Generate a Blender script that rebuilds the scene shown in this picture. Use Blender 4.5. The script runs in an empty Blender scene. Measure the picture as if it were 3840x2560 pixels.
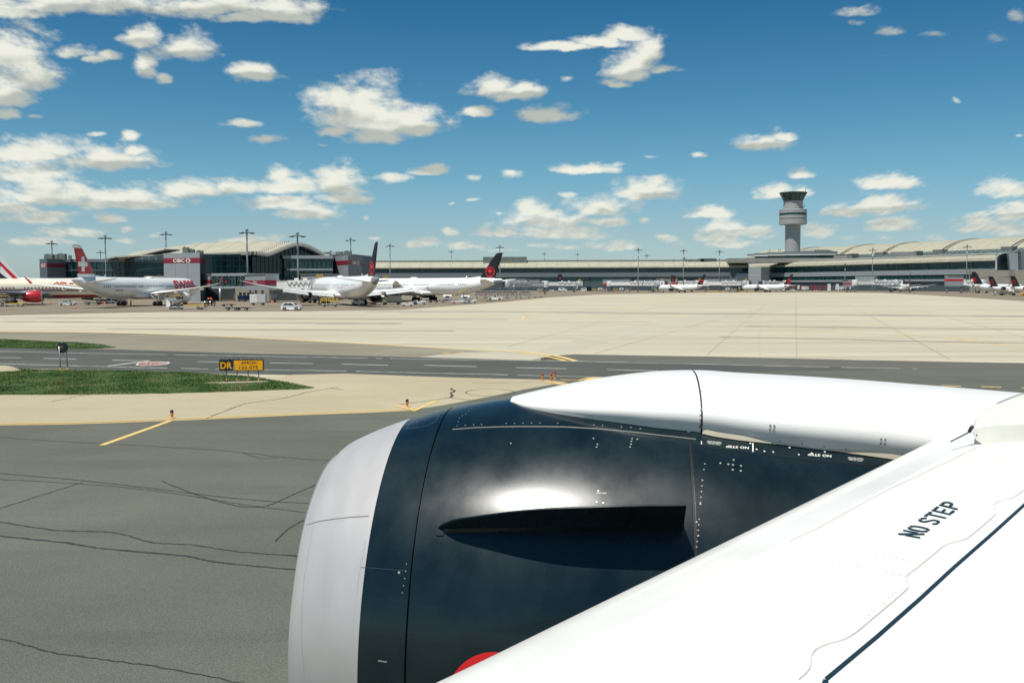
import bpy, bmesh, math, random
from math import sin, cos, pi, radians, sqrt, atan2, hypot
from mathutils import Vector, Matrix
from mathutils.bvhtree import BVHTree
random.seed(7)
S = bpy.context.scene
COL = S.collection

# ------------------------------------------------------------------ camera
FPX = 3733.0; EYE = 5.6
PITCH = math.atan(214/FPX); ROLL = -0.0025
RC = Matrix.Rotation(pi/2-PITCH, 3, 'X') @ Matrix.Rotation(ROLL, 3, 'Z')
CAMP = Vector((0, 0, EYE))
cd = bpy.data.cameras.new('camera'); cam = bpy.data.objects.new('camera', cd); COL.objects.link(cam)
cd.sensor_width = 36; cd.lens = 36*FPX/3840; cd.clip_start = 0.1; cd.clip_end = 20000
cam.matrix_world = Matrix.Translation(CAMP) @ RC.to_4x4()
S.camera = cam

# ------------------------------------------------------------------ light
SUN = Vector((-0.243, -0.300, 0.922)).normalized()      # direction towards the sun
ld = bpy.data.lights.new('sun', 'SUN'); ld.energy = 4.9; ld.angle = radians(0.55); ld.color = (1.0, 0.955, 0.87)
sun = bpy.data.objects.new('sun', ld); COL.objects.link(sun); sun.rotation_euler = SUN.to_track_quat('Z', 'Y').to_euler()
S.view_settings.view_transform = 'Standard'; S.view_settings.look = 'None'
S.view_settings.exposure = 0.0; S.view_settings.gamma = 1.0

# ------------------------------------------------------------------ picture -> place helpers
def ray(x, y): return RC @ Vector((x-1920, 1280-y, -FPX))
def W(x, y, Y):
    r = ray(x, y); return CAMP + r*(Y/r.y)
def G(x, y, z=0.0):
    r = ray(x, y); return CAMP + r*((z-EYE)/r.z)
RT = RC.transposed()
def px(p):
    l = RT @ (Vector(p)-CAMP); return 1920+FPX*l.x/-l.z, 1280-FPX*l.y/-l.z
def XC(x, Y, z=0.0):                                   # X of a point at depth Y and height z seen in column x
    X = (x-1920)/FPX*Y
    for _ in range(4):
        X += (x-px((X, Y, z))[0])*Y/FPX
    return X
def CP(x, Y, z=0.0): return Vector((XC(x, Y, z), Y, z))
def ZR(y, Y, x=1920): return W(x, y, Y).z
def YG(x, y): return G(x, y).y

# ------------------------------------------------------------------ world: sky with clouds
CL = [  # cumulus positions: centre x, centre y, half width, half height
 (180,0,230,34),(480,8,210,36),(640,30,110,26),(560,46,60,14),(30,20,90,20),
 (30,110,100,70),(60,165,80,45),(20,215,60,25),(170,120,60,16),(255,133,25,10),(20,255,28,14),(70,262,28,6),
 (325,90,42,26),(440,110,72,34),(340,155,26,24),(375,180,20,10),(590,168,60,26),(215,140,30,10),
 (772,220,74,36),(840,246,125,58),(925,262,90,28),(900,270,110,45),(960,290,70,26),(870,305,80,22),(770,300,40,10),(565,287,50,9),(610,322,44,9),
 (1120,195,55,22),(1185,212,64,22),(1090,255,44,13),(1255,262,70,19),(1310,187,20,8),
 (1290,110,90,12),(1370,100,70,14),(1440,80,48,18),(1475,110,40,36),(1455,137,52,30),(1440,162,58,30),(1420,195,40,12),(1510,160,34,12),
 (1760,325,68,20),(1800,318,36,10),(1610,353,28,6),(1490,362,24,5),
 (1975,22,50,16),(1965,50,16,10),(2035,75,42,15),(2135,85,38,8),(2270,90,36,16),(2330,48,26,18),(2030,132,24,6),(2345,310,14,6),(2205,230,14,6),
 (90,345,130,30),(230,365,130,26),(70,390,120,34),(310,348,30,9),(300,318,22,10),(230,310,24,6),
 (110,440,150,34),(280,450,160,28),(430,430,90,22),(540,425,66,20),(30,470,60,22),
 (640,392,44,18),(660,425,80,22),(780,415,66,34),(790,455,66,14),
 (640,465,80,20),(710,485,80,20),(750,512,24,7),
 (980,388,46,13),(898,406,38,11),(1090,408,26,8),(1170,401,26,10),(740,330,14,4),
 (1350,384,86,13),(1420,376,24,8),(1490,432,76,30),(1300,450,28,7),
 (1225,482,42,22),(1380,472,82,24),(1250,505,100,22),(1300,530,120,18),(1150,528,60,12),(1400,508,50,10),(1480,506,12,6),(1030,527,20,9),(1090,460,20,4),(1040,465,10,4),
 (1630,484,62,15),(1670,520,60,20),(1740,530,50,16),(1650,545,60,14),
 (1790,440,64,17),(1850,400,28,12),(2050,418,68,20),(2030,468,84,24),(1940,485,50,16),(2050,515,60,18),(1880,530,44,16),(1850,445,30,10),
 (2310,432,62,26),(2330,485,70,22),(2270,520,80,18),(2250,500,40,18),(2330,530,60,14),
 (120,490,60,10),(90,500,90,14),(250,497,34,14),(155,530,66,15),(80,555,80,9),(160,556,40,7),(290,550,40,8),(290,525,20,6),(360,537,20,8),
 (560,552,60,9),(480,555,36,6),(640,550,40,7),(975,556,36,12),(1065,560,40,12),(1150,575,50,6),(1250,560,60,8),(1310,566,40,8),(1370,560,30,8),(1430,562,50,12),(1530,548,24,9),(1560,560,26,6),(1670,562,52,9),(1720,556,30,8),(1950,548,40,8),(2030,548,24,6),(2150,548,30,8),(855,545,24,6),(845,497,10,5),(1150,490,9,4),
]
def build_world():
    w = bpy.data.worlds.new('World'); S.world = w; w.use_nodes = True
    nt = w.node_tree; nt.nodes.clear(); N = nt.nodes.new; L = nt.links.new
    def math_(op, a, b=None, clamp=False):
        n = N('ShaderNodeMath'); n.operation = op; n.use_clamp = clamp
        for i, v in enumerate((a, b)):
            if v is None: continue
            if isinstance(v, (int, float)): n.inputs[i].default_value = v
            else: L(v, n.inputs[i])
        return n.outputs[0]
    def vm(op, a, b=None, c=None):
        n = N('ShaderNodeVectorMath'); n.operation = op
        for i, v in enumerate((a, b, c)):
            if v is None: continue
            if isinstance(v, tuple): n.inputs[i].default_value = v
            else: L(v, n.inputs[i])
        return n.outputs['Value'] if op in ('LENGTH', 'DOT_PRODUCT') else n.outputs[0]
    def mrange(v, a, b, c=0.0, d=1.0, smooth=True):
        n = N('ShaderNodeMapRange'); n.interpolation_type = 'SMOOTHSTEP' if smooth else 'LINEAR'
        L(v, n.inputs['Value']); n.inputs['From Min'].default_value = a; n.inputs['From Max'].default_value = b
        n.inputs['To Min'].default_value = c; n.inputs['To Max'].default_value = d; return n.outputs[0]
    def noise(v, sc, det, rough=0.5, col=False):
        n = N('ShaderNodeTexNoise'); L(v, n.inputs['Vector']); n.inputs['Scale'].default_value = sc
        n.inputs['Detail'].default_value = det; n.inputs['Roughness'].default_value = rough
        return n.outputs['Color'] if col else n.outputs['Fac']
    tc = N('ShaderNodeTexCoord').outputs['Generated']
    sep = N('ShaderNodeSeparateXYZ'); L(tc, sep.inputs[0]); dx, dy, dz = sep.outputs
    yy = math_('MAXIMUM', dy, 0.04)
    u = math_('DIVIDE', dx, yy); e = math_('DIVIDE', dz, yy)
    cmb = N('ShaderNodeCombineXYZ'); L(u, cmb.inputs[0]); L(e, cmb.inputs[1]); P = cmb.outputs[0]
    # noise coordinates compress towards the horizon as a cloud layer does
    ns = N('ShaderNodeCombineXYZ'); 
    es = math_('POWER', math_('MAXIMUM', math_('ADD', e, 0.03), 0.003), 0.62)
    L(math_('DIVIDE', u, math_('ADD', math_('MULTIPLY', es, 1.0), 0.32)), ns.inputs[0]); L(math_('MULTIPLY', es, 2.1), ns.inputs[1])
    Q = ns.outputs[0]
    wn = noise(Q, 7.0, 4, 0.6, True)
    warp = vm('MULTIPLY_ADD', wn, (0.05, 0.028, 0), (-0.025, -0.014, 0))
    big = math_('ADD', math_('MULTIPLY', es, 1.7), 0.12)
    sc = N('ShaderNodeVectorMath'); sc.operation = 'SCALE'; L(warp, sc.inputs[0]); L(big, sc.inputs['Scale'])
    Pw = vm('ADD', P, sc.outputs[0])
    # node group: smallest normalised distance to any cumulus
    def mkgroup(blobs, nm):
        g = bpy.data.node_groups.new(nm, 'ShaderNodeTree')
        g.interface.new_socket('p', in_out='INPUT', socket_type='NodeSocketVector')
        g.interface.new_socket('d', in_out='OUTPUT', socket_type='NodeSocketFloat')
        gi = g.nodes.new('NodeGroupInput'); go = g.nodes.new('NodeGroupOutput'); last = None
        def vn(op, a, b):
            n = g.nodes.new('ShaderNodeVectorMath'); n.operation = op; g.links.new(a, n.inputs[0])
            if isinstance(b, tuple): n.inputs[1].default_value = b
            elif b is not None: g.links.new(b, n.inputs[1])
            return n
        for cx, cy, rx, ry in blobs:
            k = 3840/2352; flat = ry >= 12
            c = ray(cx*k, (cy+ry*(.35 if flat else 0))*k); cu, ce = c.x/c.y, c.z/c.y
            ru, re = rx*k/FPX*1.1, ry*k/FPX*(1.45 if flat else 1.2)
            a = vn('MULTIPLY_ADD', gi.outputs[0], (1/ru, 1/re, 0)); a.inputs[2].default_value = (-cu/ru, -ce/re, 0); o = a.outputs[0]
            if flat: o = vn('MAXIMUM', o, vn('MULTIPLY', o, (1, -2.1, 0)).outputs[0]).outputs[0]
            l = vn('DOT_PRODUCT', o, o).outputs['Value']
            if ry <= 8 or (cx > 1900 and cy < 340):      # thin wisps: only the densest noise shows
                bs = g.nodes.new('ShaderNodeMath'); bs.operation = 'ADD'; g.links.new(l, bs.inputs[0]); bs.inputs[1].default_value = .45; l = bs.outputs[0]
            if last is None: last = l
            else:
                s = g.nodes.new('ShaderNodeMath'); s.operation = 'MINIMUM'; g.links.new(last, s.inputs[0]); g.links.new(l, s.inputs[1]); last = s.outputs[0]
        s = g.nodes.new('ShaderNodeMath'); s.operation = 'SQRT'; g.links.new(last, s.inputs[0])
        g.links.new(s.outputs[0], go.inputs[0]); return g
    gA = mkgroup(CL, 'cumulus_field'); gB = mkgroup([c for c in CL if c[3] >= 20], 'large_cumulus_field')
    def field(p, g=gA):
        n = N('ShaderNodeGroup'); n.node_tree = g; L(p, n.inputs[0]); return n.outputs[0]
    f1 = field(Pw)
    f2 = field(vm('ADD', Pw, (-0.006, 0.013, 0)), gB); f3 = field(vm('ADD', Pw, (0.004, -0.010, 0)), gB)
    n1 = noise(Q, 26.0, 9, 0.62)
    n1b = noise(vm('ADD', Q, (-0.006, 0.012, 0)), 26.0, 6, 0.62)
    n2 = noise(Q, 9.0, 5, 0.55)
    dens0 = math_('ADD', math_('SUBTRACT', 1.0, f1), math_('MULTIPLY', math_('SUBTRACT', n1, 0.5), 1.9))
    dens0 = math_('ADD', dens0, math_('MULTIPLY', math_('SUBTRACT', n2, 0.5), .75))
    dens = mrange(dens0, -0.16, 0.66)
    dens = math_('MULTIPLY', dens, mrange(dy, 0.5, 0.7))
    # general cumulus elsewhere in the sky (seen only in reflections and from other views)
    zz = math_('MAXIMUM', dz, 0.03)
    c2 = N('ShaderNodeCombineXYZ'); L(math_('DIVIDE', dx, zz), c2.inputs[0]); L(math_('DIVIDE', dy, zz), c2.inputs[1])
    n3 = noise(c2.outputs[0], 0.9, 6, 0.55)
    d3 = math_('MULTIPLY', mrange(n3, 0.56, 0.68), math_('SUBTRACT', 1.0, mrange(dy, 0.5, 0.7)))
    d3 = math_('MULTIPLY', d3, mrange(dz, 0.02, 0.12))
    dens = math_('MAXIMUM', dens, d3)
    lowhaze = mrange(e, 0.0, 0.10, 0.80, 1.0)
    dens = math_('MULTIPLY', dens, lowhaze)
    # cloud shading: bright tops, soft grey bases
    grad = math_('MAXIMUM', math_('MINIMUM', math_('SUBTRACT', f2, f3), .6), -.6)                     # >0 near tops
    lit = math_('ADD', math_('MULTIPLY', grad, 0.75), math_('MULTIPLY', math_('SUBTRACT', n1, n1b), .8))
    lit = math_('ADD', lit, math_('MULTIPLY', math_('SUBTRACT', 0.55, n2), 0.35))
    lit = math_('ADD', lit, mrange(e, 0.01, 0.13, .42, 0.0))
    lit = mrange(lit, -0.44, 0.26)
    mixc = N('ShaderNodeMix'); mixc.data_type = 'RGBA'; L(lit, mixc.inputs['Factor'])
    mixc.inputs['A'].default_value = (0.50, 0.54, 0.49, 1); mixc.inputs['B'].default_value = (0.90, 0.905, 0.80, 1)
    sky = N('ShaderNodeTexSky'); sky.sky_type = 'NISHITA'; sky.sun_disc = False
    sky.sun_elevation = math.asin(SUN.z); sky.sun_rotation = atan2(SUN.x, SUN.y)
    sky.air_density = 1.0; sky.dust_density = 0.6; sky.ozone_density = 1.5
    ramp = N('ShaderNodeValToRGB'); L(mrange(dz, 0.0, 0.5, smooth=False), ramp.inputs[0])
    cr = ramp.color_ramp; cr.elements[0].position = 0.0; cr.elements[0].color = (0.84, 1.08, 1.36, 1)
    cr.elements[1].position = 1.0; cr.elements[1].color = (0.12, 0.42, 0.6, 1)
    for p_, c_ in ((0.10, (0.66, 0.86, 1.04, 1)), (0.22, (0.46, 0.80, 0.92, 1)), (0.36, (0.29, 0.67, 0.81, 1)), (0.55, (0.14, 0.51, 0.70, 1))):
        el = cr.elements.new(p_); el.color = c_
    tint = N('ShaderNodeMix'); tint.data_type = 'RGBA'; tint.blend_type = 'MULTIPLY'; tint.inputs['Factor'].default_value = 1
    L(sky.outputs[0], tint.inputs['A']); L(ramp.outputs[0], tint.inputs['B'])
    b1 = N('ShaderNodeBackground'); L(tint.outputs['Result'], b1.inputs['Color']); b1.inputs['Strength'].default_value = 0.10
    b2 = N('ShaderNodeBackground'); L(mixc.outputs['Result'], b2.inputs['Color']); b2.inputs['Strength'].default_value = 0.95
    ms = N('ShaderNodeMixShader'); L(dens, ms.inputs[0]); L(b1.outputs[0], ms.inputs[1]); L(b2.outputs[0], ms.inputs[2])
    out = N('ShaderNodeOutputWorld'); L(ms.outputs[0], out.inputs[0])
    w.cycles.sampling_method = 'MANUAL'; w.cycles.sample_map_resolution = 512
build_world()

# ------------------------------------------------------------------ materials
def new_mat(name):
    m = bpy.data.materials.new(name); m.use_nodes = True
    return m, m.node_tree, m.node_tree.nodes['Principled BSDF']
def mat(name, col, rough=0.6, metal=0.0, var=0.12, scale=1.5, bump=0.0, coat=0.0, emit=None, stretch=(1, 1, 1)):
    m, nt, b = new_mat(name); N = nt.nodes.new; L = nt.links.new
    b.inputs['Roughness'].default_value = rough; b.inputs['Metallic'].default_value = metal
    if coat: b.inputs['Coat Weight'].default_value = coat; b.inputs['Coat Roughness'].default_value = 0.08
    tc = N('ShaderNodeTexCoord'); mp = N('ShaderNodeMapping'); mp.inputs['Scale'].default_value = stretch
    L(tc.outputs['Object'], mp.inputs[0])
    n = N('ShaderNodeTexNoise'); n.inputs['Scale'].default_value = scale; n.inputs['Detail'].default_value = 5; L(mp.outputs[0], n.inputs['Vector'])
    mx = N('ShaderNodeMix'); mx.data_type = 'RGBA'; mx.clamp_factor = True
    mr = N('ShaderNodeMapRange'); L(n.outputs['Fac'], mr.inputs[0]); mr.inputs[1].default_value = 0.3; mr.inputs[2].default_value = 0.7
    L(mr.outputs[0], mx.inputs['Factor'])
    mx.inputs['A'].default_value = tuple(c*(1-var) for c in col)+(1,); mx.inputs['B'].default_value = tuple(min(1, c*(1+var)) for c in col)+(1,)
    L(mx.outputs['Result'], b.inputs['Base Color'])
    if bump:
        bp = N('ShaderNodeBump'); bp.inputs['Strength'].default_value = bump; L(n.outputs['Fac'], bp.inputs['Height']); L(bp.outputs[0], b.inputs['Normal'])
    if emit:
        b.inputs['Emission Color'].default_value = emit[:3]+(1,); b.inputs['Emission Strength'].default_value = emit[3]
    return m
M = {}
M['white'] = mat('white_paint', (0.80, 0.80, 0.77), 0.28, var=0.03, coat=0.4)
M['plane_white'] = mat('airliner_white', (0.88, 0.88, 0.85), 0.25, var=0.03, coat=0.5, scale=.4)
M['cream'] = mat('cream_fuselage', (0.66, 0.62, 0.48), 0.3, var=0.05, scale=.4)
M['grey_paint'] = mat('grey_paint', (0.30, 0.32, 0.33), 0.45, var=0.08)
M['lightgrey'] = mat('light_grey_paint', (0.52, 0.53, 0.52), 0.45, var=0.08)
M['darkgrey'] = mat('dark_grey_paint', (0.06, 0.07, 0.075), 0.5, var=0.15)
M['black'] = mat('black_paint', (0.012, 0.016, 0.02), 0.35, var=0.15)
M['rubber'] = mat('rubber', (0.02, 0.02, 0.02), 0.8, var=0.2)
M['metal'] = mat('galvanised_metal', (0.42, 0.44, 0.44), 0.4, 0.6, var=0.15)
M['chrome'] = mat('bright_metal', (0.7, 0.7, 0.68), 0.18, 1.0, var=0.05)
M['red'] = mat('red_paint', (0.52, 0.022, 0.028), 0.4, var=0.1)
M['swissred'] = mat('flag_red_paint', (0.50, 0.03, 0.03), 0.35, var=0.06, scale=.3)
M['leafred'] = mat('emblem_red_paint', (0.72, 0.02, 0.025), 0.4, var=0.05)
M['bankred'] = mat('dark_red_band', (0.25, 0.018, 0.045), 0.5, var=0.08)
M['orange'] = mat('orange_plastic', (0.85, 0.09, 0.03), 0.5, var=0.1)
M['yellow'] = mat('yellow_paint', (0.70, 0.42, 0.03), 0.45, var=0.12)
M['signyellow'] = mat('sign_yellow', (0.92, 0.42, 0.0), 0.5, var=0.03)
M['blue'] = mat('blue_tarp', (0.02, 0.06, 0.20), 0.6, var=0.2)
M['green'] = mat('green_paint', (0.01, 0.22, 0.09), 0.4)
M['hivis'] = mat('hi_vis_cloth', (0.45, 0.85, 0.03), 0.7)
M['skin'] = mat('skin', (0.45, 0.28, 0.2), 0.6)
M['navycloth'] = mat('navy_cloth', (0.02, 0.025, 0.05), 0.8)
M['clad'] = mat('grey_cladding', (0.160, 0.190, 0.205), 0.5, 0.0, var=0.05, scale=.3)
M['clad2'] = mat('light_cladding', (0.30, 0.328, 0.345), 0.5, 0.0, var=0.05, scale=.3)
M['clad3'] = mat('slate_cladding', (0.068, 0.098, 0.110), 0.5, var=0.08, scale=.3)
M['concwall'] = mat('beige_concrete_wall', (0.34, 0.32, 0.26), 0.85, var=0.1, scale=.4)
M['roofgrey'] = mat('roof_membrane_grey', (0.27, 0.27, 0.24), 0.8, var=0.12, scale=.2)
M['plant'] = mat('roof_plant_grey', (0.15, 0.18, 0.16), 0.6, var=0.3, scale=.8)
M['warmgrey'] = mat('warm_grey_tarp', (0.33, 0.29, 0.25), 0.8, var=0.4, scale=2)
M['towerc'] = mat('tower_concrete', (0.34, 0.35, 0.335), 0.7, var=0.04, scale=.2)
M['lamp'] = mat('lamp_glass', (0.25, 0.27, 0.28), 0.3)
M['windowdark'] = mat('dark_window', (0.015, 0.02, 0.025), 0.1, var=0.1)
def glass_mat(name, col, rough=0.08, px_=2.2, pz_=2.2):
    """dark curtain wall glass: pane to pane variation, thin mullion grid from object coordinates"""
    m, nt, b = new_mat(name); N = nt.nodes.new; L = nt.links.new
    tc = N('ShaderNodeTexCoord')
    n = N('ShaderNodeTexNoise'); n.inputs['Scale'].default_value = .35; n.inputs['Detail'].default_value = 4
    mp = N('ShaderNodeMapping'); mp.inputs['Scale'].default_value = (1, 1, 0.5); L(tc.outputs['Object'], mp.inputs[0]); L(mp.outputs[0], n.inputs[0])
    cr = N('ShaderNodeValToRGB'); L(n.outputs['Fac'], cr.inputs[0])
    cr.color_ramp.elements[0].position = .35; cr.color_ramp.elements[0].color = tuple(c*.45 for c in col)+(1,)
    cr.color_ramp.elements[1].position = .7; cr.color_ramp.elements[1].color = tuple(c*1.5 for c in col)+(1,)
    L(cr.outputs[0], b.inputs['Base Color']); b.inputs['Roughness'].default_value = rough
    b.inputs['Specular IOR Level'].default_value = 0.55
    return m
M['glass'] = glass_mat('curtain_wall_glass', (0.010, 0.060, 0.066), .12)
M['glass_d'] = glass_mat('dark_curtain_wall_glass', (0.007, 0.024, 0.03), .12)
M['glass_b'] = glass_mat('blue_sloped_glazing', (0.06, 0.10, 0.10), .5)
M['mull'] = mat('mullion_teal_grey', (0.03, 0.075, 0.08), 0.4, var=.05)
def roof_mat(name, col):
    m, nt, b = new_mat(name); N = nt.nodes.new; L = nt.links.new
    tc = N('ShaderNodeTexCoord'); n = N('ShaderNodeTexNoise'); n.inputs['Scale'].default_value = .25; n.inputs['Detail'].default_value = 6
    L(tc.outputs['Object'], n.inputs[0]); cr = N('ShaderNodeValToRGB'); L(n.outputs['Fac'], cr.inputs[0])
    cr.color_ramp.elements[0].position = .35; cr.color_ramp.elements[0].color = tuple(c*.86 for c in col)+(1,)
    cr.color_ramp.elements[1].position = .62; cr.color_ramp.elements[1].color = tuple(c for c in col)+(1,)
    L(cr.outputs[0], b.inputs['Base Color']); b.inputs['Roughness'].default_value = .6
    return m
M['roof'] = roof_mat('cream_metal_roof', (0.44, 0.415, 0.31))

# ------------------------------------------------------------------ mesh building
class MB:
    def __init__(s): s.v = []; s.f = []; s.m = []; s.sm = []
    def add(s, vs, fs, mi=0, smooth=False):
        o = len(s.v); s.v += [tuple(v) for v in vs]
        for f in fs: s.f.append(tuple(i+o for i in f)); s.m.append(mi); s.sm.append(smooth)
        return s
    def box(s, c, d, rz=0, mi=0, taper=1.0):
        hx, hy, hz = d[0]/2, d[1]/2, d[2]/2; cr, sr = cos(rz), sin(rz); vs = []
        for z in (-1, 1):
            t = taper if z > 0 else 1
            for x, y in ((-1, -1), (1, -1), (1, 1), (-1, 1)):
                X, Y = x*hx*t, y*hy*t; vs.append((c[0]+X*cr-Y*sr, c[1]+X*sr+Y*cr, c[2]+z*hz))
        return s.add(vs, [(3, 2, 1, 0), (4, 5, 6, 7), (0, 1, 5, 4), (1, 2, 6, 5), (2, 3, 7, 6), (3, 0, 4, 7)], mi)
    def tube(s, pts, r, n=8, mi=0, cap=True, smooth=True):
        pts = [Vector(p) for p in pts]; rs = r if isinstance(r, (list, tuple)) else [r]*len(pts)
        vs = []; fs = []
        for i, p in enumerate(pts):
            t = (pts[min(i+1, len(pts)-1)]-pts[max(i-1, 0)]).normalized()
            a = t.cross(Vector((0, 0, 1)) if abs(t.z) < .95 else Vector((1, 0, 0))).normalized(); b = t.cross(a)
            for k in range(n):
                an = 2*pi*k/n; vs.append(p+(a*cos(an)+b*sin(an))*rs[i])
        for i in range(len(pts)-1):
            for k in range(n):
                k2 = (k+1) % n; fs.append((i*n+k, (i+1)*n+k, (i+1)*n+k2, i*n+k2))
        if cap: fs.append(tuple(range(n))); fs.append(tuple((len(pts)-1)*n+k for k in reversed(range(n))))
        return s.add(vs, fs, mi, smooth)
    def lathe(s, prof, n=24, mi=0, M4=None, smooth=True, cap=False):   # prof of (radius, height) about local z
        vs = []; fs = []
        for r, z in prof:
            for k in range(n):
                a = 2*pi*k/n; v = Vector((r*cos(a), r*sin(a), z)); vs.append(M4 @ v if M4 else v)
        for i in range(len(prof)-1):
            for k in range(n):
                k2 = (k+1) % n; fs.append((i*n+k, i*n+k2, (i+1)*n+k2, (i+1)*n+k))
        if cap: fs.append(tuple(reversed(range(n)))); fs.append(tuple((len(prof)-1)*n+k for k in range(n)))
        return s.add(vs, fs, mi, smooth)
    def grid(s, rows, mi=0, smooth=True, closed=False, flip=False):
        n = len(rows[0]); vs = [p for r in rows for p in r]; fs = []
        for i in range(len(rows)-1):
            for k in range(n if closed else n-1):
                k2 = (k+1) % n; q = (i*n+k, i*n+k2, (i+1)*n+k2, (i+1)*n+k); fs.append(q[::-1] if flip else q)
        return s.add(vs, fs, mi, smooth)
    def poly(s, pts, mi=0): return s.add(pts, [tuple(range(len(pts)))], mi)
    def prism(s, prof, ax, d0, d1, mi=0, inset=None):
        """extrude a 2D profile along axis ax ('x','y','z'); inset=(list factor) shrinks nothing by default"""
        n = len(prof)
        def P(p, d):
            return {'x': (d, p[0], p[1]), 'y': (p[0], d, p[1]), 'z': (p[0], p[1], d)}[ax]
        vs = [P(p, d0) for p in prof]+[P(p, d1) for p in prof]
        fs = [tuple(range(n)), tuple(range(2*n-1, n-1, -1))]+[(i, n+i, n+(i+1) % n, (i+1) % n) for i in range(n)]
        return s.add(vs, fs, mi)
    def mesh(s, name, mats):
        me = bpy.data.meshes.new(name); me.from_pydata(s.v, [], s.f)
        for m in (mats if isinstance(mats, (list, tuple)) else [mats]): me.materials.append(m)
        me.polygons.foreach_set('material_index', s.m); me.polygons.foreach_set('use_smooth', s.sm)
        bm = bmesh.new(); bm.from_mesh(me); bmesh.ops.recalc_face_normals(bm, faces=bm.faces); bm.to_mesh(me); bm.free()
        me.update(); return me
    def build(s, name, mats, parent=None, loc=None, rz=None):
        o = bpy.data.objects.new(name, s.mesh(name, mats)); COL.objects.link(o)
        if parent is not None: o.parent = parent
        if loc is not None: o.location = loc
        if rz is not None: o.rotation_euler = (0, 0, rz)
        return o
def empty(name, loc=(0, 0, 0), rz=0.0):
    o = bpy.data.objects.new(name, None); COL.objects.link(o); o.location = loc; o.rotation_euler = (0, 0, rz); o.empty_display_size = .3
    return o
def tag(o, label=None, cat=None, group=None, kind=None):
    if label: o['label'] = label
    if cat: o['category'] = cat
    if group: o['group'] = group
    if kind: o['kind'] = kind
    return o
KIDS = {}
def copy_tree(o, parent=None):
    c = o.copy(); COL.objects.link(c); c.parent = parent
    for ch in list(o.children): copy_tree(ch, c)
    return c
def place(proto, loc, rz, label, group=None, first=[None]):
    o = proto if not proto.get('used') else copy_tree(proto)
    if o is proto: proto['used'] = 1
    o.location = loc; o.rotation_euler = (0, 0, rz)
    o['label'] = label
    if group: o['group'] = group
    return o
def clean_used():
    for o in bpy.data.objects:
        if 'used' in o: del o['used']
def text_verts(txt, spacing=1.0, bold=0.0):
    """triangulated outline of a text: verts (x,y) and faces, width, height"""
    cu = bpy.data.curves.new('t', 'FONT'); cu.body = txt; cu.space_character = spacing; cu.offset = bold; cu.resolution_u = 4
    ob = bpy.data.objects.new('t', cu); COL.objects.link(ob); bpy.context.view_layer.update()
    me = bpy.data.meshes.new_from_object(ob.evaluated_get(bpy.context.evaluated_depsgraph_get()))
    vs = [(v.co.x, v.co.y) for v in me.vertices]; fs = [tuple(p.vertices) for p in me.polygons]
    bpy.data.objects.remove(ob); bpy.data.curves.remove(cu); bpy.data.meshes.remove(me)
    x0 = min(v[0] for v in vs); x1 = max(v[0] for v in vs); y0 = min(v[1] for v in vs); y1 = max(v[1] for v in vs)
    return [((x-x0)/(x1-x0), (y-y0)/(y1-y0)) for x, y in vs], fs, x1-x0, y1-y0
def text_mb(mb, txt, origin, ux, uy, mi=0, spacing=1.0, bold=0.0):
    """write txt in the parallelogram origin + s*ux + t*uy"""
    vs, fs, w, h = text_verts(txt, spacing, bold); o = Vector(origin); ux = Vector(ux); uy = Vector(uy)
    return mb.add([o+ux*a+uy*b for a, b in vs], fs, mi)
LEAF = [(0,1),(.13,.72),(.27,.80),(.22,.42),(.44,.62),(.50,.47),(.78,.52),(.68,.28),(.80,.20),(.42,-.08),(.47,-.25),(.07,-.19),(.09,-.62),(-.09,-.62),(-.07,-.19),(-.47,-.25),(-.42,-.08),(-.80,.20),(-.68,.28),(-.78,.52),(-.50,.47),(-.44,.62),(-.22,.42),(-.27,.80),(-.13,.72)]

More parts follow.
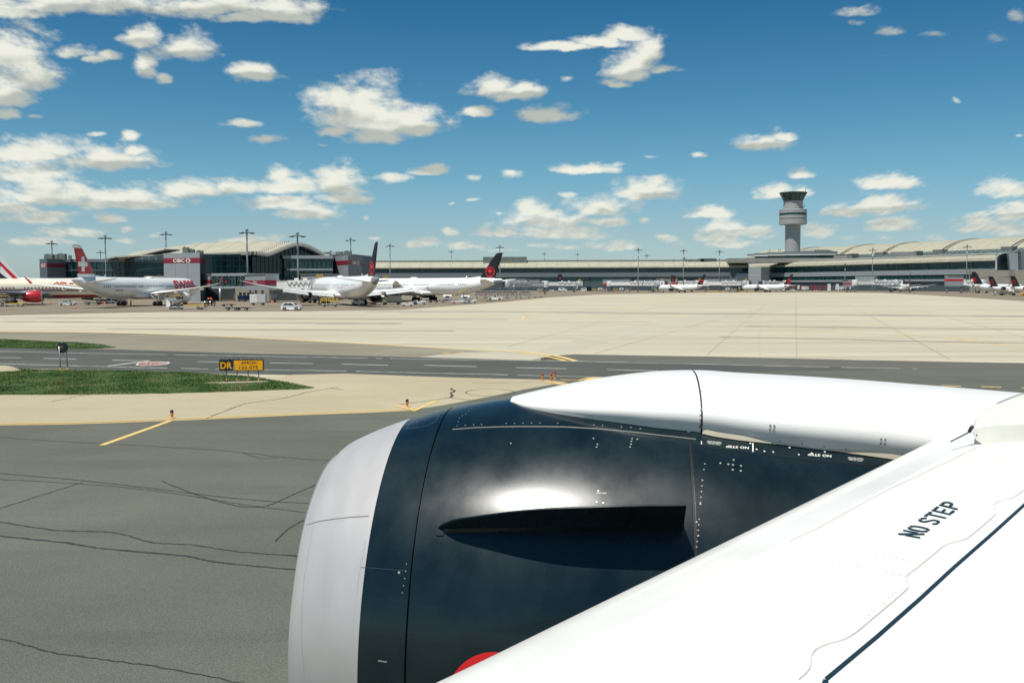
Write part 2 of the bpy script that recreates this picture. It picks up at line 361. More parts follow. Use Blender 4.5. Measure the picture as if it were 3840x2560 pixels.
# ================================================================== THE GROUND
def ground_noise_mat(name, cols, scales, rough=.9, bump=.15, stretch=(1, 1, 1), streak=None, joints=None, fine=60, finev=.18):
    m, nt, b = new_mat(name); N = nt.nodes.new; L = nt.links.new
    tc = N('ShaderNodeTexCoord'); base = None
    def nz(sc, det, st):
        mp = N('ShaderNodeMapping'); mp.inputs['Scale'].default_value = st; L(tc.outputs['Object'], mp.inputs[0])
        n = N('ShaderNodeTexNoise'); n.inputs['Scale'].default_value = sc; n.inputs['Detail'].default_value = det; n.inputs['Roughness'].default_value = .6
        L(mp.outputs[0], n.inputs[0]); return n.outputs['Fac']
    def mr(v, a, b_, c=0., d=1.):
        n = N('ShaderNodeMapRange'); L(v, n.inputs[0]); n.inputs[1].default_value = a; n.inputs[2].default_value = b_; n.inputs[3].default_value = c; n.inputs[4].default_value = d; return n.outputs[0]
    def mix(f, a, b_, t='MIX'):
        n = N('ShaderNodeMix'); n.data_type = 'RGBA'; n.blend_type = t
        if isinstance(f, float): n.inputs['Factor'].default_value = f
        else: L(f, n.inputs['Factor'])
        for k, v in (('A', a), ('B', b_)):
            if isinstance(v, tuple): n.inputs[k].default_value = v+(1,)
            else: L(v, n.inputs[k])
        return n.outputs['Result']
    c = mix(mr(nz(scales[0], 6, stretch), .35, .65), cols[0], cols[1])
    c = mix(mr(nz(scales[1], 5, (1, 1, 1)), .45, .75, 0, .6), c, cols[2])
    if streak:
        for st, sc, col, amt in streak:
            c = mix(mr(nz(sc, 4, st), .5, .72, 0, amt), c, col)
    if joints:
        for ang, dist, wd, col, amt in joints:
            mp = N('ShaderNodeMapping'); mp.inputs['Rotation'].default_value = (0, 0, ang); L(tc.outputs['Object'], mp.inputs[0])
            sp = N('ShaderNodeSeparateXYZ'); L(mp.outputs[0], sp.inputs[0])
            for k in (0, 1):
                q = N('ShaderNodeMath'); q.operation = 'PINGPONG'; L(sp.outputs[k], q.inputs[0]); q.inputs[1].default_value = dist/2
                c = mix(mr(q.outputs[0], wd, 0., 0., amt), c, col)
    fn = nz(fine, 3, (1, 1, 1))
    c = mix(mr(fn, .3, .7, 0., 1.), mix(1., c, (1-finev,)*3, 'MULTIPLY'), mix(1., c, (1+finev,)*3, 'MULTIPLY'))
    L(c, b.inputs['Base Color']); b.inputs['Roughness'].default_value = rough; b.inputs['Specular IOR Level'].default_value = .25
    bp = N('ShaderNodeBump'); bp.inputs['Strength'].default_value = bump; bp.inputs['Distance'].default_value = .02; L(fn, bp.inputs['Height']); L(bp.outputs[0], b.inputs['Normal'])
    return m
STR = [((.012, .22, 1), 1.0, (.60, .56, .45), .7), ((.02, .5, 1), .9, (.33, .28, .20), .5), ((.008, .12, 1), 1.4, (.34, .30, .22), .55), ((.03, 1.2, 1), 1.1, (.36, .31, .22), .4)]
gm_apron = ground_noise_mat('apron_concrete', [(.46, .415, .30), (.53, .485, .365), (.56, .52, .41)], (.02, .006), streak=STR, fine=1.2, finev=.04,
                            joints=[(radians(14), 38., .12, (.33, .31, .24), .22)])
gm_stand = ground_noise_mat('stand_asphalt', [(.21, .17, .12), (.26, .22, .16), (.175, .15, .115)], (.05, .012), streak=[((.02, .3, 1), 1., (.28, .255, .2), .5)], fine=3., finev=.06)
gm_road = ground_noise_mat('road_asphalt', [(.075, .082, .073), (.095, .10, .088), (.12, .118, .098)], (.12, .05), streak=[((.03, .9, 1), 1., (.055, .06, .055), .5)], fine=14, finev=.14)
gm_roadedge = ground_noise_mat('road_edge_asphalt', [(.12, .12, .098), (.145, .14, .115), (.11, .11, .09)], (.12, .05), streak=[((.03, .9, 1), 1., (.08, .085, .075), .5)], fine=14, finev=.14)
gm_should = ground_noise_mat('worn_shoulder', [(.22, .20, .145), (.29, .265, .195), (.17, .155, .115)], (.08, .03), streak=[((.03, .4, 1), 1., (.16, .145, .11), .6), ((.05, 1., 1), 1.3, (.33, .30, .22), .5)], fine=8, finev=.12)
gm_tan = ground_noise_mat('tan_shoulder_paving', [(.41, .355, .235), (.46, .40, .27), (.38, .335, .235)], (.15, .06), streak=[((.06, .5, 1), 1., (.35, .31, .22), .4)], fine=16, finev=.10, bump=.3)
gm_taxi = ground_noise_mat('taxiway_asphalt', [(.108, .114, .092), (.145, .150, .120), (.087, .093, .077)], (.10, .07), streak=[((.10, .6, 1), 1., (.085, .088, .072), .45)], fine=38, finev=.36, bump=.5)
gm_taxi2 = gm_taxi
gm_yel = ground_noise_mat('yellow_marking_paint', [(.74, .50, .16), (.80, .56, .20), (.58, .44, .22)], (1.2, .6), fine=25, finev=.10)
gm_wht = ground_noise_mat('white_marking_paint', [(.68, .68, .60), (.75, .74, .65), (.50, .50, .44)], (1.2, .5), fine=12, finev=.12)
gm_crack = ground_noise_mat('crack_sealant', [(.038, .042, .040), (.052, .056, .050), (.07, .07, .058)], (2., 1.), fine=20, finev=.2)
gm_patch = ground_noise_mat('worn_light_concrete', [(.44, .41, .31), (.49, .46, .36), (.42, .38, .28)], (.1, .03), streak=[((.03, .5, 1), 1., (.36, .33, .25), .3)], fine=6, finev=.08)
gm_red = ground_noise_mat('red_marking_paint', [(.28, .085, .08), (.34, .11, .10), (.22, .12, .10)], (1.2, .6), fine=12, finev=.15)

def sheet(name, pts, z, m, px_=True):
    P = [G(x, y, z) for x, y in pts] if px_ else [Vector((x, y, z)) for x, y in pts]
    from mathutils.geometry import tessellate_polygon
    tris = tessellate_polygon([P]); mb = MB(); mb.add(P, [tuple(t) for t in tris])
    o = mb.build(name, m); me = o.data
    for p in me.polygons:
        if p.normal.z < 0: p.flip()
    tag(o, kind='structure'); return o
def ribbon(mb, pts, w, z, wob=0.0, gaps=None, px_=True, mi=0, sub=1):
    """strip of real width w metres along picture points laid on the ground"""
    P = [G(x, y, z) for x, y in pts] if px_ else [Vector((x, y, z)) for x, y in pts]
    if sub > 1:
        Q = []
        for a, b in zip(P[:-1], P[1:]):
            for k in range(sub): Q.append(a.lerp(b, k/sub))
        P = Q+[P[-1]]
    if wob:
        for i in range(1, len(P)-1): 
            t = (P[i+1]-P[i-1]).normalized(); P[i] = P[i]+Vector((-t.y, t.x, 0))*random.uniform(-wob, wob)
    L_ = []; R_ = []
    for i, p in enumerate(P):
        t = (P[min(i+1, len(P)-1)]-P[max(i-1, 0)]).normalized(); n = Vector((-t.y, t.x, 0)); ww = w*(random.uniform(.6, 1.35) if wob else 1)
        L_.append(p+n*ww/2); R_.append(p-n*ww/2)
    for i in range(len(P)-1):
        if gaps and random.random() < gaps: continue
        mb.add([R_[i], R_[i+1], L_[i+1], L_[i]], [(0, 1, 2, 3)], mi)
def catmull(pts, n=6):
    out = []
    P = [pts[0]]+list(pts)+[pts[-1]]
    for i in range(1, len(P)-2):
        for k in range(n):
            t = k/n; out.append(tuple(.5*((2*P[i][j])+(-P[i-1][j]+P[i+1][j])*t+(2*P[i-1][j]-5*P[i][j]+4*P[i+1][j]-P[i+2][j])*t*t+(-P[i-1][j]+3*P[i][j]-3*P[i+1][j]+P[i+2][j])*t**3) for j in range(2)))
    return out+[tuple(pts[-1])]

mb = MB(); mb.add([(-6000, -60, 0), (6000, -60, 0), (6000, 9000, 0), (-6000, 9000, 0)], [(0, 1, 2, 3)]); tag(mb.build('ground', gm_apron), kind='structure')
# grey asphalt of the stands in front of the terminal
fr = [(-700, 1194), (0, 1182), (600, 1170), (1150, 1167), (1500, 1162), (1900, 1131), (2050, 1116), (2250, 1104), (2600, 1098), (3050, 1096), (3300, 1098), (3450, 1105), (3620, 1115), (3840, 1129), (4400, 1165)]
P = [G(x, y, .006) for x, y in fr]
pts = [(p.x, p.y) for p in P]+[(700, 330), (900, 1500), (-900, 1500), (-420, 260)]
sheet('stand_asphalt', pts, .006, gm_stand, px_=False)
# newer pale concrete lanes in the apron
sheet('pale_apron_lane', [(2010, 1318), (2105, 1332), (2350, 1260), (2700, 1200), (3060, 1145), (2960, 1145), (2480, 1200), (2260, 1245)], .004, gm_patch)
# worn shoulder between apron edge line and road
sheet('worn_shoulder', catmull([(-700, 1232), (0, 1243), (330, 1246), (700, 1257), (1300, 1287), (1800, 1316), (2030, 1332), (2160, 1355)], 4)+[(2140, 1372), (1240, 1345), (-700, 1322)], .004, gm_should)
sheet('pale_shoulder_wedge', [(1570, 1338), (1720, 1322), (1960, 1316), (2080, 1337), (2110, 1353), (1850, 1350)], .008, gm_patch)
# road
up = [(-900, 1292), (0, 1302), (440, 1310), (900, 1324), (1570, 1339), (2110, 1353)]
lo = [(4600, 1490), (3840, 1470), (3000, 1447), (2300, 1428), (1700, 1413), (1250, 1408), (850, 1400), (300, 1384), (0, 1379), (-900, 1362)]
sheet('road_shoulder', [(1980, 1352), (2060, 1335), (2150, 1328), (2600, 1335), (3200, 1349), (3840, 1361), (4600, 1378)]+[(4600, 1495), (3840, 1478), (3000, 1450), (2100, 1432), (1250, 1408), (1250, 1350)], .008, gm_roadedge)
sheet('road', up+[(2600, 1362), (3200, 1377), (3840, 1391), (4600, 1410)]+lo, .012, gm_road)
# tan shoulder and near taxiway
sheet('tan_shoulder', [(-900, 1470), (0, 1474), (600, 1470), (1000, 1455), (1060, 1412), (1100, 1404), (1300, 1400), (1700, 1415), (2050, 1423), (2180, 1440), (2000, 1475), (1800, 1540), (1560, 1548), (1300, 1556), (600, 1590), (-900, 1600)], .016, gm_tan)
edge = catmull([(-900, 1604), (0, 1592), (300, 1587), (700, 1573), (1100, 1556), (1400, 1545), (1580, 1532), (1800, 1495), (2000, 1455), (2200, 1425), (2500, 1400)], 5)
P = [G(x, y) for x, y in edge]; pts = [(p.x, p.y) for p in P]+[(60, 70), (90, -40), (-60, -40), (-60, 38)]
sheet('taxiway', pts, .020, gm_taxi, px_=False)

# markings
mb = MB()
for off in (-3.0, 3.5):
    ribbon(mb, [(x, y+off*(1+.0*x)) for x, y in catmull([(-900, 1600), (0, 1589), (300, 1584), (700, 1570), (1100, 1552), (1400, 1541), (1560, 1533)], 5)], .17, .026, sub=2)
ribbon(mb, [(382, 1668), (638, 1577)], .22, .030)
ribbon(mb, [(1550, 1535), (1500, 1524), (1480, 1521)], .17, .030); ribbon(mb, [(1550, 1540), (1640, 1500)], .17, .030)
tag(mb.build('taxiway_edge_line', gm_yel), kind='structure')
mb = MB()
ribbon(mb, catmull([(-700, 1235), (0, 1244), (330, 1246), (700, 1256), (1000, 1270), (1300, 1285), (1700, 1307), (1950, 1319), (2080, 1333), (2160, 1353)], 5), .45, .020)
ribbon(mb, catmull([(1950, 1322), (2060, 1338), (2120, 1352)], 4), .35, .024)
ribbon(mb, catmull([(1995, 1178), (1968, 1187), (1968, 1197), (2050, 1204), (2500, 1222), (3000, 1240), (3500, 1264), (3840, 1286), (4300, 1320)], 6), .35, .012, gaps=.12, sub=2)
ribbon(mb, catmull([(1995, 1178), (2160, 1165), (2350, 1150), (2550, 1120), (2700, 1108)], 6), .5, .012)
ribbon(mb, [(1660, 1322), (1700, 1317), (1740, 1321), (1700, 1325), (1660, 1322)], .25, .024)
ribbon(mb, [(3100, 1224), (3500, 1262), (3840, 1302)], .3, .012, sub=10, gaps=.3)
tag(mb.build('apron_guide_line', gm_yel), kind='structure')
mb = MB()
ribbon(mb, [(2075, 1437), (2130, 1443), (2160, 1441), (2230, 1415)], .35, .026); ribbon(mb, [(2130, 1443), (2150, 1440)], .3, .030)
ribbon(mb, [(2100, 1422), (2170, 1425), (2215, 1415)], .25, .026); ribbon(mb, [(2040, 1431), (2150, 1440)], .3, .034)
ribbon(mb, [(2175, 1441), (2250, 1415)], .3, .038)
tag(mb.build('holding_line', gm_yel), kind='structure')
mb = MB()
ribbon(mb, [(-700, 1305), (0, 1317), (380, 1325), (625, 1329)], .16, .018)
ribbon(mb, [(650, 1330), (900, 1334), (1200, 1339), (1570, 1346), (2060, 1352), (2600, 1364), (3200, 1378), (3840, 1392), (4500, 1408)], .17, .018, wob=.07, sub=14, gaps=.05)
ribbon(mb, [(-700, 1352), (0, 1363), (240, 1370)], .15, .018)
ribbon(mb, [(240, 1370), (500, 1377), (860, 1384), (1300, 1391), (1800, 1402), (2300, 1415), (2500, 1420)], .15, .018, wob=.07, sub=14, gaps=.05)
ribbon(mb, [(3280, 1437), (3560, 1444), (3840, 1454)], .15, .018, wob=.05, sub=10)
for a, b in [((0, 1340), (80, 1341)), ((163, 1343), (285, 1346)), ((742, 1355), (830, 1357)), ((1013, 1360), (1175, 1363)), ((1281, 1364.5), (1456, 1369)), ((1590, 1369), (1788, 1374)), ((1933, 1377.5), (2124, 1382)), ((2277, 1385), (2470, 1390)), ((2640, 1394), (2890, 1399)), ((3058, 1401), (3303, 1408)), ((3518, 1413.5), (3752, 1421)), ((3960, 1427), (4200, 1433))]:
    ribbon(mb, [a, b], .20, .018)
ribbon(mb, [(422, 1350), (560, 1352), (405, 1372)], .28, .022)
tag(mb.build('road_marking', gm_wht), kind='structure')
mb = MB()
for i in range(8): ribbon(mb, [(3380+i*150, 1441+i*4.1), (3455+i*150, 1443.2+i*4.1)], .3, .022)
tag(mb.build('yellow_dash_marking', gm_yel), kind='structure')
# painted STOP octagon on the road
mb = MB(); oc = [(508, 1368), (515, 1362), (545, 1357), (600, 1355.5), (632, 1357), (638, 1360), (622, 1366), (590, 1369.5), (540, 1371)]
mb.poly([G(x, y, .018) for x, y in oc]); cc = (573, 1363.3)
mb.poly([G(cc[0]+(x-cc[0])*.88, cc[1]+(y-cc[1])*.82, .022) for x, y in oc], 1)
vs, fs, w_, h_ = text_verts('STOP', 1.0, -.01)
mb.add([G(538+u_*76+v_*8, 1366.2-v_*5.6, .026) for u_, v_ in vs], fs, 0)
tag(mb.build('stop_marking', [gm_wht, gm_red]), kind='structure')

# sealed cracks and joints
K = 3840/2352
mb = MB()
def crack(pts, w, z=.027, wob=.02, sub=5): ribbon(mb, catmull([(x*K, y*K) for x, y in pts], 3), w, z, wob=wob, sub=sub)
crack([(-60, 998), (0, 1004), (120, 1012), (250, 1019), (400, 1027), (520, 1035), (620, 1046), (700, 1054), (760, 1057)], .045)
crack([(560, 1040), (600, 1052), (640, 1050)], .04); 
crack([(-60, 1083), (0, 1087), (150, 1099), (300, 1115), (480, 1137), (600, 1149), (720, 1156)], .05)
crack([(-60, 1097), (0, 1100), (180, 1110), (320, 1122), (450, 1140), (560, 1158), (700, 1176)], .035)
crack([(370, 1103), (450, 1135), (540, 1160), (600, 1163), (640, 1150), (735, 1108)], .045)
crack([(-30, 1180), (0, 1167), (100, 1135), (190, 1107)], .04)
crack([(-60, 1190), (0, 1198), (130, 1217), (260, 1222), (350, 1245), (440, 1250), (550, 1266), (700, 1277)], .055)
crack([(-60, 1224), (0, 1230), (150, 1245), (230, 1258), (420, 1275), (500, 1290), (700, 1309)], .075)
crack([(632, 1243), (660, 1215), (700, 1192)], .045)
crack([(-30, 1462), (0, 1465), (60, 1480), (120, 1497), (250, 1515), (400, 1536), (600, 1577)], .035)
tag(mb.build('sealed_crack', gm_crack), kind='structure')
mb = MB()
def crack2(pts, w, sub=6): ribbon(mb, pts, w, .024, wob=.05, sub=sub)
crack2([(760, 1574), (870, 1530), (920, 1512), (1060, 1493), (1160, 1468), (1270, 1450)], .06)
crack2([(190, 1506), (230, 1497), (290, 1485), (340, 1479)], .05)
crack2([(1500, 1515), (1600, 1503), (1690, 1490), (1760, 1500), (1900, 1512)], .06)
crack2([(1690, 1490), (1697, 1480), (1690, 1472), (1708, 1466), (1693, 1460), (1692, 1454)], .12, 2)
crack2([(1240, 1455), (1285, 1460)], .10, 2)
ribbon(mb, [(1838+92*cos(a), 1471+13*sin(a)) for a in [2*pi*i/28 for i in range(29)]], .05, .024)
crack2([(1770, 1434), (1850, 1435), (1930, 1433), (2030, 1430)], .06)
tag(mb.build('paving_crack', gm_crack), kind='structure')
mb = MB()
for a, b, w_ in [((2985, 1100), (2985, 1250), .14), ((2985, 1250), (2988, 1345), .06), ((2870, 1140), (2650, 1330), .08), ((3180, 1140), (3560, 1345), .08), ((2230, 1325), (2760, 1178), .05), ((3400, 1150), (4100, 1330), .08), ((2500, 1140), (1900, 1300), .06)]:
    ribbon(mb, [a, b], w_, .010, wob=.02, sub=8)
tag(mb.build('concrete_joint', mat('joint_filler', (.33, .305, .235), .9)), kind='structure')
mb = MB()   # dark rubber bands across the apron
for zi, (y0, y1, x0, x1, w_) in enumerate([(1171, 1187, 2080, 4000, 8.), (1167, 1170, 1380, 2100, 8.), (1222, 1236, 2800, 4000, 3.5), (1205, 1213, 0, 1500, 3.5), (1190, 1197, 0, 1900, 3.), (1232, 1240, 400, 1700, 1.2), (1262, 1290, 2700, 4000, .6)]):
    ribbon(mb, catmull([(x0, y0), ((x0+x1)/2, (y0+y1)/2), (x1, y1)], 6), w_, .0085+.003*zi, wob=.45, sub=2)
ribbon(mb, [(1690, 1319), (1712, 1319)], 1.2, .03); 
tag(mb.build('tyre_mark', mat('tyre_rubber_marks', (.34, .31, .245), .9, var=.2, scale=.1)), kind='structure')

# grass islands: turf sheet plus blades
gm_turf, nt_, b_ = new_mat('turf'); 
def turf_nodes():
    N = nt_.nodes.new; L = nt_.links.new; tc = N('ShaderNodeTexCoord')
    n = N('ShaderNodeTexNoise'); n.inputs['Scale'].default_value = .7; n.inputs['Detail'].default_value = 8; L(tc.outputs['Object'], n.inputs[0])
    cr = N('ShaderNodeValToRGB'); L(n.outputs['Fac'], cr.inputs[0]); e = cr.color_ramp.elements
    e[0].position = .3; e[0].color = (.026, .062, .013, 1); e[1].position = .75; e[1].color = (.13, .125, .05, 1); k = e.new(.52); k.color = (.042, .082, .018, 1)
    L(cr.outputs[0], b_.inputs['Base Color']); b_.inputs['Roughness'].default_value = .9
turf_nodes()
ga = [(-900, 1365), (-300, 1376), (0, 1381), (120, 1384), (300, 1386), (560, 1391), (700, 1396), (850, 1403), (950, 1413), (1050, 1428), (1120, 1441), (1180, 1453), (1120, 1458), (1000, 1462), (800, 1469), (600, 1474), (300, 1478), (0, 1478), (-900, 1478)]
gb = [(-900, 1262), (0, 1272), (100, 1275), (180, 1280), (290, 1284), (380, 1291), (437, 1301), (380, 1305), (300, 1307), (150, 1307), (0, 1303), (-900, 1296)]
def mound(name, pts, z0, H):
    """low turf mound: the outline at ground level, rising to H in the middle"""
    P = [G(x, y, z0) for x, y in pts]; n = len(P); c = sum(P, Vector())/n
    bm = bmesh.new(); 
    from mathutils.geometry import tessellate_polygon
    Q = []
    for i in range(n):
        for k in range(8):
            t = k/8; q = P[i].lerp(P[(i+1) % n], t); q.x += random.uniform(-.15, .15); q.y += random.uniform(-.12, .12); Q.append(q)
    tr = tessellate_polygon([Q]); mb = MB(); mb.add(Q, [tuple(t) for t in tr]); o = mb.build(name, gm_turf)
    for p in o.data.polygons:
        if p.normal.z < 0: p.flip()
    tag(o, kind='structure'); return [(q.x, q.y) for q in P]
def inside(poly, x, y):
    c = False; j = len(poly)-1
    for i in range(len(poly)):
        if (poly[i][1] > y) != (poly[j][1] > y) and x < (poly[j][0]-poly[i][0])*(y-poly[i][1])/(poly[j][1]-poly[i][1])+poly[i][0]: c = not c
        j = i
    return c
PA = mound('turf_island', ga, .034, 0); PB = mound('turf_strip', gb, .034, 0)
def grass(name, poly, n, hmin, hmax, xlo):
    m, nt, b = new_mat(name+'_blades'); N = nt.nodes.new; L = nt.links.new
    tc = N('ShaderNodeTexCoord'); nn = N('ShaderNodeTexNoise'); nn.inputs['Scale'].default_value = .5; nn.inputs['Detail'].default_value = 7; L(tc.outputs['Object'], nn.inputs[0])
    cr = N('ShaderNodeValToRGB'); L(nn.outputs['Fac'], cr.inputs[0]); e = cr.color_ramp.elements
    e[0].position = .33; e[0].color = (.045, .11, .018, 1); e[1].position = .72; e[1].color = (.23, .215, .08, 1); k = e.new(.5); k.color = (.085, .165, .03, 1)
    L(cr.outputs[0], b.inputs['Base Color']); b.inputs['Roughness'].default_value = .7
    xs = [p[0] for p in poly]; ys = [p[1] for p in poly]; mb = MB(); V = mb.v; F = mb.f
    x0, x1, y0, y1 = max(min(xs), xlo), max(xs), min(ys), max(ys); k = 0; bare = [(random.uniform(x0, x1), random.uniform(y0, y1), random.uniform(.25, .8)) for _ in range(14)]
    while k < n:
        x = random.uniform(x0, x1); y = random.uniform(y0, y1)
        if not inside(poly, x, y): continue
        k += 1
        if any((x-a)**2+((y-b2)*.5)**2 < r*r and random.random() < .85 for a, b2, r in bare): continue
        h = random.uniform(hmin, hmax)*(1+.5*sin(x*1.3)*sin(y*.7+x*.4)); a = random.uniform(0, pi); w = .022
        dx, dy = cos(a)*w, sin(a)*w; lx, ly = random.uniform(-.05, .05), random.uniform(-.05, .05); i = len(V)
        V += [(x-dx, y-dy, .03), (x+dx, y+dy, .03), (x+lx, y+ly, .03+h)]; F.append((i, i+1, i+2)); mb.m.append(0); mb.sm.append(False)
    me = bpy.data.meshes.new(name); me.from_pydata(V, [], F); me.materials.append(m); o = bpy.data.objects.new(name, me); COL.objects.link(o)
    tag(o, 'short green grass covering the verge beside the road', 'grass', kind='stuff')
grass('grass', PA, 120000, .03, .075, -42)
grass('verge_grass', PB, 30000, .05, .10, -62)

# ================================================================== OUR OWN AIRLINER: engine, pylon, wing
PSI = radians(-6.196)
def AC(a, b, d): return Vector((a*cos(PSI)-b*sin(PSI), b*cos(PSI)+a*sin(PSI), EYE-d))   # aft, outboard, below the eye
def toAC(p): x, y = p.x, p.y; return x*cos(PSI)+y*sin(PSI), -x*sin(PSI)+y*cos(PSI), EYE-p.z
B0, D0, KD, AL = 7.92, 2.58, -0.045, -2.337
NS = [0, .03, .10, .2, .35, .55, .85, 1.15, 1.5, 1.9, 2.4, 2.95, 3.5, 4.1, 4.7, 5.3]
NR = [1.19, 1.235, 1.29, 1.34, 1.405, 1.475, 1.56, 1.62, 1.668, 1.70, 1.712, 1.695, 1.655, 1.58, 1.47, 1.33]
def lerp1(xs, ys, x):
    if x <= xs[0]: return ys[0]
    for i in range(len(xs)-1):
        if x <= xs[i+1]: return ys[i]+(ys[i+1]-ys[i])*(x-xs[i])/(xs[i+1]-xs[i])
    return ys[-1]
def smooth1(xs, ys, x):          # catmull-rom through the table
    for i in range(len(xs)-1):
        if x <= xs[i+1] or i == len(xs)-2:
            x0, x1 = xs[i], xs[i+1]; h = x1-x0; t = (x-x0)/h
            m0 = (ys[i+1]-ys[i-1])/(xs[i+1]-xs[i-1]) if i > 0 else (ys[1]-ys[0])/(xs[1]-xs[0])
            m1 = (ys[i+2]-ys[i])/(xs[i+2]-xs[i]) if i+2 < len(xs) else (ys[i+1]-ys[i])/h
            return (2*t**3-3*t*t+1)*ys[i]+(t**3-2*t*t+t)*h*m0+(-2*t**3+3*t*t)*ys[i+1]+(t**3-t*t)*h*m1
def NP(st, th, off=0.0):         # nacelle surface; th=0 near side, pi/2 top
    R = smooth1(NS, NR, st)+off; h = R*sin(th)
    return AC(AL+st-KD*h*max(0, 1-st/2.5), B0-R*cos(th), D0-h)
NT = 160
def ring(st, off=0.0): return [NP(st, 2*pi*k/NT, off) for k in range(NT)]
def frange(a, b, n): return [a+(b-a)*i/n for i in range(n+1)]
# lip is bare metal, cowl is near-black paint
m_lip, nt_, b_ = new_mat('brushed_lip_aluminium')
def lip_nodes():
    N = nt_.nodes.new; L = nt_.links.new; tc = N('ShaderNodeTexCoord'); n = N('ShaderNodeTexNoise'); n.inputs['Scale'].default_value = 2.2; n.inputs['Detail'].default_value = 6
    mp = N('ShaderNodeMapping'); mp.inputs['Scale'].default_value = (2.5, 1, .8); L(tc.outputs['Object'], mp.inputs[0]); L(mp.outputs[0], n.inputs[0])
    cr = N('ShaderNodeValToRGB'); L(n.outputs['Fac'], cr.inputs[0]); cr.color_ramp.elements[0].position = .3; cr.color_ramp.elements[0].color = (.50, .485, .475, 1); cr.color_ramp.elements[1].position = .7; cr.color_ramp.elements[1].color = (.57, .555, .545, 1)
    L(cr.outputs[0], b_.inputs['Base Color']); b_.inputs['Metallic'].default_value = .3; b_.inputs['Roughness'].default_value = .42
    n2 = N('ShaderNodeTexNoise'); n2.inputs['Scale'].default_value = 90; L(tc.outputs['Object'], n2.inputs[0]); bp = N('ShaderNodeBump'); bp.inputs['Strength'].default_value = .04; L(n2.outputs['Fac'], bp.inputs['Height']); L(bp.outputs[0], b_.inputs['Normal'])
lip_nodes()
m_cowl, nt2, b2 = new_mat('near_black_cowl_paint')
def cowl_nodes():
    N = nt2.nodes.new; L = nt2.links.new; tc = N('ShaderNodeTexCoord')
    mp = N('ShaderNodeMapping'); mp.inputs['Scale'].default_value = (1.2, 1, .9); L(tc.outputs['Object'], mp.inputs[0])
    n = N('ShaderNodeTexNoise'); n.inputs['Scale'].default_value = 1.6; n.inputs['Detail'].default_value = 8; n.inputs['Roughness'].default_value = .65; L(mp.outputs[0], n.inputs[0])
    mp2 = N('ShaderNodeMapping'); mp2.inputs['Scale'].default_value = (3, 3, 2); L(tc.outputs['Object'], mp2.inputs[0])
    s = N('ShaderNodeTexNoise'); s.inputs['Scale'].default_value = 1.5; s.inputs['Detail'].default_value = 4; L(mp2.outputs[0], s.inputs[0])
    cr = N('ShaderNodeValToRGB'); L(n.outputs['Fac'], cr.inputs[0]); e = cr.color_ramp.elements
    e[0].position = .35; e[0].color = (.003, .010, .014, 1); e[1].position = .72; e[1].color = (.009, .022, .027, 1)
    L(cr.outputs[0], b2.inputs['Base Color'])
    mr = N('ShaderNodeMapRange'); L(n.outputs['Fac'], mr.inputs[0]); mr.inputs[1].default_value = .3; mr.inputs[2].default_value = .7; mr.inputs[3].default_value = .17; mr.inputs[4].default_value = .31
    ad = N('ShaderNodeMath'); ad.operation = 'MULTIPLY_ADD'; L(s.outputs['Fac'], ad.inputs[0]); ad.inputs[1].default_value = .06; L(mr.outputs[0], ad.inputs[2])
    L(ad.outputs[0], b2.inputs['Roughness']); b2.inputs['Specular IOR Level'].default_value = .42
    b2.inputs['Coat Weight'].default_value = .20; b2.inputs['Coat Roughness'].default_value = .06
    bp = N('ShaderNodeBump'); bp.inputs['Strength'].default_value = .05; bp.inputs['Distance'].default_value = .012; L(n.outputs['Fac'], bp.inputs['Height']); L(bp.outputs[0], b2.inputs['Normal']); L(bp.outputs[0], b2.inputs['Coat Normal'])
cowl_nodes()
own = tag(empty('airliner', AC(3, 0, EYE)), 'the airliner the photo was taken from, its white wing and dark engine in the foreground', 'airliner')
OI = Matrix.Translation(-own.location)
def ownbuild(mb, name, mats, parent=own):
    """mesh given in world space, parented under the airliner"""
    mb.v = [tuple(Vector(v)-own.location) for v in mb.v]
    return mb.build(name, mats, parent)
def BV(mb_): return BVHTree.FromPolygons([Vector(v) for v in mb_.v], mb_.f)
ST1, ST2, ST3 = .585, .93, 2.83            # lip/inlet joint, inlet/fan cowl joint, fan cowl/reverser joint
mb = MB(); g_ = .007
mb.grid([ring(s) for s in frange(ST1+.002, ST2-g_, 6)], closed=True)
mb.grid([ring(s) for s in frange(ST2+g_, ST3-.012, 24)], closed=True)
mb.grid([ring(s) for s in frange(ST3+.012, 5.3, 22)], closed=True)
bv_n = MB(); bv_n.grid([ring(s) for s in frange(0, 5.3, 90)], closed=True); bv_n = BV(bv_n)
mbg = MB(); mbg.grid([ring(s, -.018) for s in frange(ST1, 5.28, 24)], closed=True); mb.add(mbg.v, mbg.f, 1, True)
# joint walls
for s in (ST2-g_, ST2+g_, ST3-.012, ST3+.012): mb.grid([ring(s), ring(s, -.018)], closed=True, mi=1)
nac = ownbuild(mb, 'engine', [m_cowl, M['black']])
mb = MB(); mb.grid([ring(s) for s in frange(0, ST1-.002, 16)], closed=True)
inner = []
for t in frange(0, pi, 10): pass
for i in range(1, 14):                       # rounded lip turning into the intake duct
    t = i/13; R = 1.19-.10*sin(t*pi/2)+0; inner.append([(lambda p: p)(AC(AL+(.9*t**1.6)+(-KD*0), B0-R*cos(2*pi*k/NT), D0-R*sin(2*pi*k/NT))) for k in range(NT)])
mb.grid([ring(0)]+inner, closed=True)
lip = ownbuild(mb, 'inlet_lip', m_lip, nac)
mb = MB()
for k in range(22):                          # fan blades inside the intake
    a = 2*pi*k/22; pr = []
    for r_, tw in ((.3, .25), (.7, .12), (1.08, .03)):
        for s_ in (-1, 1): aa = a+s_*(.07+tw*.2); pr.append(AC(AL+.95+s_*.12, B0-r_*cos(aa), D0-r_*sin(aa)))
    mb.add(pr, [(0, 1, 3, 2), (2, 3, 5, 4)])
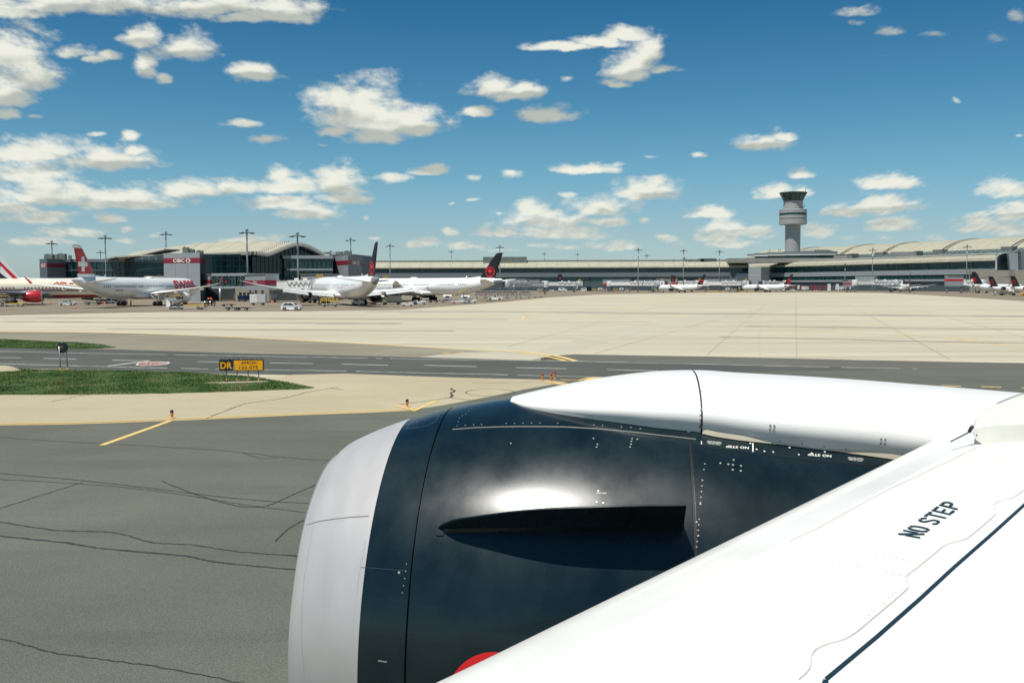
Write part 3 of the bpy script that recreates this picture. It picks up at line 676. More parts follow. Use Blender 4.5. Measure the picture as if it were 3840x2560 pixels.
MX = Matrix(((0, 0, 1), (1, 0, 0), (0, 1, 0))).to_4x4()
mb.lathe([(.01, .45), (.12, .55), (.22, .7), (.3, .95)], 24, 0, Matrix.Translation(AC(AL, B0, D0)) @ Matrix.Rotation(PSI, 4, 'Z') @ MX)
mb.lathe([(1.1, 1.15), (.01, 1.15)], 32, 0, Matrix.Translation(AC(AL, B0, D0)) @ Matrix.Rotation(PSI, 4, 'Z') @ MX)
ownbuild(mb, 'fan', M['darkgrey'], nac)

def hit(bv, x, y, off=.004):
    d = ray(x, y).normalized(); loc, nrm, i, dist = bv.ray_cast(CAMP, d)
    if loc is None: return None
    if nrm.dot(d) > 0: nrm = -nrm
    return loc+nrm*off
def decal_strip(mb, bv, pts, w, off=.004, mi=0, sub=10):
    """painted / joint line of real width w following the surface seen along picture points"""
    P = []
    for a, b in zip(pts[:-1], pts[1:]):
        for k in range(sub): P.append((a[0]+(b[0]-a[0])*k/sub, a[1]+(b[1]-a[1])*k/sub))
    P.append(pts[-1]); Q = [hit(bv, *p, off=off) for p in P]; Q = [q for q in Q if q is not None]
    for a, b in zip(Q[:-1], Q[1:]):
        t = (b-a)
        if t.length > 1 or t.length < 1e-5: continue
        n = (CAMP-a).normalized(); s = t.normalized().cross(n).normalized()*w/2
        mb.add([a+s, b+s, b-s, a-s], [(0, 1, 2, 3)], mi)
def decal_text(mb, bv, txt, o, ux, uy, off=.004, mi=0, spacing=1.05, bold=0.0):
    vs, fs, w_, h_ = text_verts(txt, spacing, bold)
    P = [hit(bv, o[0]+ux[0]*a+uy[0]*b, o[1]+ux[1]*a+uy[1]*b, off) for a, b in vs]
    fs = [f for f in fs if all(P[i] is not None for i in f)]; P = [p or Vector((0, 0, 0)) for p in P]; mb.add(P, fs, mi)
def disc(mb, p, n, r, k=8, mi=0, h=.002):
    a = n.cross(Vector((0, 0, 1))).normalized(); b = n.cross(a)
    mb.add([p+n*h+(a*cos(2*pi*i/k)+b*sin(2*pi*i/k))*r for i in range(k)], [tuple(range(k))], mi)
def rivets(mb, bv, pts, n, r, mi=0, off=.002, skip=0.0, jit=0.0):
    seg = [hypot(b[0]-a[0], b[1]-a[1]) for a, b in zip(pts[:-1], pts[1:])]; tot = sum(seg)
    for i in range(n):
        if random.random() < skip: continue
        d = tot*i/max(1, n-1); k = 0
        while k < len(seg)-1 and d > seg[k]: d -= seg[k]; k += 1
        t = d/max(seg[k], 1e-9); x = pts[k][0]+(pts[k+1][0]-pts[k][0])*t+random.uniform(-jit, jit); y = pts[k][1]+(pts[k+1][1]-pts[k][1])*t+random.uniform(-jit, jit)
        dd = ray(x, y).normalized(); loc, nr, _, _ = bv.ray_cast(CAMP, dd)
        if loc is None: continue
        if nr.dot(dd) > 0: nr = -nr
        disc(mb, loc+nr*off, nr, r, mi=mi)
C3 = lambda ox, oy, s: (lambda x, y: (ox+x/s, oy+y/s))
q = C3(1500, 1500, 1.96); q4 = C3(2500, 1350, 1.755); q7 = C3(1050, 1900, 1.742)
# lip rivets and joint
mb = MB()
rivets(mb, bv_n, [q7(410, 0), q7(372, 130), q7(330, 400), q7(305, 700), q7(300, 850), q7(315, 1100)], 70, .0028, mi=0)
rivets(mb, bv_n, [q7(222, 90), q7(195, 260), q7(160, 460), q7(145, 640), q7(142, 860), q7(160, 1100)], 60, .0026, mi=1)
rivets(mb, bv_n, [q7(590, 0), q7(520, 380), q7(492, 640), q7(485, 870), q7(498, 1140)], 66, .0028, mi=0)
rivets(mb, bv_n, [q7(150, 128), q7(250, 88), q7(350, 66), q7(470, 52), q7(575, 40)], 34, .003); rivets(mb, bv_n, [q7(150, 143), q7(230, 118), q7(330, 94), q7(430, 80)], 24, .003)
decal_strip(mb, bv_n, [q7(143, 130), q7(250, 96), q7(350, 80), q7(470, 67), q7(582, 60)], .004, mi=1)
m_riv = mat('rivet_light', (.60, .60, .56), .5); m_rivd = mat('rivet_dark', (.13, .125, .13), .6)
tag(ownbuild(mb, 'rivet_line', [m_riv, m_rivd], nac), kind='stuff')
# cowl fasteners, stencils, joint lines
m_fast = mat('fastener_bare_metal', (.42, .41, .36), .4, .3); m_line = mat('joint_edge_bare_metal', (.55, .52, .44), .45)
mb = MB()
L_top = [q(385, 215), q(540, 203), q(700, 197), q(880, 194), q(1050, 194), q(1230, 197), q(1450, 210), q(1700, 233), q(1950, 262), q(2175, 287)]
for p in [(422, 190), (480, 188), (541, 183), (600, 180), (781, 173), (842, 173), (905, 171), (967, 170), (1029, 170), (1160, 172), (1425, 184), (1490, 188), (1627, 199), (1697, 203), (1766, 212)]: rivets(mb, bv_n, [q(*p), q(*p)], 1, .0055)
for p in [(815, 319), (1422, 283), (1451, 326), (1445, 346), (1706, 285), (1744, 289), (1701, 304), (1697, 325), (1691, 346), (1493, 756), (1457, 669), (1445, 749), (2180, 895), (2192, 995), (2222, 590), (2207, 764)]: rivets(mb, bv_n, [q(*p), q(*p)], 1, .0065)
for p in [(440, 658), (353, 679), (405, 686), (436, 690), (488, 697), (434, 722), (487, 729)]: rivets(mb, bv_n, [q4(*p), q4(*p)], 1, .0075)
rivets(mb, bv_n, [q(2240, 470), q(2222, 590), q(2207, 764), (2618, 1990), (2612, 2050)], 16, .005, skip=.2)
rivets(mb, bv_n, [q(590, 1), q(486, 102), q(438, 128), q(422, 190)], 10, .005)
rivets(mb, bv_n, [q(50, 212), q(110, 130), q(160, 110), q(250, 102), q(290, 115), q(260, 160), q(200, 192), q(60, 210)], 34, .0035)
rivets(mb, bv_n, [q7(560, 230), q7(540, 330), q7(520, 430), q7(505, 560)], 16, .0035); rivets(mb, bv_n, [q7(828, 373), q7(815, 480), q7(800, 560)], 5, .004)
rivets(mb, bv_n, [q7(779, 428), q7(779, 428)], 1, .009)
tag(ownbuild(mb, 'fastener', [m_fast, m_line], nac), kind='stuff')
mb = MB(); decal_strip(mb, bv_n, L_top, .0042, off=.002, sub=5); ownbuild(mb, 'cowl_joint', m_line, nac)
mb = MB(); decal_strip(mb, bv_n, [q7(530, 393), q7(815, 416)], .003); ownbuild(mb, 'cowl_joint', mat('thin_joint', (.05, .07, .08), .5), nac)
m_sten = mat('stencil_white', (.72, .72, .66), .5)
def stencil(txt, *a, bold=.03):
    mb = MB(); decal_text(mb, bv_n, txt, *a, bold=bold); ownbuild(mb, 'stencil', m_sten, nac)
stencil('HOIST POINT', q(1446, 689), (38, .5), (0, -4.6)); stencil('HOIST POINT', q7(644, 1006), (32, 5), (0, -4.8))
# roundel (only its upper arc clears the wing)
mb = MB(); cx_, cy_, R_ = 1852, 2618, 176
N_ = 56; pr = []
for i in range(N_):
    a = 2*pi*i/N_
    pr.append((hit(bv_n, cx_+R_*cos(a), cy_-R_*sin(a), .004), hit(bv_n, cx_+R_*.72*cos(a), cy_-R_*.72*sin(a), .004)))
for i in range(N_):
    a, b = pr[i], pr[(i+1) % N_]
    if all(v is not None for v in a+b): mb.add([a[0], b[0], b[1], a[1]], [(0, 1, 2, 3)])
lf = [hit(bv_n, cx_+x*R_*.62, cy_-y*R_*.62, .004) for x, y in LEAF]
if all(v is not None for v in lf): mb.poly(lf)
ownbuild(mb, 'emblem', M['leafred'], nac)

# chine (strake) on the near side of the nacelle
root = [(1640, 1978), (1700, 1977), (1800, 1977), (1950, 1976), (2100, 1976), (2300, 1975), (2450, 1975), (2562, 1975)]
tipy = [1978, 1951, 1935, 1916, 1904, 1897, 1894, 1892]
_r = catmull([(a[0], b) for a, b in zip(root, tipy)], 5); root = [(x, 1978-3*(x-1640)/922) for x, _ in _r]; tipy = [min(1978, t) for _, t in _r]
mb = MB(); rows = []
for (x, y), ty in zip(root, tipy):
    p = hit(bv_n, x, y, 0); a, b, d = toAC(p); n = Vector((0, 0, 0)); nb, nd = b-B0, d-D0; l = hypot(nb, nd); nb /= l; nd /= l
    lo_, hi_ = 0.0, 0.8
    for _ in range(30):
        m_ = (lo_+hi_)/2; yy_ = px(AC(a, b+nb*m_, d+nd*m_))[1]
        if yy_ > ty: lo_ = m_
        else: hi_ = m_
    h = lo_; th = .02
    P0 = AC(a, b, d); P1 = AC(a, b+nb*h, d+nd*h); t_ = AC(0, -nd, nb)-AC(0, 0, 0)
    rows.append([P0-t_*.035-(P1-P0)*.02, P0-t_*.014+(P1-P0)*.12, P1-t_*.005, P1+t_*.005, P0+t_*.014+(P1-P0)*.12, P0+t_*.035])
mb.grid(rows, smooth=False, closed=True); mb.poly(rows[-1]); mb.poly(rows[0])
strake = ownbuild(mb, 'strake', m_cowl, nac)
mb = MB()
for x0, x1, y0, y1 in ((1636, 1664, 1952, 2008), (2540, 2565, 1935, 2005)):
    n = 8; rr = [[hit(bv_n, x0+(x1-x0)*i/n, y0+(y1-y0)*j/n, .008) for j in range(n+1)] for i in range(n+1)]; mb.grid(rr, smooth=True)
    0 and [[hit(bv_n, x0+(x1-x0)*i/n, y0+(y1-y0)*j/n, o_) for o_ in (.008, -.004)] for i, j in [(0, j) for j in range(n+1)]+[(i, n) for i in range(n+1)]]
    ownbuild(mb, 'strake_pad', m_cowl, nac); mb = MB()

# pylon fairing: arch sections standing on the nacelle
low = [(1914, 1505), (1959, 1523), (2056, 1545), (2163, 1562), (2265, 1577), (2450, 1602), (2630, 1621), (2790, 1646), (2956, 1670), (3100, 1688), (3241, 1703), (3400, 1723)]
crest = [(1916, 1489), (2120, 1445), (2283, 1417), (2416, 1401), (2514, 1394), (2644, 1393), (2775, 1402), (3036, 1416), (3265, 1431), (3510, 1450), (3706, 1466), (3900, 1482)]
def crest_d(a):                                      # depth below the eye of the crest line above b=B0 at station a
    best = None
    p0 = None
    for (x, y) in crest:
        r = ray(x, y); ra, rb, rd = r.x*cos(PSI)+r.y*sin(PSI), -r.x*sin(PSI)+r.y*cos(PSI), -r.z
        t = B0/rb; aa, dd = ra*t, rd*t
        if p0 and p0[0] <= a <= aa: return p0[1]+(dd-p0[1])*(a-p0[0])/(aa-p0[0])
        p0 = (aa, dd)
    return None
st = []
for x, y in low:
    p = hit(bv_n, x, y, 0)
    if p is None: continue
    st.append(toAC(p))
0 and print('fairing stations', [tuple(round(c, 2) for c in s) for s in st])
# extend rearwards beyond what the nacelle carries
a_tip = st[0][0]
base_tab = [(s[0], B0-s[1], s[2]) for s in st]
crest_tab = []
for x, y in crest:
    r = ray(x, y); ra, rb, rd = r.x*cos(PSI)+r.y*sin(PSI), -r.x*sin(PSI)+r.y*cos(PSI), -r.z; t = B0/rb; crest_tab.append((ra*t, rd*t))
0 and print('crest', [tuple(round(c, 2) for c in s) for s in crest_tab])
def fair_rows(a0, a1, n, off=0.0):
    rows = []
    for i in range(n+1):
        a = a0+(a1-a0)*i/n
        w = smooth1([s[0] for s in base_tab], [s[1] for s in base_tab], a) if a <= base_tab[-1][0] else base_tab[-1][1]; db = smooth1([s[0] for s in base_tab], [s[2] for s in base_tab], a) if a <= base_tab[-1][0] else base_tab[-1][2]
        if a > base_tab[-1][0]: db = base_tab[-1][2]+(a-base_tab[-1][0])*.04
        dc = smooth1([c[0] for c in crest_tab], [c[1] for c in crest_tab], a) if a > crest_tab[0][0] else crest_tab[0][1]
        k = min(1, max(0, (a-a_tip)/.9)); dc = min(dc-.0, db-.002)
        row = []; NN = 40
        bul = 1+.10*k
        for j in range(NN+1):
            t = -1+2*j/NN; an = t*pi/2                  # -90..90 about the crest
            s_ = abs(sin(an))**(1.0-.18*k)*(1 if t > 0 else -1); c_ = abs(cos(an))**(.80)
            ww = w*(1+off)*(1+(bul-1)*sin(pi*min(1, c_*1.15))**1)
            row.append(AC(a, B0+ww*s_, db-(db-dc)*(c_)*(1+off)))
        lowr = AC(a, B0-w*.98, db+.12); row = [lowr]+row+[AC(a, B0+w*.98, db+.12)]
        rows.append(row)
    return rows
a_end = 4.6; a_sp = toAC(hit(bv_n, 2630, 1621, 0))[0]
mb = MB(); r1 = fair_rows(a_tip, a_sp-.006, 50); mb.grid(r1); r2 = fair_rows(a_sp+.006, a_end, 60); mb.grid(r2)
m_fair = mat('fairing_white_gloss', (.82, .81, .77), .38, var=.02, coat=.15, scale=.7)
gap_ = fair_rows(a_sp-.02, a_sp+.02, 2, off=-.012); mb.grid(gap_, mi=1)
fair = ownbuild(mb, 'pylon_fairing', [m_fair, M['black']])
tmp = MB(); tmp.grid(r1); tmp.grid(r2); bv_f = BV(tmp)
mb = MB()
rivets(mb, bv_f, [q(2210, 38), q(2209, 100), q(2208, 145), q(2210, 180)], 5, .007, mi=0); rivets(mb, bv_f, [q(2211, 196), q(2211, 196)], 1, .014)
rivets(mb, bv_f, [q4(240, 130), q4(228, 210), q4(222, 345), q4(224, 440)], 9, .005)
rivets(mb, bv_f, [q4(312, 474), q4(450, 494), q4(590, 512), q4(730, 530), q4(870, 545), q4(1165, 580), q4(1320, 600), q4(1470, 624)], 9, .006)
for p in [(682, 428), (708, 432), (680, 457), (705, 461), (1410, 519), (1438, 522), (1408, 547), (1435, 551)]: rivets(mb, bv_f, [q4(*p), q4(*p)], 1, .008)
rivets(mb, bv_f, [q4(300, 105), q4(700, 130), q4(1240, 180), q4(1900, 245)], 26, .0035, mi=1)
decal_strip(mb, bv_f, [q(1385, 460-588+0), q(1400, -110)], .003, mi=1)
for p in [(1620, -1), (1800, -30)]: pass
tag(ownbuild(mb, 'fairing_fastener', [mat('fastener_grey', (.22, .21, .19), .5), mat('faint_grey_line', (.60, .60, .57), .5)], fair), kind='stuff')
# hinge panel stencils below the fairing: lettering seen upside down
stencil('NO STEP', q4(541, 572), (-86, -6), (-.5, 8.6), bold=.035)
stencil('NO STEP', q4(1084, 626), (-89, -7), (-.5, 8.8), bold=.035)
for i, t_ in enumerate(('THRUST REVERSER', 'HINGE AND HOIST', 'POINT ACCESS')): stencil(t_, q4(360-8*(i == 2), 540+i*7.5), (-54+8*(i == 2), -4.5), (0, 3.2), bold=.02)
for i, t_ in enumerate(('THRUST REVERSER', 'LATCH AND HOIST', 'POINT ACCESS')): stencil(t_, q4(1293-8*(i == 2), 648+i*7.5), (-58+10*(i == 2), -5), (0, 3.2), bold=.02)
mb = MB(); decal_strip(mb, bv_n, [q4(567, 548), q4(567, 605)], .009); decal_strip(mb, bv_n, [q4(228, 535), q4(229, 556)], .007)
rivets(mb, bv_n, [q4(550, 549), q4(585, 575), q4(595, 597), q4(700, 606)], 4, .007); rivets(mb, bv_n, [q4(808, 577), q4(811, 600), q4(866, 623), q4(1040, 605)], 4, .007)
tag(ownbuild(mb, 'hinge_fastener', m_sten, nac), kind='stuff')
mb = MB(); decal_strip(mb, bv_n, [q4(228, 572), q4(420, 600), q4(800, 645), q4(1200, 690), q4(1500, 700)], .006); ownbuild(mb, 'cowl_joint', M['black'], nac)
mb = MB(); decal_strip(mb, bv_n, [q4(235, 484), q4(320, 503), q4(480, 527), q4(720, 552), q4(1000, 583), q4(1300, 625), q4(1590, 665)], .035, off=.022); ownbuild(mb, 'hinge_edge', mat('cream_seal_edge', (.62, .55, .42), .5), nac)

# ---- wing
def on_ray_drop(x, y, d):
    r = ray(x, y); p = CAMP + r*(-d/r.z); return toAC(p)
LEa = on_ray_drop(1633, 2560, 1.42); LEb = on_ray_drop(3641, 1600, 1.06)
0 and print('LE', LEa, LEb, on_ray_drop(2596, 2106, 1.27))
def LE(b):
    t = (b-LEa[1])/(LEb[1]-LEa[1]); return LEa[0]+(LEb[0]-LEa[0])*t, LEa[2]+(LEb[2]-LEa[2])*t
def wing_row(b):
    a, d = LE(b); a += .02; c = max(2.2, 9.6-.62*b); row = []
    n0 = .20+.0*b; k0 = 1-.03*b
    up = [(0, 0), (.004, .03), (.015, .062), (.035, .095), (.07, .132), (.12, .168), (.19, .203), (.28, .234), (.40, .262), (.55, .287), (.8, .315), (1.15, .342), (1.6, .362), (2.2, .375), (3.0, .375), (4.2, .34), (5.6, .26), (c, .05)]
    lo = [(c, .02), (5.6, -.10), (3.5, -.24), (2.0, -.26), (1.1, -.22), (.55, -.17), (.25, -.12), (.10, -.08), (.03, -.04)]
    s = max(.45, k0); d += .058*max(0, min(1, 1-(b-LEa[1])/(LEb[1]-LEa[1])))
    for x, z in up: row.append(AC(a+min(x, c-.001*(c-x)), b, d-z*s+.02))
    for x, z in lo: row.append(AC(a+min(x, c), b, d-z*s+.02))
    return row
mb = MB(); bs = frange(-.2, 15, 120); rows = [wing_row(b) for b in bs]
mb.grid([r[9:]+r[:1] for r in rows]); mb.grid([r[:10] for r in rows], mi=1); mb.poly(rows[0][::-1]); mb.poly(rows[-1])
m_le = mat('leading_edge_grey_white', (.81, .80, .745), .35, var=.10, scale=1.2, coat=.3, stretch=(1, 1, 3))
m_wing, nt3, b3 = new_mat('wing_white_gloss')
def wing_nodes():
    N = nt3.nodes.new; L = nt3.links.new; tc = N('ShaderNodeTexCoord')
    n = N('ShaderNodeTexNoise'); n.inputs['Scale'].default_value = .9; n.inputs['Detail'].default_value = 6; L(tc.outputs['Object'], n.inputs[0])
    cr = N('ShaderNodeValToRGB'); L(n.outputs['Fac'], cr.inputs[0]); cr.color_ramp.elements[0].position = .3; cr.color_ramp.elements[0].color = (.73, .72, .68, 1); cr.color_ramp.elements[1].position = .65; cr.color_ramp.elements[1].color = (.80, .79, .75, 1)
    L(cr.outputs[0], b3.inputs['Base Color']); b3.inputs['Roughness'].default_value = .5; b3.inputs['Coat Weight'].default_value = .1; b3.inputs['Coat Roughness'].default_value = .1
wing_nodes()
bv_w = BV(mb); wing = ownbuild(mb, 'wing', [m_wing, m_le])
mb = MB(); q6 = C3(3000, 1750, 1.9357)
decal_strip(mb, bv_w, [(3090, 2572), q6(190, 1552), q6(560, 1242), q6(870, 968), q6(1110, 745), q6(1400, 490), q6(1626, 285), (3870, 1872)], .0165, mi=0)
PJ = [mat('dark_gap_seal', (.012, .035, .055), .5), mat('faint_wing_line', (.66, .64, .56), .5)]
ownbuild(mb, 'gap_seal', PJ, wing); mb = MB()
decal_strip(mb, bv_w, [q6(-80, 545), q6(0, 508), q6(120, 452), q6(600, 188), q6(1000, 0), (3680, 1671), (3840, 1598)], .003, mi=1)
ownbuild(mb, 'panel_joint', PJ, wing); mb = MB()
wav = catmull([q6(-10, 1548), q6(60, 1480), q6(80, 1420), q6(85, 1370), q6(120, 1325), q6(200, 1290), q6(320, 1255), q6(410, 1200), q6(560, 1075), q6(760, 905), q6(785, 860), q6(770, 800), q6(850, 735), q6(985, 625), q6(1060, 568), q6(1200, 528), q6(1290, 460), q6(1410, 355), q6(1420, 320), q6(1405, 290), q6(1440, 252), q6(1540, 228), q6(1626, 170)], 4)
decal_strip(mb, bv_w, wav, .0035, mi=1, sub=2)
ownbuild(mb, 'panel_joint', PJ, wing); mb = MB()
for t_ in ([q6(620, 185), q6(1350, 260)], [q6(640, 170), q6(1100, 235)], [q6(180, 563), q6(790, 672)], [q6(90, 640), q6(720, 782)], [q6(690, 910), q6(410, 1155)]): rivets(mb, bv_w, t_, 14, .0035, mi=1, skip=.35, jit=3)
tag(ownbuild(mb, 'wing_fastener', PJ, wing), kind='stuff')
# NO STEP stencil on the wing: strokes of a stencil alphabet
SA = {'N': [[(0, 0), (.22, 0), (.22, .62), (0, .72)], [(0, 1), (0, .84), (.78, .0), (1, 0), (1, .12), (.22, 1)], [(.78, .38), (1, .26), (1, 1), (.78, 1)]],
 'O': [[(.42, 0), (.2, .05), (.05, .2), (0, .4), (0, .6), (.05, .8), (.2, .95), (.42, 1), (.42, .84), (.28, .76), (.24, .6), (.24, .4), (.28, .24), (.42, .16)], [(.58, 0), (.8, .05), (.95, .2), (1, .4), (1, .6), (.95, .8), (.8, .95), (.58, 1), (.58, .84), (.72, .76), (.76, .6), (.76, .4), (.72, .24), (.58, .16)]],
 'S': [[(0, .24), (.24, .26), (.3, .17), (.45, .14), (.45, 0), (.2, .03), (.05, .12)], [(.56, 0), (.56, .15), (.72, .2), (.76, .3), (.7, .39), (.1, .58), (.02, .7), (.05, .85), (.2, .97), (.44, 1), (.44, .86), (.3, .82), (.26, .74), (.32, .66), (.9, .45), (.99, .3), (.95, .14), (.8, .04)], [(.56, 1), (.8, .96), (.96, .84), (.98, .74), (.76, .72), (.7, .82), (.56, .86)]],
 'T': [[(0, 1), (0, .84), (.34, .84), (.34, 1)], [(.4, 0), (.62, 0), (.62, 1), (.4, 1)], [(.68, 1), (.68, .84), (1, .84), (1, 1)]],
 'E': [[(0, 0), (.24, 0), (.24, 1), (0, 1)], [(.32, 0), (1, 0), (1, .15), (.32, .15)], [(.32, .43), (.85, .43), (.85, .57), (.32, .57)], [(.32, .85), (1, .85), (1, 1), (.32, 1)]],
 'P': [[(0, 0), (.24, 0), (.24, 1), (0, 1)], [(.32, 1), (.7, 1), (.93, .9), (1, .72), (.93, .52), (.7, .42), (.32, .42), (.32, .57), (.65, .57), (.76, .65), (.76, .77), (.65, .85), (.32, .85)]]}
mb = MB(); seq = [('N', 0, .13), ('O', .155, .125), ('S', .385, .125), ('T', .535, .125), ('E', .69, .12), ('P', .845, .13)]
o_ = q6(868, 521); e_ = q6(1190, 277); up_ = (q6(708, 492)[0]-o_[0], q6(708, 492)[1]-o_[1]); ux_ = (e_[0]-o_[0], e_[1]-o_[1]); up2 = (q6(1060, 243)[0]-e_[0], q6(1060, 243)[1]-e_[1])
from mathutils.geometry import tessellate_polygon
for ch, s0, w_ in seq:
    for po in SA[ch]:
        PP = []
        for i in range(len(po)):
            a, b = po[i], po[(i+1) % len(po)]
            for k in range(3):
                x, y = a[0]+(b[0]-a[0])*k/3, a[1]+(b[1]-a[1])*k/3; s = s0+x*w_
                u = (up_[0]+(up2[0]-up_[0])*s, up_[1]+(up2[1]-up_[1])*s)
                PP.append(hit(bv_w, o_[0]+ux_[0]*s+u[0]*y, o_[1]+ux_[1]*s+u[1]*y, .004))
        mb.add(PP, [tuple(t) for t in tessellate_polygon([PP])])
    ownbuild(mb, 'stencil_letter', PJ[0], wing); mb = MB()
# inboard slat end: raised leading edge beyond the pylon, with its worn seal
m_seal = mat('worn_seal_cream', (.77, .755, .67), .45, var=.12, scale=4)
sp = catmull([(3648, 1606), (3650, 1580), (3662, 1556), (3690, 1533), (3735, 1511), (3790, 1489), (3870, 1462), (4000, 1412), (4200, 1340)], 4)
rows = []
for i, (x, y) in enumerate(sp):
    Y = 6.0+1.2*i/(len(sp)-1); p = W(x, y, Y); aft = AC(1, 0, 0)-AC(0, 0, 0); row = []
    for t_, z in ((1.1, -.26), (.5, -.22), (.12, -.14), (.02, -.07), (0, -.02), (.02, .0), (.06, .012), (.15, .02), (.4, .03), (.9, .02), (1.6, -.06)): row.append(p+aft*t_+Vector((0, 0, z)))
    rows.append(row)
mb = MB(); mb.grid(rows); mb.poly(rows[0]); slat = ownbuild(mb, 'slat', m_seal)
mb = MB(); mb.tube([r[3]+Vector((0, 0, .03)) for r in rows[:17]], .008, 6); mb2 = MB(); mb2.tube([r[3]+Vector((0, 0, .055)) for r in rows[15:]], [.006]+[.022]*(len(rows)-16), 6); ownbuild(mb, 'seal', mat('dark_rubber_seal', (.10, .12, .13), .6), slat); ownbuild(mb2, 'slat_edge', M['grey_paint'], slat)
mb = MB(); mb.tube([W(3634, 1620, 5.98), W(3641, 1606, 5.98), W(3648, 1596, 5.98)], .011, 6); mb.tube([W(3565, 1655, 5.9), W(3634, 1620, 5.98)], .004, 6); ownbuild(mb, 'seal_bracket', M['black'], slat)

# ================================================================== BUILDINGS
UP = Vector((0, 0, 1))
def vwall(mb, p0, p1, z0, z1, th=.3, mi=0, out=0.0):
    """upright slab from p0 to p1 (plan points), outer face towards the camera, pushed out by `out`"""
    a = Vector((p0[0], p0[1], 0)); b = Vector((p1[0], p1[1], 0)); t = (b-a).normalized(); n = Vector((t.y, -t.x, 0))
    if n.dot(Vector((0, 0, 0))-a) < 0: n = -n
    a = a+n*out; b = b+n*out; c = b-n*th; d = a-n*th
    vs = [Vector((p.x, p.y, z)) for z in (z0, z1) for p in (a, b, c, d)]
    return mb.add(vs, [(3, 2, 1, 0), (4, 5, 6, 7), (0, 1, 5, 4), (1, 2, 6, 5), (2, 3, 7, 6), (3, 0, 4, 7)], mi)
def lerp(a, b, t): return a+(b-a)*t
def wallpart(name, m, par, p0, p1, z0, z1, th=.3, out=0.0):
    mb = MB(); vwall(mb, p0, p1, z0, z1, th, 0, out); return ownb(mb, name, m, par)
def ownb(mb, name, m, par):
    o = par; off = Vector((0, 0, 0))
    while o is not None: off += o.location; o = o.parent
    mb.v = [tuple(Vector(v)-off) for v in mb.v]; return mb.build(name, m, par)
def glazing(par, p0, p1, z0, z1, bays, m, out=.0, mull=2.0, rails=(), brace=(), col=True, mulw=.09):
    """bays of glass, each a window with its own mullion grid, and a column between bays"""
    p0 = Vector((p0[0], p0[1], 0)); p1 = Vector((p1[0], p1[1], 0))
    for i in range(bays):
        a = p0.lerp(p1, i/bays); b = p0.lerp(p1, (i+1)/bays); mb = MB(); vwall(mb, a, b, z0, z1, .15, 0, out)
        w = ownb(mb, 'window', m, par)
        mb = MB(); n = max(1, round((b-a).length/mull))
        for k in range(1, n): 
            c = a.lerp(b, k/n); t = (b-a).normalized()*mulw/2; vwall(mb, c-t, c+t, z0, z1, .08, 0, out+.09)
        for r in rails: vwall(mb, a, b, r-.06, r+.06, .08, 0, out+.10)
        if i in brace or (i-1) in brace:
            s = 1 if i in brace else -1; A = a.lerp(b, .0 if s > 0 else 1.); B = b if s > 0 else a
            t = (b-a).normalized(); n_ = Vector((t.y, -t.x, 0)); n_ = n_ if n_.dot(-a) > 0 else -n_
            mb.tube([A+n_*(out+.3)+UP*z0, B+n_*(out+.3)+UP*z1], .09, 6)
        if mb.v: ownb(mb, 'mullion', M['mull'], w)
        if col and i > 0:
            t = (p1-p0).normalized()*.3; ownb(vwall(MB(), a-t, a+t, z0, z1, .3, 0, out+.35), 'column', M['mull'], par)

M['poster_red'] = mat('poster_red', (.30, .035, .04), .6)
# ---- long concourse behind the far stands
YC = 860
cc_ = tag(empty('concourse', CP(2000, YC)), 'long low concourse with cream curved roof and teal window bands, behind the far stands', 'terminal')
c0, c1 = CP(1300, YC+4), CP(2806, YC-2)
def cseg(x): return CP(x, lerp(YC+4, YC-2, (x-1300)/1506))
wallpart('wall', M['clad3'], cc_, c0, c1, 0, 8.2, 30)
wallpart('wall', M['clad'], cc_, c0, c1, 11.8, 16.0, 30, .6)
wallpart('wall', M['clad3'], cc_, c0, c1, 8.2, 21, 29, -1.)
glazing(cc_, c0, c1, 16.0, 20.2, 24, M['glass'], .0, 2.4, (), (2, 6, 10, 14, 18, 22))
glazing(cc_, cseg(1950), cseg(2310), 8.2, 11.8, 8, M['glass'], .0, 2.4, (), (1, 4))
glazing(cc_, cseg(1380), cseg(1900), 8.2, 11.8, 9, M['glass'], .0, 2.4)
def roof_strip(par, p0, p1, prof, n, m, seam=0., name='roof', ribm=None):
    """curved roof swept from p0 to p1; prof = [(inward distance, height)]"""
    p0 = Vector((p0[0], p0[1], 0)); p1 = Vector((p1[0], p1[1], 0)); t = (p1-p0).normalized(); inn = Vector((-t.y, t.x, 0))
    if inn.dot(p0) < 0: inn = -inn
    mb = MB(); rows = [[p0.lerp(p1, i/n)+inn*d+UP*z for d, z in prof] for i in range(n+1)]; mb.grid(rows)
    low = [[p0.lerp(p1, i/n)+inn*d+UP*(z-.5) for d, z in prof] for i in range(n+1)]; mb.grid(low, flip=True)
    mb.grid([[r[0] for r in rows], [r[0] for r in low]], smooth=False); mb.grid([rows[0], low[0]], smooth=False); mb.grid([rows[-1], low[-1]], smooth=False)
    o = ownb(mb, name, m, par)
    if seam:
        L_ = (p1-p0).length; k = int(L_/seam); mb = MB()
        for i in range(1, k):
            q_ = p0.lerp(p1, i/k)
            for (d0, z0), (d1, z1) in zip(prof[:-1], prof[1:]):
                a, b = q_+inn*d0+UP*(z0+.04), q_+inn*d1+UP*(z1+.04); w = t*.16; mb.add([a-w, a+w, b+w, b-w], [(0, 1, 2, 3)])
        ownb(mb, 'roof_seam', ribm or M['seam'], o)
    return o
M['seam'] = mat('roof_seam', (.33, .30, .20), .7)
prof = [(-2.0, 20.0), (-1.9, 20.9), (0, 21.6), (3, 23.0), (7, 24.3), (12, 25.2), (18, 25.7)]
roof_strip(cc_, c0, c1, prof, 12, M['roof'], 9.)
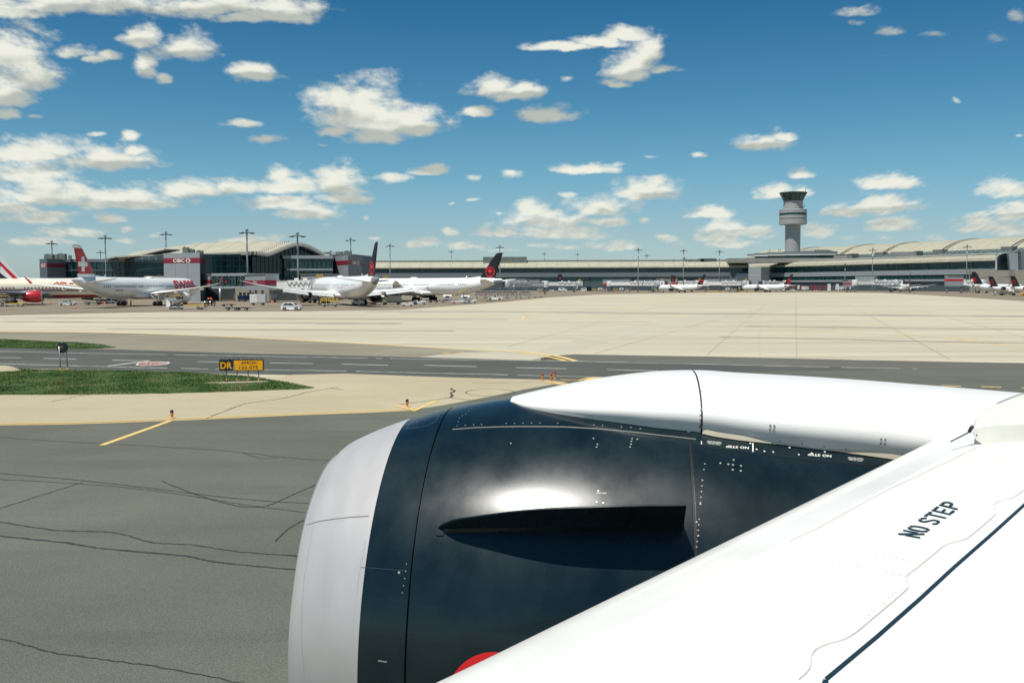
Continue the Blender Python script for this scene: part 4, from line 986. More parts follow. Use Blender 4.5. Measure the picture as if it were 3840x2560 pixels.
mb = MB(); vwall(mb, c0+Vector((0, 12, 0)), c1+Vector((0, 12, 0)), 25.2, 26.5, 3); ownb(mb, 'ridge', M['plant'], cc_)
mb = MB(); vwall(mb, c0, c1, 20.9, 21.1, .2, 0, 1.6); ownb(mb, 'gutter', M['roofgrey'], cc_)
for x0, x1, y0, y1, n_ in ((1811, 1976, 963, 985, 0), (2570, 2640, 974, 984, 1), (2628, 2687, 971, 988, 2)):
    mb = MB(); Y = YC+8; a, b = CP(x0, Y, 25), CP(x1, Y, 25); vwall(mb, a, b, ZR(y1, Y), ZR(y0, Y), 14); ownb(mb, 'roof_box', M['plant'] if n_ != 2 else M['clad3'], cc_)
# blank stair tower where concourse meets the main terminal
p0, p1 = CP(2806, 846), CP(2853, 838)
st_ = tag(empty('stair_block', p0), 'blank light grey panel block joining the concourse and the main terminal', 'building')
wallpart('wall', M['clad2'], st_, p0, p1, 0, 19.6, 14); wallpart('band', M['lightgrey'], st_, p0, p1, 12.6, 13.0, .1, .1)
mb = MB(); vwall(mb, p0, CP(2735, 857), 8.5, 14.2, 6); ownb(mb, 'side_wall', M['clad3'], st_)

# ---- main terminal, oblique front
def TF(x):                                           # plan point of the lower front seen in column x
    k = (x-1920)/FPX; t = (886*k-221)/(88+250*k); return Vector((221+88*t, 886-250*t, 0))
mt = tag(empty('terminal', TF(3300)), 'main terminal with long teal glass front and cream ribbed roof edge, far right', 'terminal')
f0, f1 = TF(2853), TF(3735)
wallpart('wall', M['clad3'], mt, f0, f1, 0, 20.5, 40, -1.2)
wallpart('wall', M['clad2'], mt, f0, f1, 11.4, 14.8, .8, .5)
wallpart('wall', M['clad2'], mt, f0, TF(3640), 6.9, 8.4, .8, .5)
glazing(mt, f0, f1, 14.8, 20.3, 13, M['glass'], 0, 3.0, (17.6,), (1, 5, 11), mulw=.07)
glazing(mt, f0, TF(3640), 8.4, 11.4, 11, M['glass'], 0, 3.0, mulw=.07)
wallpart('ground_floor_wall', M['clad3'], mt, f0, f1, 0, 6.9, 2, -.4)
prof = [(-1.6, 20.3), (-1.4, 21.2), (0, 21.8), (2.5, 22.7), (5, 23.4), (8, 23.9)]
roof_strip(mt, TF(2790), f1, prof, 12, M['roof'], 6.5)
roof_strip(mt, TF(2735), f1, [(8.5, 24.2), (8.6, 25.2), (16, 25.5), (70, 27.2)], 4, M['roofgrey'], 0, 'roof_edge')
wallpart('gutter', M['roofgrey'], mt, TF(2790), f1, 21.2, 21.5, .2, 1.35)
for x in (3055, 3080, 3100, 3120):                    # red and white doors of the baggage hall
    pass
for x in (2930, 2948, 2972, 2990, 3001, 3022, 3040, 3055, 3076, 3096):
    a = TF(x); b = TF(x+7); mb = MB(); vwall(mb, a, b, 1., 4.4, .2, 0, .1); ownb(mb, 'poster', M['bankred'] if False else M['poster_red'] if x not in (2990,) else M['white'], mt)
for x0, x1 in ((3102, 3114), (3134, 3144)):
    mb = MB(); vwall(mb, TF(x0), TF(x1), 0, 5.2, .2, 0, .1); ownb(mb, 'door', M['white'], mt)
# right hand end: dark arched end wall, tapered block, beige walls
Y = 640; 
def facepoly(par, name, pts, Y, m, th=6.0):
    P = [W(x, y, Y) for x, y in pts]; mb = MB(); n = len(P); bk = Vector((.25, .97, 0))*th
    mb.add(P+[p+bk for p in P], [tuple(range(n)), tuple(range(2*n-1, n-1, -1))]+[(i, n+i, n+(i+1) % n, (i+1) % n) for i in range(n)])
    return ownb(mb, name, m, par)
facepoly(mt, 'end_wall', [(3737, 1012), (3737, 966), (3745, 957), (3757, 951), (3772, 948), (3783, 950), (3787, 1012)], 634, M['glass_d'], 30)
facepoly(mt, 'end_trim', [(3733, 1012), (3733, 964), (3741, 955), (3754, 949), (3770, 946), (3782, 947), (3782, 950), (3772, 949), (3757, 952), (3745, 958), (3739, 966), (3739, 1012)], 632, M['lightgrey'], 1.)
facepoly(mt, 'tapered_block', [(3789, 1012), (3782, 949), (3817, 948), (3819, 1012)], 628, M['clad2'], 12)
facepoly(mt, 'end_wall', [(3820, 1012), (3818, 949), (3826, 955), (3828, 985), (3832, 1012)], 631, M['clad3'], 12)
facepoly(mt, 'end_wall', [(3829, 986), (3828, 940), (3990, 930), (3990, 1012), (3832, 1012)], 633, M['clad'], 12)
facepoly(mt, 'beige_wall', [(3640, 1095), (3640, 1013), (3786, 1013), (3786, 1095)], 626, M['concwall'], 6)
facepoly(mt, 'beige_wall', [(3786, 1095), (3786, 1013), (3806, 1013), (3806, 1095)], 625.5, M['roofgrey'], 6)
facepoly(mt, 'beige_wall', [(3806, 1095), (3806, 1012), (4000, 1012), (4000, 1095)], 625, M['concwall'], 6)
for x0, x1 in ((3638, 3648), (3660, 3668)): facepoly(mt, 'dark_window', [(x0, 1052), (x0, 1028), (x1, 1028), (x1, 1052)], 625.2, M['windowdark'], .3)
# upper vaults
def VF(x, t=None):
    k = (x-1920)/FPX; t = (900*k-294)/(74+185*k); return Vector((294+74*t, 900-185*t, 0))
vt = tag(empty('vaulted_hall', VF(3400)), 'high hall with cream vaulted roof stepped by dark skylight arcs, behind the main terminal front', 'terminal')
edges = [2795, 2943, 3140, 3300, 3520, 3777, 4100]
vprof = [(0, 30.8), (2, 31.9), (5, 33.5), (9, 35.4), (14, 37.3), (20, 39.1), (27, 40.4), (34, 40.8), (42, 40.3)]
for i in range(len(edges)-1):
    a, b = VF(edges[i]), VF(edges[i+1]); t = (b-a).normalized(); L_ = (b-a).length; g = 4.2
    if i > 0: a = a+t*g
    up = .0
    roof_strip(vt, a, b, [(d, z+up) for d, z in vprof], 4, M['roof'], 11.)
    if i > 0:                                        # skylight arc with ribs
        a0 = VF(edges[i]); sk = roof_strip(vt, a0+t*.3, a0+t*(g-.5), [(d, z-1.2+.3) for d, z in vprof], 1, M['glass_d'], 0, 'skylight')
        roof_strip(vt, a0+t*(g-.6), a0+t*(g+.5), [(d-.6, z+.7) for d, z in vprof], 1, M['roof'], 0, 'roof_rib')
        roof_strip(vt, a0-t*.6, a0+t*.2, [(d-.3, z+.5) for d, z in vprof], 1, M['roof'], 0, 'roof_rib')
        if i > 2: 
            c = a0+t*g*.4; n_ = Vector((-t.y, t.x, 0)); n_ = n_ if n_.dot(a0) > 0 else -n_; mb = MB(); c = c-n_*1.6
            mb.box((c.x, c.y, 30.6), (9, 4, 2.8), atan2(t.y, t.x), taper=1.25); ownb(mb, 'gutter_box', M['roofgrey'], vt)
wallpart('wall', M['clad3'], vt, VF(2795), VF(4100), 0, 30.6, 40, -.5)
g0, g1 = VF(3225), VF(4100); t = (g1-g0).normalized(); nn = Vector((-t.y, t.x, 0)); nn = nn if nn.dot(g0) > 0 else -nn
roof_strip(vt, g0-nn*7, g1-nn*7, [(0, 27.6), (6.5, 30.6)], 1, M['glass_b'], 4.2, 'sloped_glazing', M['lightgrey'])
mb = MB()
for i in range(60):
    c = VF(3140).lerp(VF(4000), i/60); mb.tube([c+UP*30.7, c+UP*31.7-nn*.3], .09, 4)
tag(ownb(mb, 'roof_rail', M['roofgrey'], vt), kind='stuff')
for x0, x1, y0, y1, Y, mm in ((3145, 3193, 953, 964, 830, 'clad3'), (3193, 3220, 951, 964, 828, 'darkgrey'), (3355, 3441, 944, 961, 770, 'plant2'), (3441, 3461, 941, 961, 768, 'darkgrey')):
    M.setdefault('plant2', mat('roof_box_grey', (.26, .27, .25), .7)); o = tag(empty('roof_plant', CP((x0+x1)/2, Y, 27)), None)
    a, b = CP(x0, Y, 27), CP(x1, Y, 27); mb = MB(); vwall(mb, a, b, ZR(y1, Y, (x0+x1)/2), ZR(y0, Y, (x0+x1)/2), 9)
    bpy.data.objects.remove(o); ownb(mb, 'roof_box', M[mm], vt)
# box on the cream roof edge
mb = MB(); a, b = CP(3126, 812, 24), CP(3175, 800, 24); vwall(mb, a, b, ZR(975, 806, 3150), ZR(958, 806, 3150), 6); ownb(mb, 'roof_box', M['roofgrey'], mt)
# ---- tower podium
Yp = 880
pod = tag(empty('tower_podium', CP(2970, Yp)), 'grey curved-front podium with white ledge and window band under the control tower', 'building')
pts_t = [(2800, 954), (2860, 949), (2930, 945), (2990, 942), (3060, 941), (3141, 941)]
seg = [(2801, 868), (2830, 862), (2880, 858), (2940, 856), (3000, 855), (3070, 856), (3141, 860)]
for (xa, Ya), (xb, Yb) in zip(seg[:-1], seg[1:]):
    a, b = CP(xa, Ya, 33), CP(xb, Yb, 33)
    def zt(x, Y, tab): return ZR(lerp1([p[0] for p in tab], [p[1] for p in tab], x), Y, x)
    T1 = [(2801, 954), (2860, 948), (2930, 945), (3000, 942), (3141, 942)]; T2 = [(2801, 962), (2870, 956), (2960, 954), (3141, 952.5)]; T3 = [(2801, 966), (2870, 959), (2960, 957), (3141, 955.5)]; T4 = [(2801, 972), (2870, 969), (3141, 967)]
    for nm, mm, ta, tb, out in (('parapet', 'clad', T2, T1, .0), ('ledge', 'white', T3, T2, .9), ('window_band', 'glass', T4, T3, -.6)):
        z0, z1 = zt((xa+xb)/2, (Ya+Yb)/2, ta), zt((xa+xb)/2, (Ya+Yb)/2, tb); mb = MB(); vwall(mb, a, b, z0, z1, 8 if nm != 'ledge' else 2, 0, out); w = ownb(mb, nm, M[mm], pod)
        if nm == 'window_band':
            mb = MB(); k = 6
            for i in range(1, k): c = a.lerp(b, i/k); tt = (b-a).normalized()*.12; vwall(mb, c-tt, c+tt, z0, z1, .1, 0, -.45)
            ownb(mb, 'mullion', M['mull'], w)
mb = MB(); vwall(mb, CP(2735, 850), CP(3141, 846), ZR(985, 850, 2900), ZR(968, 850, 2900), 20); ownb(mb, 'base_wall', M['roofgrey'], pod)
facepoly(pod, 'side_roof', [(2765, 973), (2800, 966), (2825, 962), (2836, 972)], 858, M['roof'], 5)
for x in (2887, 2920, 2926): 
    mb = MB(); mb.tube([W(x, 948, 872), W(x, 930, 872)], .15, 5); ownb(mb, 'antenna', M['darkgrey'], pod)
facepoly(pod, 'plant_room', [(3012, 943), (3012, 938), (3052, 936), (3052, 943)], 880, M['lightgrey'], 8); facepoly(pod, 'plant_room', [(3052, 943), (3056, 936), (3110, 937), (3128, 942)], 884, M['plant'], 8)

# ---- control tower
YT = 905; xc = 2970; base = CP(xc, YT)
def tz(y): return ZR(y, YT, xc)
sx = YT/FPX
tw = tag(empty('control_tower', base), 'round grey control tower with drum and flared glass cab above the terminal roofs', 'control tower')
def tl(name, prof, m, par=tw, n=48, smooth=True, cap=False):
    mb = MB(); mb.lathe(prof, n, 0, None, smooth, cap); return mb.build(name, m, par)
c5 = lambda y: tz(680+y/5.2275); R5 = lambda w_: w_/5.2275*sx/2
tl('shaft', [(R5(290), 0), (R5(290), c5(840))], M['towerc'])
drum = tl('drum', [(R5(292), c5(836)), (R5(522), c5(848)), (R5(524), c5(846)), (R5(524), c5(744))], M['towerc'], smooth=False)
tl('drum_joint', [(R5(505), c5(744)), (R5(505), c5(730))], M['windowdark'], drum)
tl('drum_middle', [(R5(480), c5(732)), (R5(522), c5(731)), (R5(522), c5(672)), (R5(480), c5(672))], M['towerc'], drum, smooth=False)
wb = tl('window_band', [(R5(510), c5(674)), (R5(510), c5(626))], M['glass'], drum, 40, False)
mb = MB()
for k in range(40): a = 2*pi*(k+.5)/40; mb.tube([(R5(512)*cos(a), R5(512)*sin(a), c5(674)), (R5(512)*cos(a), R5(512)*sin(a), c5(626))], .09, 4)
mb.build('mullion', M['mull'], wb)
tl('drum_top', [(R5(500), c5(628)), (R5(522), c5(627)), (R5(524), c5(560)), (R5(360), c5(546))], M['towerc'], drum, smooth=False)
tl('neck', [(R5(380), c5(556)), (R5(380), c5(543)), (R5(366), c5(540)), (R5(372), c5(520)), (R5(366), c5(510)), (R5(366), c5(385)), (R5(340), c5(384))], M['towerc'], smooth=False)
cab = tl('cab_glass', [(R5(345), c5(384)), (R5(360), c5(372)), (R5(500), c5(245)), (R5(528), c5(226))], glass_mat('cab_green_glass', (.035, .075, .065), .12), tw, 16, False)
mb = MB()
for k in range(16): a = 2*pi*k/16; mb.tube([(R5(362)*cos(a), R5(362)*sin(a), c5(378)), (R5(532)*cos(a), R5(532)*sin(a), c5(226))], .16, 5)
mb.build('mullion', M['mull'], cab)
tl('cab_roof', [(R5(532), c5(229)), (R5(536), c5(221)), (R5(400), c5(214)), (.1, c5(210))], M['plant'], tw, 16, False)
tl('cab_floor', [(R5(366), c5(390)), (R5(366), c5(378)), (.1, c5(377))], M['darkgrey'], tw, 32, False)
for dx, h in ((-170, 60), (-150, 40), (60, 55), (238, 100), (-215, 30), (232, 60)):
    mb = MB(); mb.tube([(dx/5.2275*sx, -2+abs(dx)*.01, c5(220)), (dx/5.2275*sx, -2+abs(dx)*.01, c5(220-h))], .12, 5); mb.build('antenna', M['darkgrey'], tw)
mb = MB(); mb.tube([(R5(370), -1, c5(530)), (R5(440), -1, c5(470))], .3, 6); mb.build('boom', M['darkgrey'], tw)

# ---- hammerhead pier building, left
def two(xa, Ya, xb, Yb): return CP(xa, Ya), CP(xb, Yb)
ham = tag(empty('pier_building', CP(900, 380)), 'dark glass pier building with wave-shaped cream roof behind the nearer airliners, left', 'terminal')
z17 = 17.3
# W1 far left glazed run
a, b = two(244, 441, 480, 441)
wallpart('wall', M['clad3'], ham, a, b, 0, 9.2, 20); wallpart('fascia', M['clad'], ham, a, b, 15.9, 17.2, 20, .3)
wallpart('band', M['clad3'], ham, a, b, 11.9, 12.7, .4, .4); wallpart('wall', M['darkgrey'], ham, a, b, 9, 16, 18, -1.5)
glazing(ham, a, b, 12.7, 15.9, 8, M['glass'], 0, 1.6); glazing(ham, a, b, 9.2, 11.9, 8, M['glass'], 0, 1.6)
# W2 projecting dark block
a, b = two(472, 436, 618, 362)
mb = MB(); zl0, zl1 = 9.6, 8.9; vwall(mb, a, b, 9.4, 17.0, 25); ownb(mb, 'wall', M['glass_d'], ham)
glazing(ham, a, b, 9.4, 17.0, 6, M['glass_d'], .2, 2.2, (11.9, 14.4), col=False)
wallpart('wall', M['darkgrey'], ham, a, b, 0, 8.6, 20, -3)
# ledge canopy under the W2 block
mb = MB(); a2, b2_ = CP(480, 430, 9), CP(617, 352, 9)
mb.add([a2+UP*8.2, b2_+UP*9.0, b2_+UP*9.4, a2+UP*8.7, a2+UP*8.2+Vector((3, 8, 0)), b2_+UP*9+Vector((3, 8, 0)), b2_+UP*9.4+Vector((3, 8, 0)), a2+UP*8.7+Vector((3, 8, 0))], [(0, 1, 2, 3), (7, 6, 5, 4), (3, 2, 6, 7), (0, 4, 5, 1), (0, 3, 7, 4), (1, 5, 6, 2)]); ownb(mb, 'canopy', M['lightgrey'], ham)
# main body behind
a, b = two(752, 372, 960, 366)
wallpart('wall', M['glass_d'], ham, a, b, 0, 17.0, 40, -.4)
glazing(ham, a, b, 9.8, 17.0, 9, M['glass_d'], 0, 1.6, (12.3, 14.6), col=False)
wallpart('wall', M['darkgrey'], ham, a, b, 0, 9.6, 3, 0)
# gable under the wave
kx = lambda k: (-94.1+k, 362+k)
gk = [(0, 943), (1.5, 946), (3.1, 948.5), (5, 942), (7.1, 931), (9.5, 919), (12.2, 911), (14.5, 915), (16.9, 926), (19, 940), (21.4, 958)]
gp = []
for k, y in gk:
    X, Y = kx(k); xx = px((X, Y, 17))[0]; gp.append((X, Y, ZR(y, Y, xx)))
0 and print('gable', [(round(px(p)[0]), round(px(p)[1])) for p in gp])
mb = MB(); n_ = len(gp); P = [Vector(p)-UP*.9 for p in gp]+[Vector((gp[-1][0], gp[-1][1], 0)), Vector((gp[0][0], gp[0][1], 0))]; bk = Vector((-.7, .7, 0))*1.5
from mathutils.geometry import tessellate_polygon as _tp
tr = _tp([P]); mb.add(P, tr); mb.add([p+bk for p in P], [t[::-1] for t in tr]); ownb(mb, 'gable_glass', M['glass_d'], ham)
for k in frange(1.2, 20.4, 16):                       # gable mullions
    X, Y = kx(k); z1 = lerp1([g[0] for g in gk], [p[2] for p in gp], k)-1; mb = MB(); mb.tube([Vector((X+.12, Y-.12, 3)), Vector((X+.12, Y-.12, z1))], .07, 4); ownb(mb, 'mullion', M['mull'], ham)
# wave roof swept to the back left
ext = Vector((-92.6, 92, 0)); rows = []; NE = 26; fine = []
ks = frange(0, 21.4, 30); zk = [smooth1([g[0] for g in gk], [p[2] for p in gp], k) for k in ks]
zk = [max(z, 16.9) for z in zk]
def RFp(k, z, f, dz=0):
    bul = 2.3*sin(pi*min(1, max(0, f))**.8)*max(0, (z-17.3)/4.3); X, Y = kx(k); return Vector((X, Y, z+dz+bul))+ext*f
rows = [[RFp(k, z, -.02+i/NE*1.0) for k, z in zip(ks, zk)] for i in range(NE+1)]; low = [[p-UP*1.15 for p in r] for r in rows]
mb = MB(); mb.grid(rows); mb.grid(low, flip=True); mb.grid([rows[-1], low[-1]], smooth=False)
mb.grid([[r[0] for r in rows], [r[0] for r in low]], smooth=False); mb.grid([[r[-1] for r in rows], [r[-1] for r in low]], smooth=False)
rf = ownb(mb, 'wave_roof', M['roof'], ham)
mb = MB(); e0 = [p+Vector((.35, -.35, .12)) for p in rows[0]]; e1 = [p-UP*1.35+Vector((.35, -.35, 0)) for p in rows[0]]; b0_ = [p+Vector((-.35, .35, .12)) for p in rows[0]]; mb.grid([b0_, e0, e1]); ownb(mb, 'fascia', M['roofgrey'], ham)
mb = MB()
for i in range(2, NE, 3):
    for p, q_ in zip(rows[i][:-1], rows[i][1:]): w = ext.normalized()*.14; mb.add([p-w+UP*.05, p+w+UP*.05, q_+w+UP*.05, q_-w+UP*.05], [(0, 1, 2, 3)])
ownb(mb, 'roof_seam', M['seam'], rf)
mb = MB()
for i in range(16): p = RFp(3+i*.6, lerp1(ks, zk, 3+i*.6), .02); mb.tube([p, p+UP*.7], .09, 4)
tag(ownb(mb, 'roof_rail', M['darkgrey'], rf), kind='stuff')
# thin projecting eave to the left and roof edge strip
mb = MB(); A = [CP(385, 448, 16), CP(430, 430, 17), CP(500, 405, 17), CP(618, 358, 17)]; zz = [ZR(971, 448, 385), ZR(962, 430, 430), ZR(957, 405, 500), ZR(953, 358, 618)]
r0 = [Vector((p.x, p.y, z)) for p, z in zip(A, zz)]; bk = Vector((10, 30, -.2)); mb.grid([[p-UP*.5 for p in r0], r0, [p+bk for p in r0]], smooth=False); ownb(mb, 'eave', M['roof'], ham)
# W3 right glazed wing
a, b = two(1064, 371, 1250, 373)
wallpart('wall', M['glass_d'], ham, a, b, 0, 16.2, 20, -1.); wallpart('fascia', M['clad2'], ham, a, b, 15.3, 16.5, 22, 1.2)
wallpart('band', M['clad2'], ham, CP(1078, 371), b, 10.9, 11.6, 1., 1.2)
glazing(ham, CP(1068, 371), b, 11.6, 15.3, 11, M['glass'], 0.5, 2., (), (1, 3, 5, 7, 9)); glazing(ham, CP(1068, 371), b, 8.2, 10.9, 11, M['glass'], .5, 2.)
wallpart('wall', M['darkgrey'], ham, a, b, 0, 8.2, 3, .2)
for x0, x1, y0, y1, Y in ((1219, 1243, 945, 958, 392), (1262, 1288, 944, 956, 385), (1293, 1320, 942, 956, 382), (1221, 1238, 955, 959, 380)):
    mb = MB(); c = CP((x0+x1)/2, Y); w = (x1-x0)*Y/FPX; z0, z1 = ZR(y1, Y, x0), ZR(y0, Y, x0); mb.box((c.x, c.y, (z0+z1)/2), (w, w*.8, z1-z0)); ownb(mb, 'roof_plant', M['plant'] if x0 != 1221 else M['white'], ham)
# dark soffit and garage level between block and link
# ---- three striped stair blocks with bank lettering
def chevron(mb, o, ux, uy, s, mi):                     # small open diamond mark beside the letters
    o = Vector(o); ux = Vector(ux).normalized()*s; uy = UP*s
    mb.add([o, o+ux*.5+uy*.5, o+ux*.5+uy*.28, o+ux*.28], [(0, 1, 2, 3)], mi); mb.add([o, o+ux*.28, o+ux*.5-uy*.28, o+ux*.5-uy*.5], [(0, 1, 2, 3)], mi)
    mb.add([o+ux*.58+uy*.5, o+ux*.75+uy*.5, o+ux*1.2, o+ux*.9], [(0, 1, 2, 3)], mi); mb.add([o+ux*.9, o+ux*1.2, o+ux*.75-uy*.5, o+ux*.58-uy*.5], [(0, 1, 2, 3)], mi)
def block(name, label, xl, Yl, xm, Ym, xr, Yr, ztop, zb0, zb1, textface, tx0, tx1, mats_):
    l, m_, r = CP(xl, Yl), CP(xm, Ym), CP(xr, Yr); bkp = l+r-m_
    o = tag(empty(name, m_), label, 'building', 'grey blocks with a dark red band round them')
    mb = MB(); P = [l, m_, r, bkp]
    for (p, q_, mi) in ((l, m_, 0), (m_, r, 1), (r, bkp, 1), (bkp, l, 0)): mb.add([p, q_, q_+UP*ztop, p+UP*ztop], [(0, 1, 2, 3)], mi)  # light painted in: lit side takes the lighter cladding, shaded side the darker
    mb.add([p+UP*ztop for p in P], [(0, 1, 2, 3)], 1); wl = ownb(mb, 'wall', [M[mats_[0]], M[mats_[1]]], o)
    for p, q_ in ((l, m_), (m_, r)):
        mb = MB(); vwall(mb, p, q_, zb0, zb1, .1, 0, .06); ownb(mb, 'band', M['bankred'], o)
        k = 3
        for i in range(1, k):
            c = p.lerp(q_, i/k); t = (q_-p).normalized()*.05; mb = MB(); vwall(mb, c-t, c+t, 0, zb0-.8, .04, 0, .02); ownb(mb, 'panel_joint', M['clad3'], o)
        for i in range(7): pass
    p, q_ = (l, m_) if textface == 0 else (m_, r); t = (q_-p).normalized(); n = Vector((t.y, -t.x, 0)); n = n if n.dot(-p) > 0 else -n; Lw = (q_-p).length
    h = (zb1-zb0)*.72; z = zb0+(zb1-zb0)*.14; s0, s1 = Lw*tx0, Lw*tx1; tw_ = (s1-s0)*.66
    mb = MB(); text_mb(mb, 'CIBC', p+n*.1+t*s0+UP*z, t*tw_, UP*h, 0, 1.0, .03); ownb(mb, 'lettering', M['white'], o)
    mb = MB(); chevron(mb, p+n*.1+t*(s0+(s1-s0)*.72)+UP*(z+h/2), t, UP, (s1-s0)*.24, 0); ownb(mb, 'logo', M['white'], o)
    return o
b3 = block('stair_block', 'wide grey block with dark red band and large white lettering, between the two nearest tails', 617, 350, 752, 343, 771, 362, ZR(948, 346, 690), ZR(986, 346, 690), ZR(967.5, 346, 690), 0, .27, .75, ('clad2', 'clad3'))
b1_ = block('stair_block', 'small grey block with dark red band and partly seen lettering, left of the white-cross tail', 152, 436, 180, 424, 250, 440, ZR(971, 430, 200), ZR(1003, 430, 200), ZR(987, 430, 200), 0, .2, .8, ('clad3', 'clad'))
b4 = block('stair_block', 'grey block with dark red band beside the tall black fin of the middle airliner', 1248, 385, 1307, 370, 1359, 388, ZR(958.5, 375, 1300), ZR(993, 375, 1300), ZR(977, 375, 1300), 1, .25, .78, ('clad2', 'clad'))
for par, lst in ((b3, ((690, 712, 928, 947, 352), (712, 734, 935, 947, 354), (742, 765, 940, 948, 356))), (b1_, ((174, 205, 954, 968, 434), (210, 222, 956, 969, 432), (222, 252, 952, 969, 437), (262, 272, 958, 968, 440))), (b4, ((1295, 1320, 942, 957, 380),))):
    for x0, x1, y0, y1, Y in lst:
        c = CP((x0+x1)/2, Y); w = (x1-x0)*Y/FPX; z0, z1 = ZR(y1+3, Y, x0), ZR(y0, Y, x0); mb = MB(); mb.box((c.x, c.y, (z0+z1)/2), (w, w*.6, z1-z0)); mb.box((c.x-w*.2, c.y, z1+.1), (w*.3, w*.3, .3)); ownb(mb, 'roof_plant', M['plant'], par)
# building line behind block 4 towards the concourse
lk = tag(empty('link_building', CP(1370, 420)), 'dark grey low link building between the striped block and the long concourse', 'building')
mb = MB(); vwall(mb, CP(1330, 440), CP(1395, 470), 0, ZR(957, 455, 1370), 20); ownb(mb, 'wall', M['clad3'], lk)

# ================================================================== AIRLINERS
def fus_mat(name, col, wy0, wy1, wz0, wz1, pitch, gaps=(), stripe=None, belly=None, wcol=(.03, .035, .04)):
    """paint with a row of cabin windows (object space: y along, z up), skipping door positions"""
    m, nt, b = new_mat(name); N = nt.nodes.new; L = nt.links.new
    tc = N('ShaderNodeTexCoord'); sp = N('ShaderNodeSeparateXYZ'); L(tc.outputs['Object'], sp.inputs[0])
    def mth(op, a, b_=None):
        n = N('ShaderNodeMath'); n.operation = op
        for i, v in enumerate((a, b_)):
            if v is None: continue
            if isinstance(v, (int, float)): n.inputs[i].default_value = v
            else: L(v, n.inputs[i])
        return n.outputs[0]
    y, z = sp.outputs[1], sp.outputs[2]
    def band(v, a, b_): return mth('MULTIPLY', mth('GREATER_THAN', v, a), mth('LESS_THAN', v, b_))
    w = mth('LESS_THAN', mth('FRACT', mth('MULTIPLY', y, 1/pitch)), .5)
    w = mth('MULTIPLY', w, band(z, wz0, wz1)); w = mth('MULTIPLY', w, band(y, wy0, wy1))
    for g0, g1 in gaps: w = mth('MULTIPLY', w, mth('SUBTRACT', 1.0, band(y, g0, g1)))
    nz = N('ShaderNodeTexNoise'); nz.inputs['Scale'].default_value = .5; nz.inputs['Detail'].default_value = 5; L(tc.outputs['Object'], nz.inputs[0])
    mx0 = N('ShaderNodeMix'); mx0.data_type = 'RGBA'; L(nz.outputs['Fac'], mx0.inputs['Factor']); mx0.inputs['A'].default_value = tuple(c*.95 for c in col)+(1,); mx0.inputs['B'].default_value = tuple(min(1, c*1.04) for c in col)+(1,)
    cur = mx0.outputs['Result']
    def over(f, c):
        nonlocal cur
        mx = N('ShaderNodeMix'); mx.data_type = 'RGBA'; L(f, mx.inputs['Factor']); L(cur, mx.inputs['A']); mx.inputs['B'].default_value = c+(1,); cur = mx.outputs['Result']
    if stripe: 
        for z0, z1, c in stripe: over(band(z, z0, z1), c)
    if belly: over(mth('LESS_THAN', z, belly[0]), belly[1])
    over(w, wcol)
    L(cur, b.inputs['Base Color']); b.inputs['Roughness'].default_value = .3; b.inputs['Coat Weight'].default_value = .3
    return m
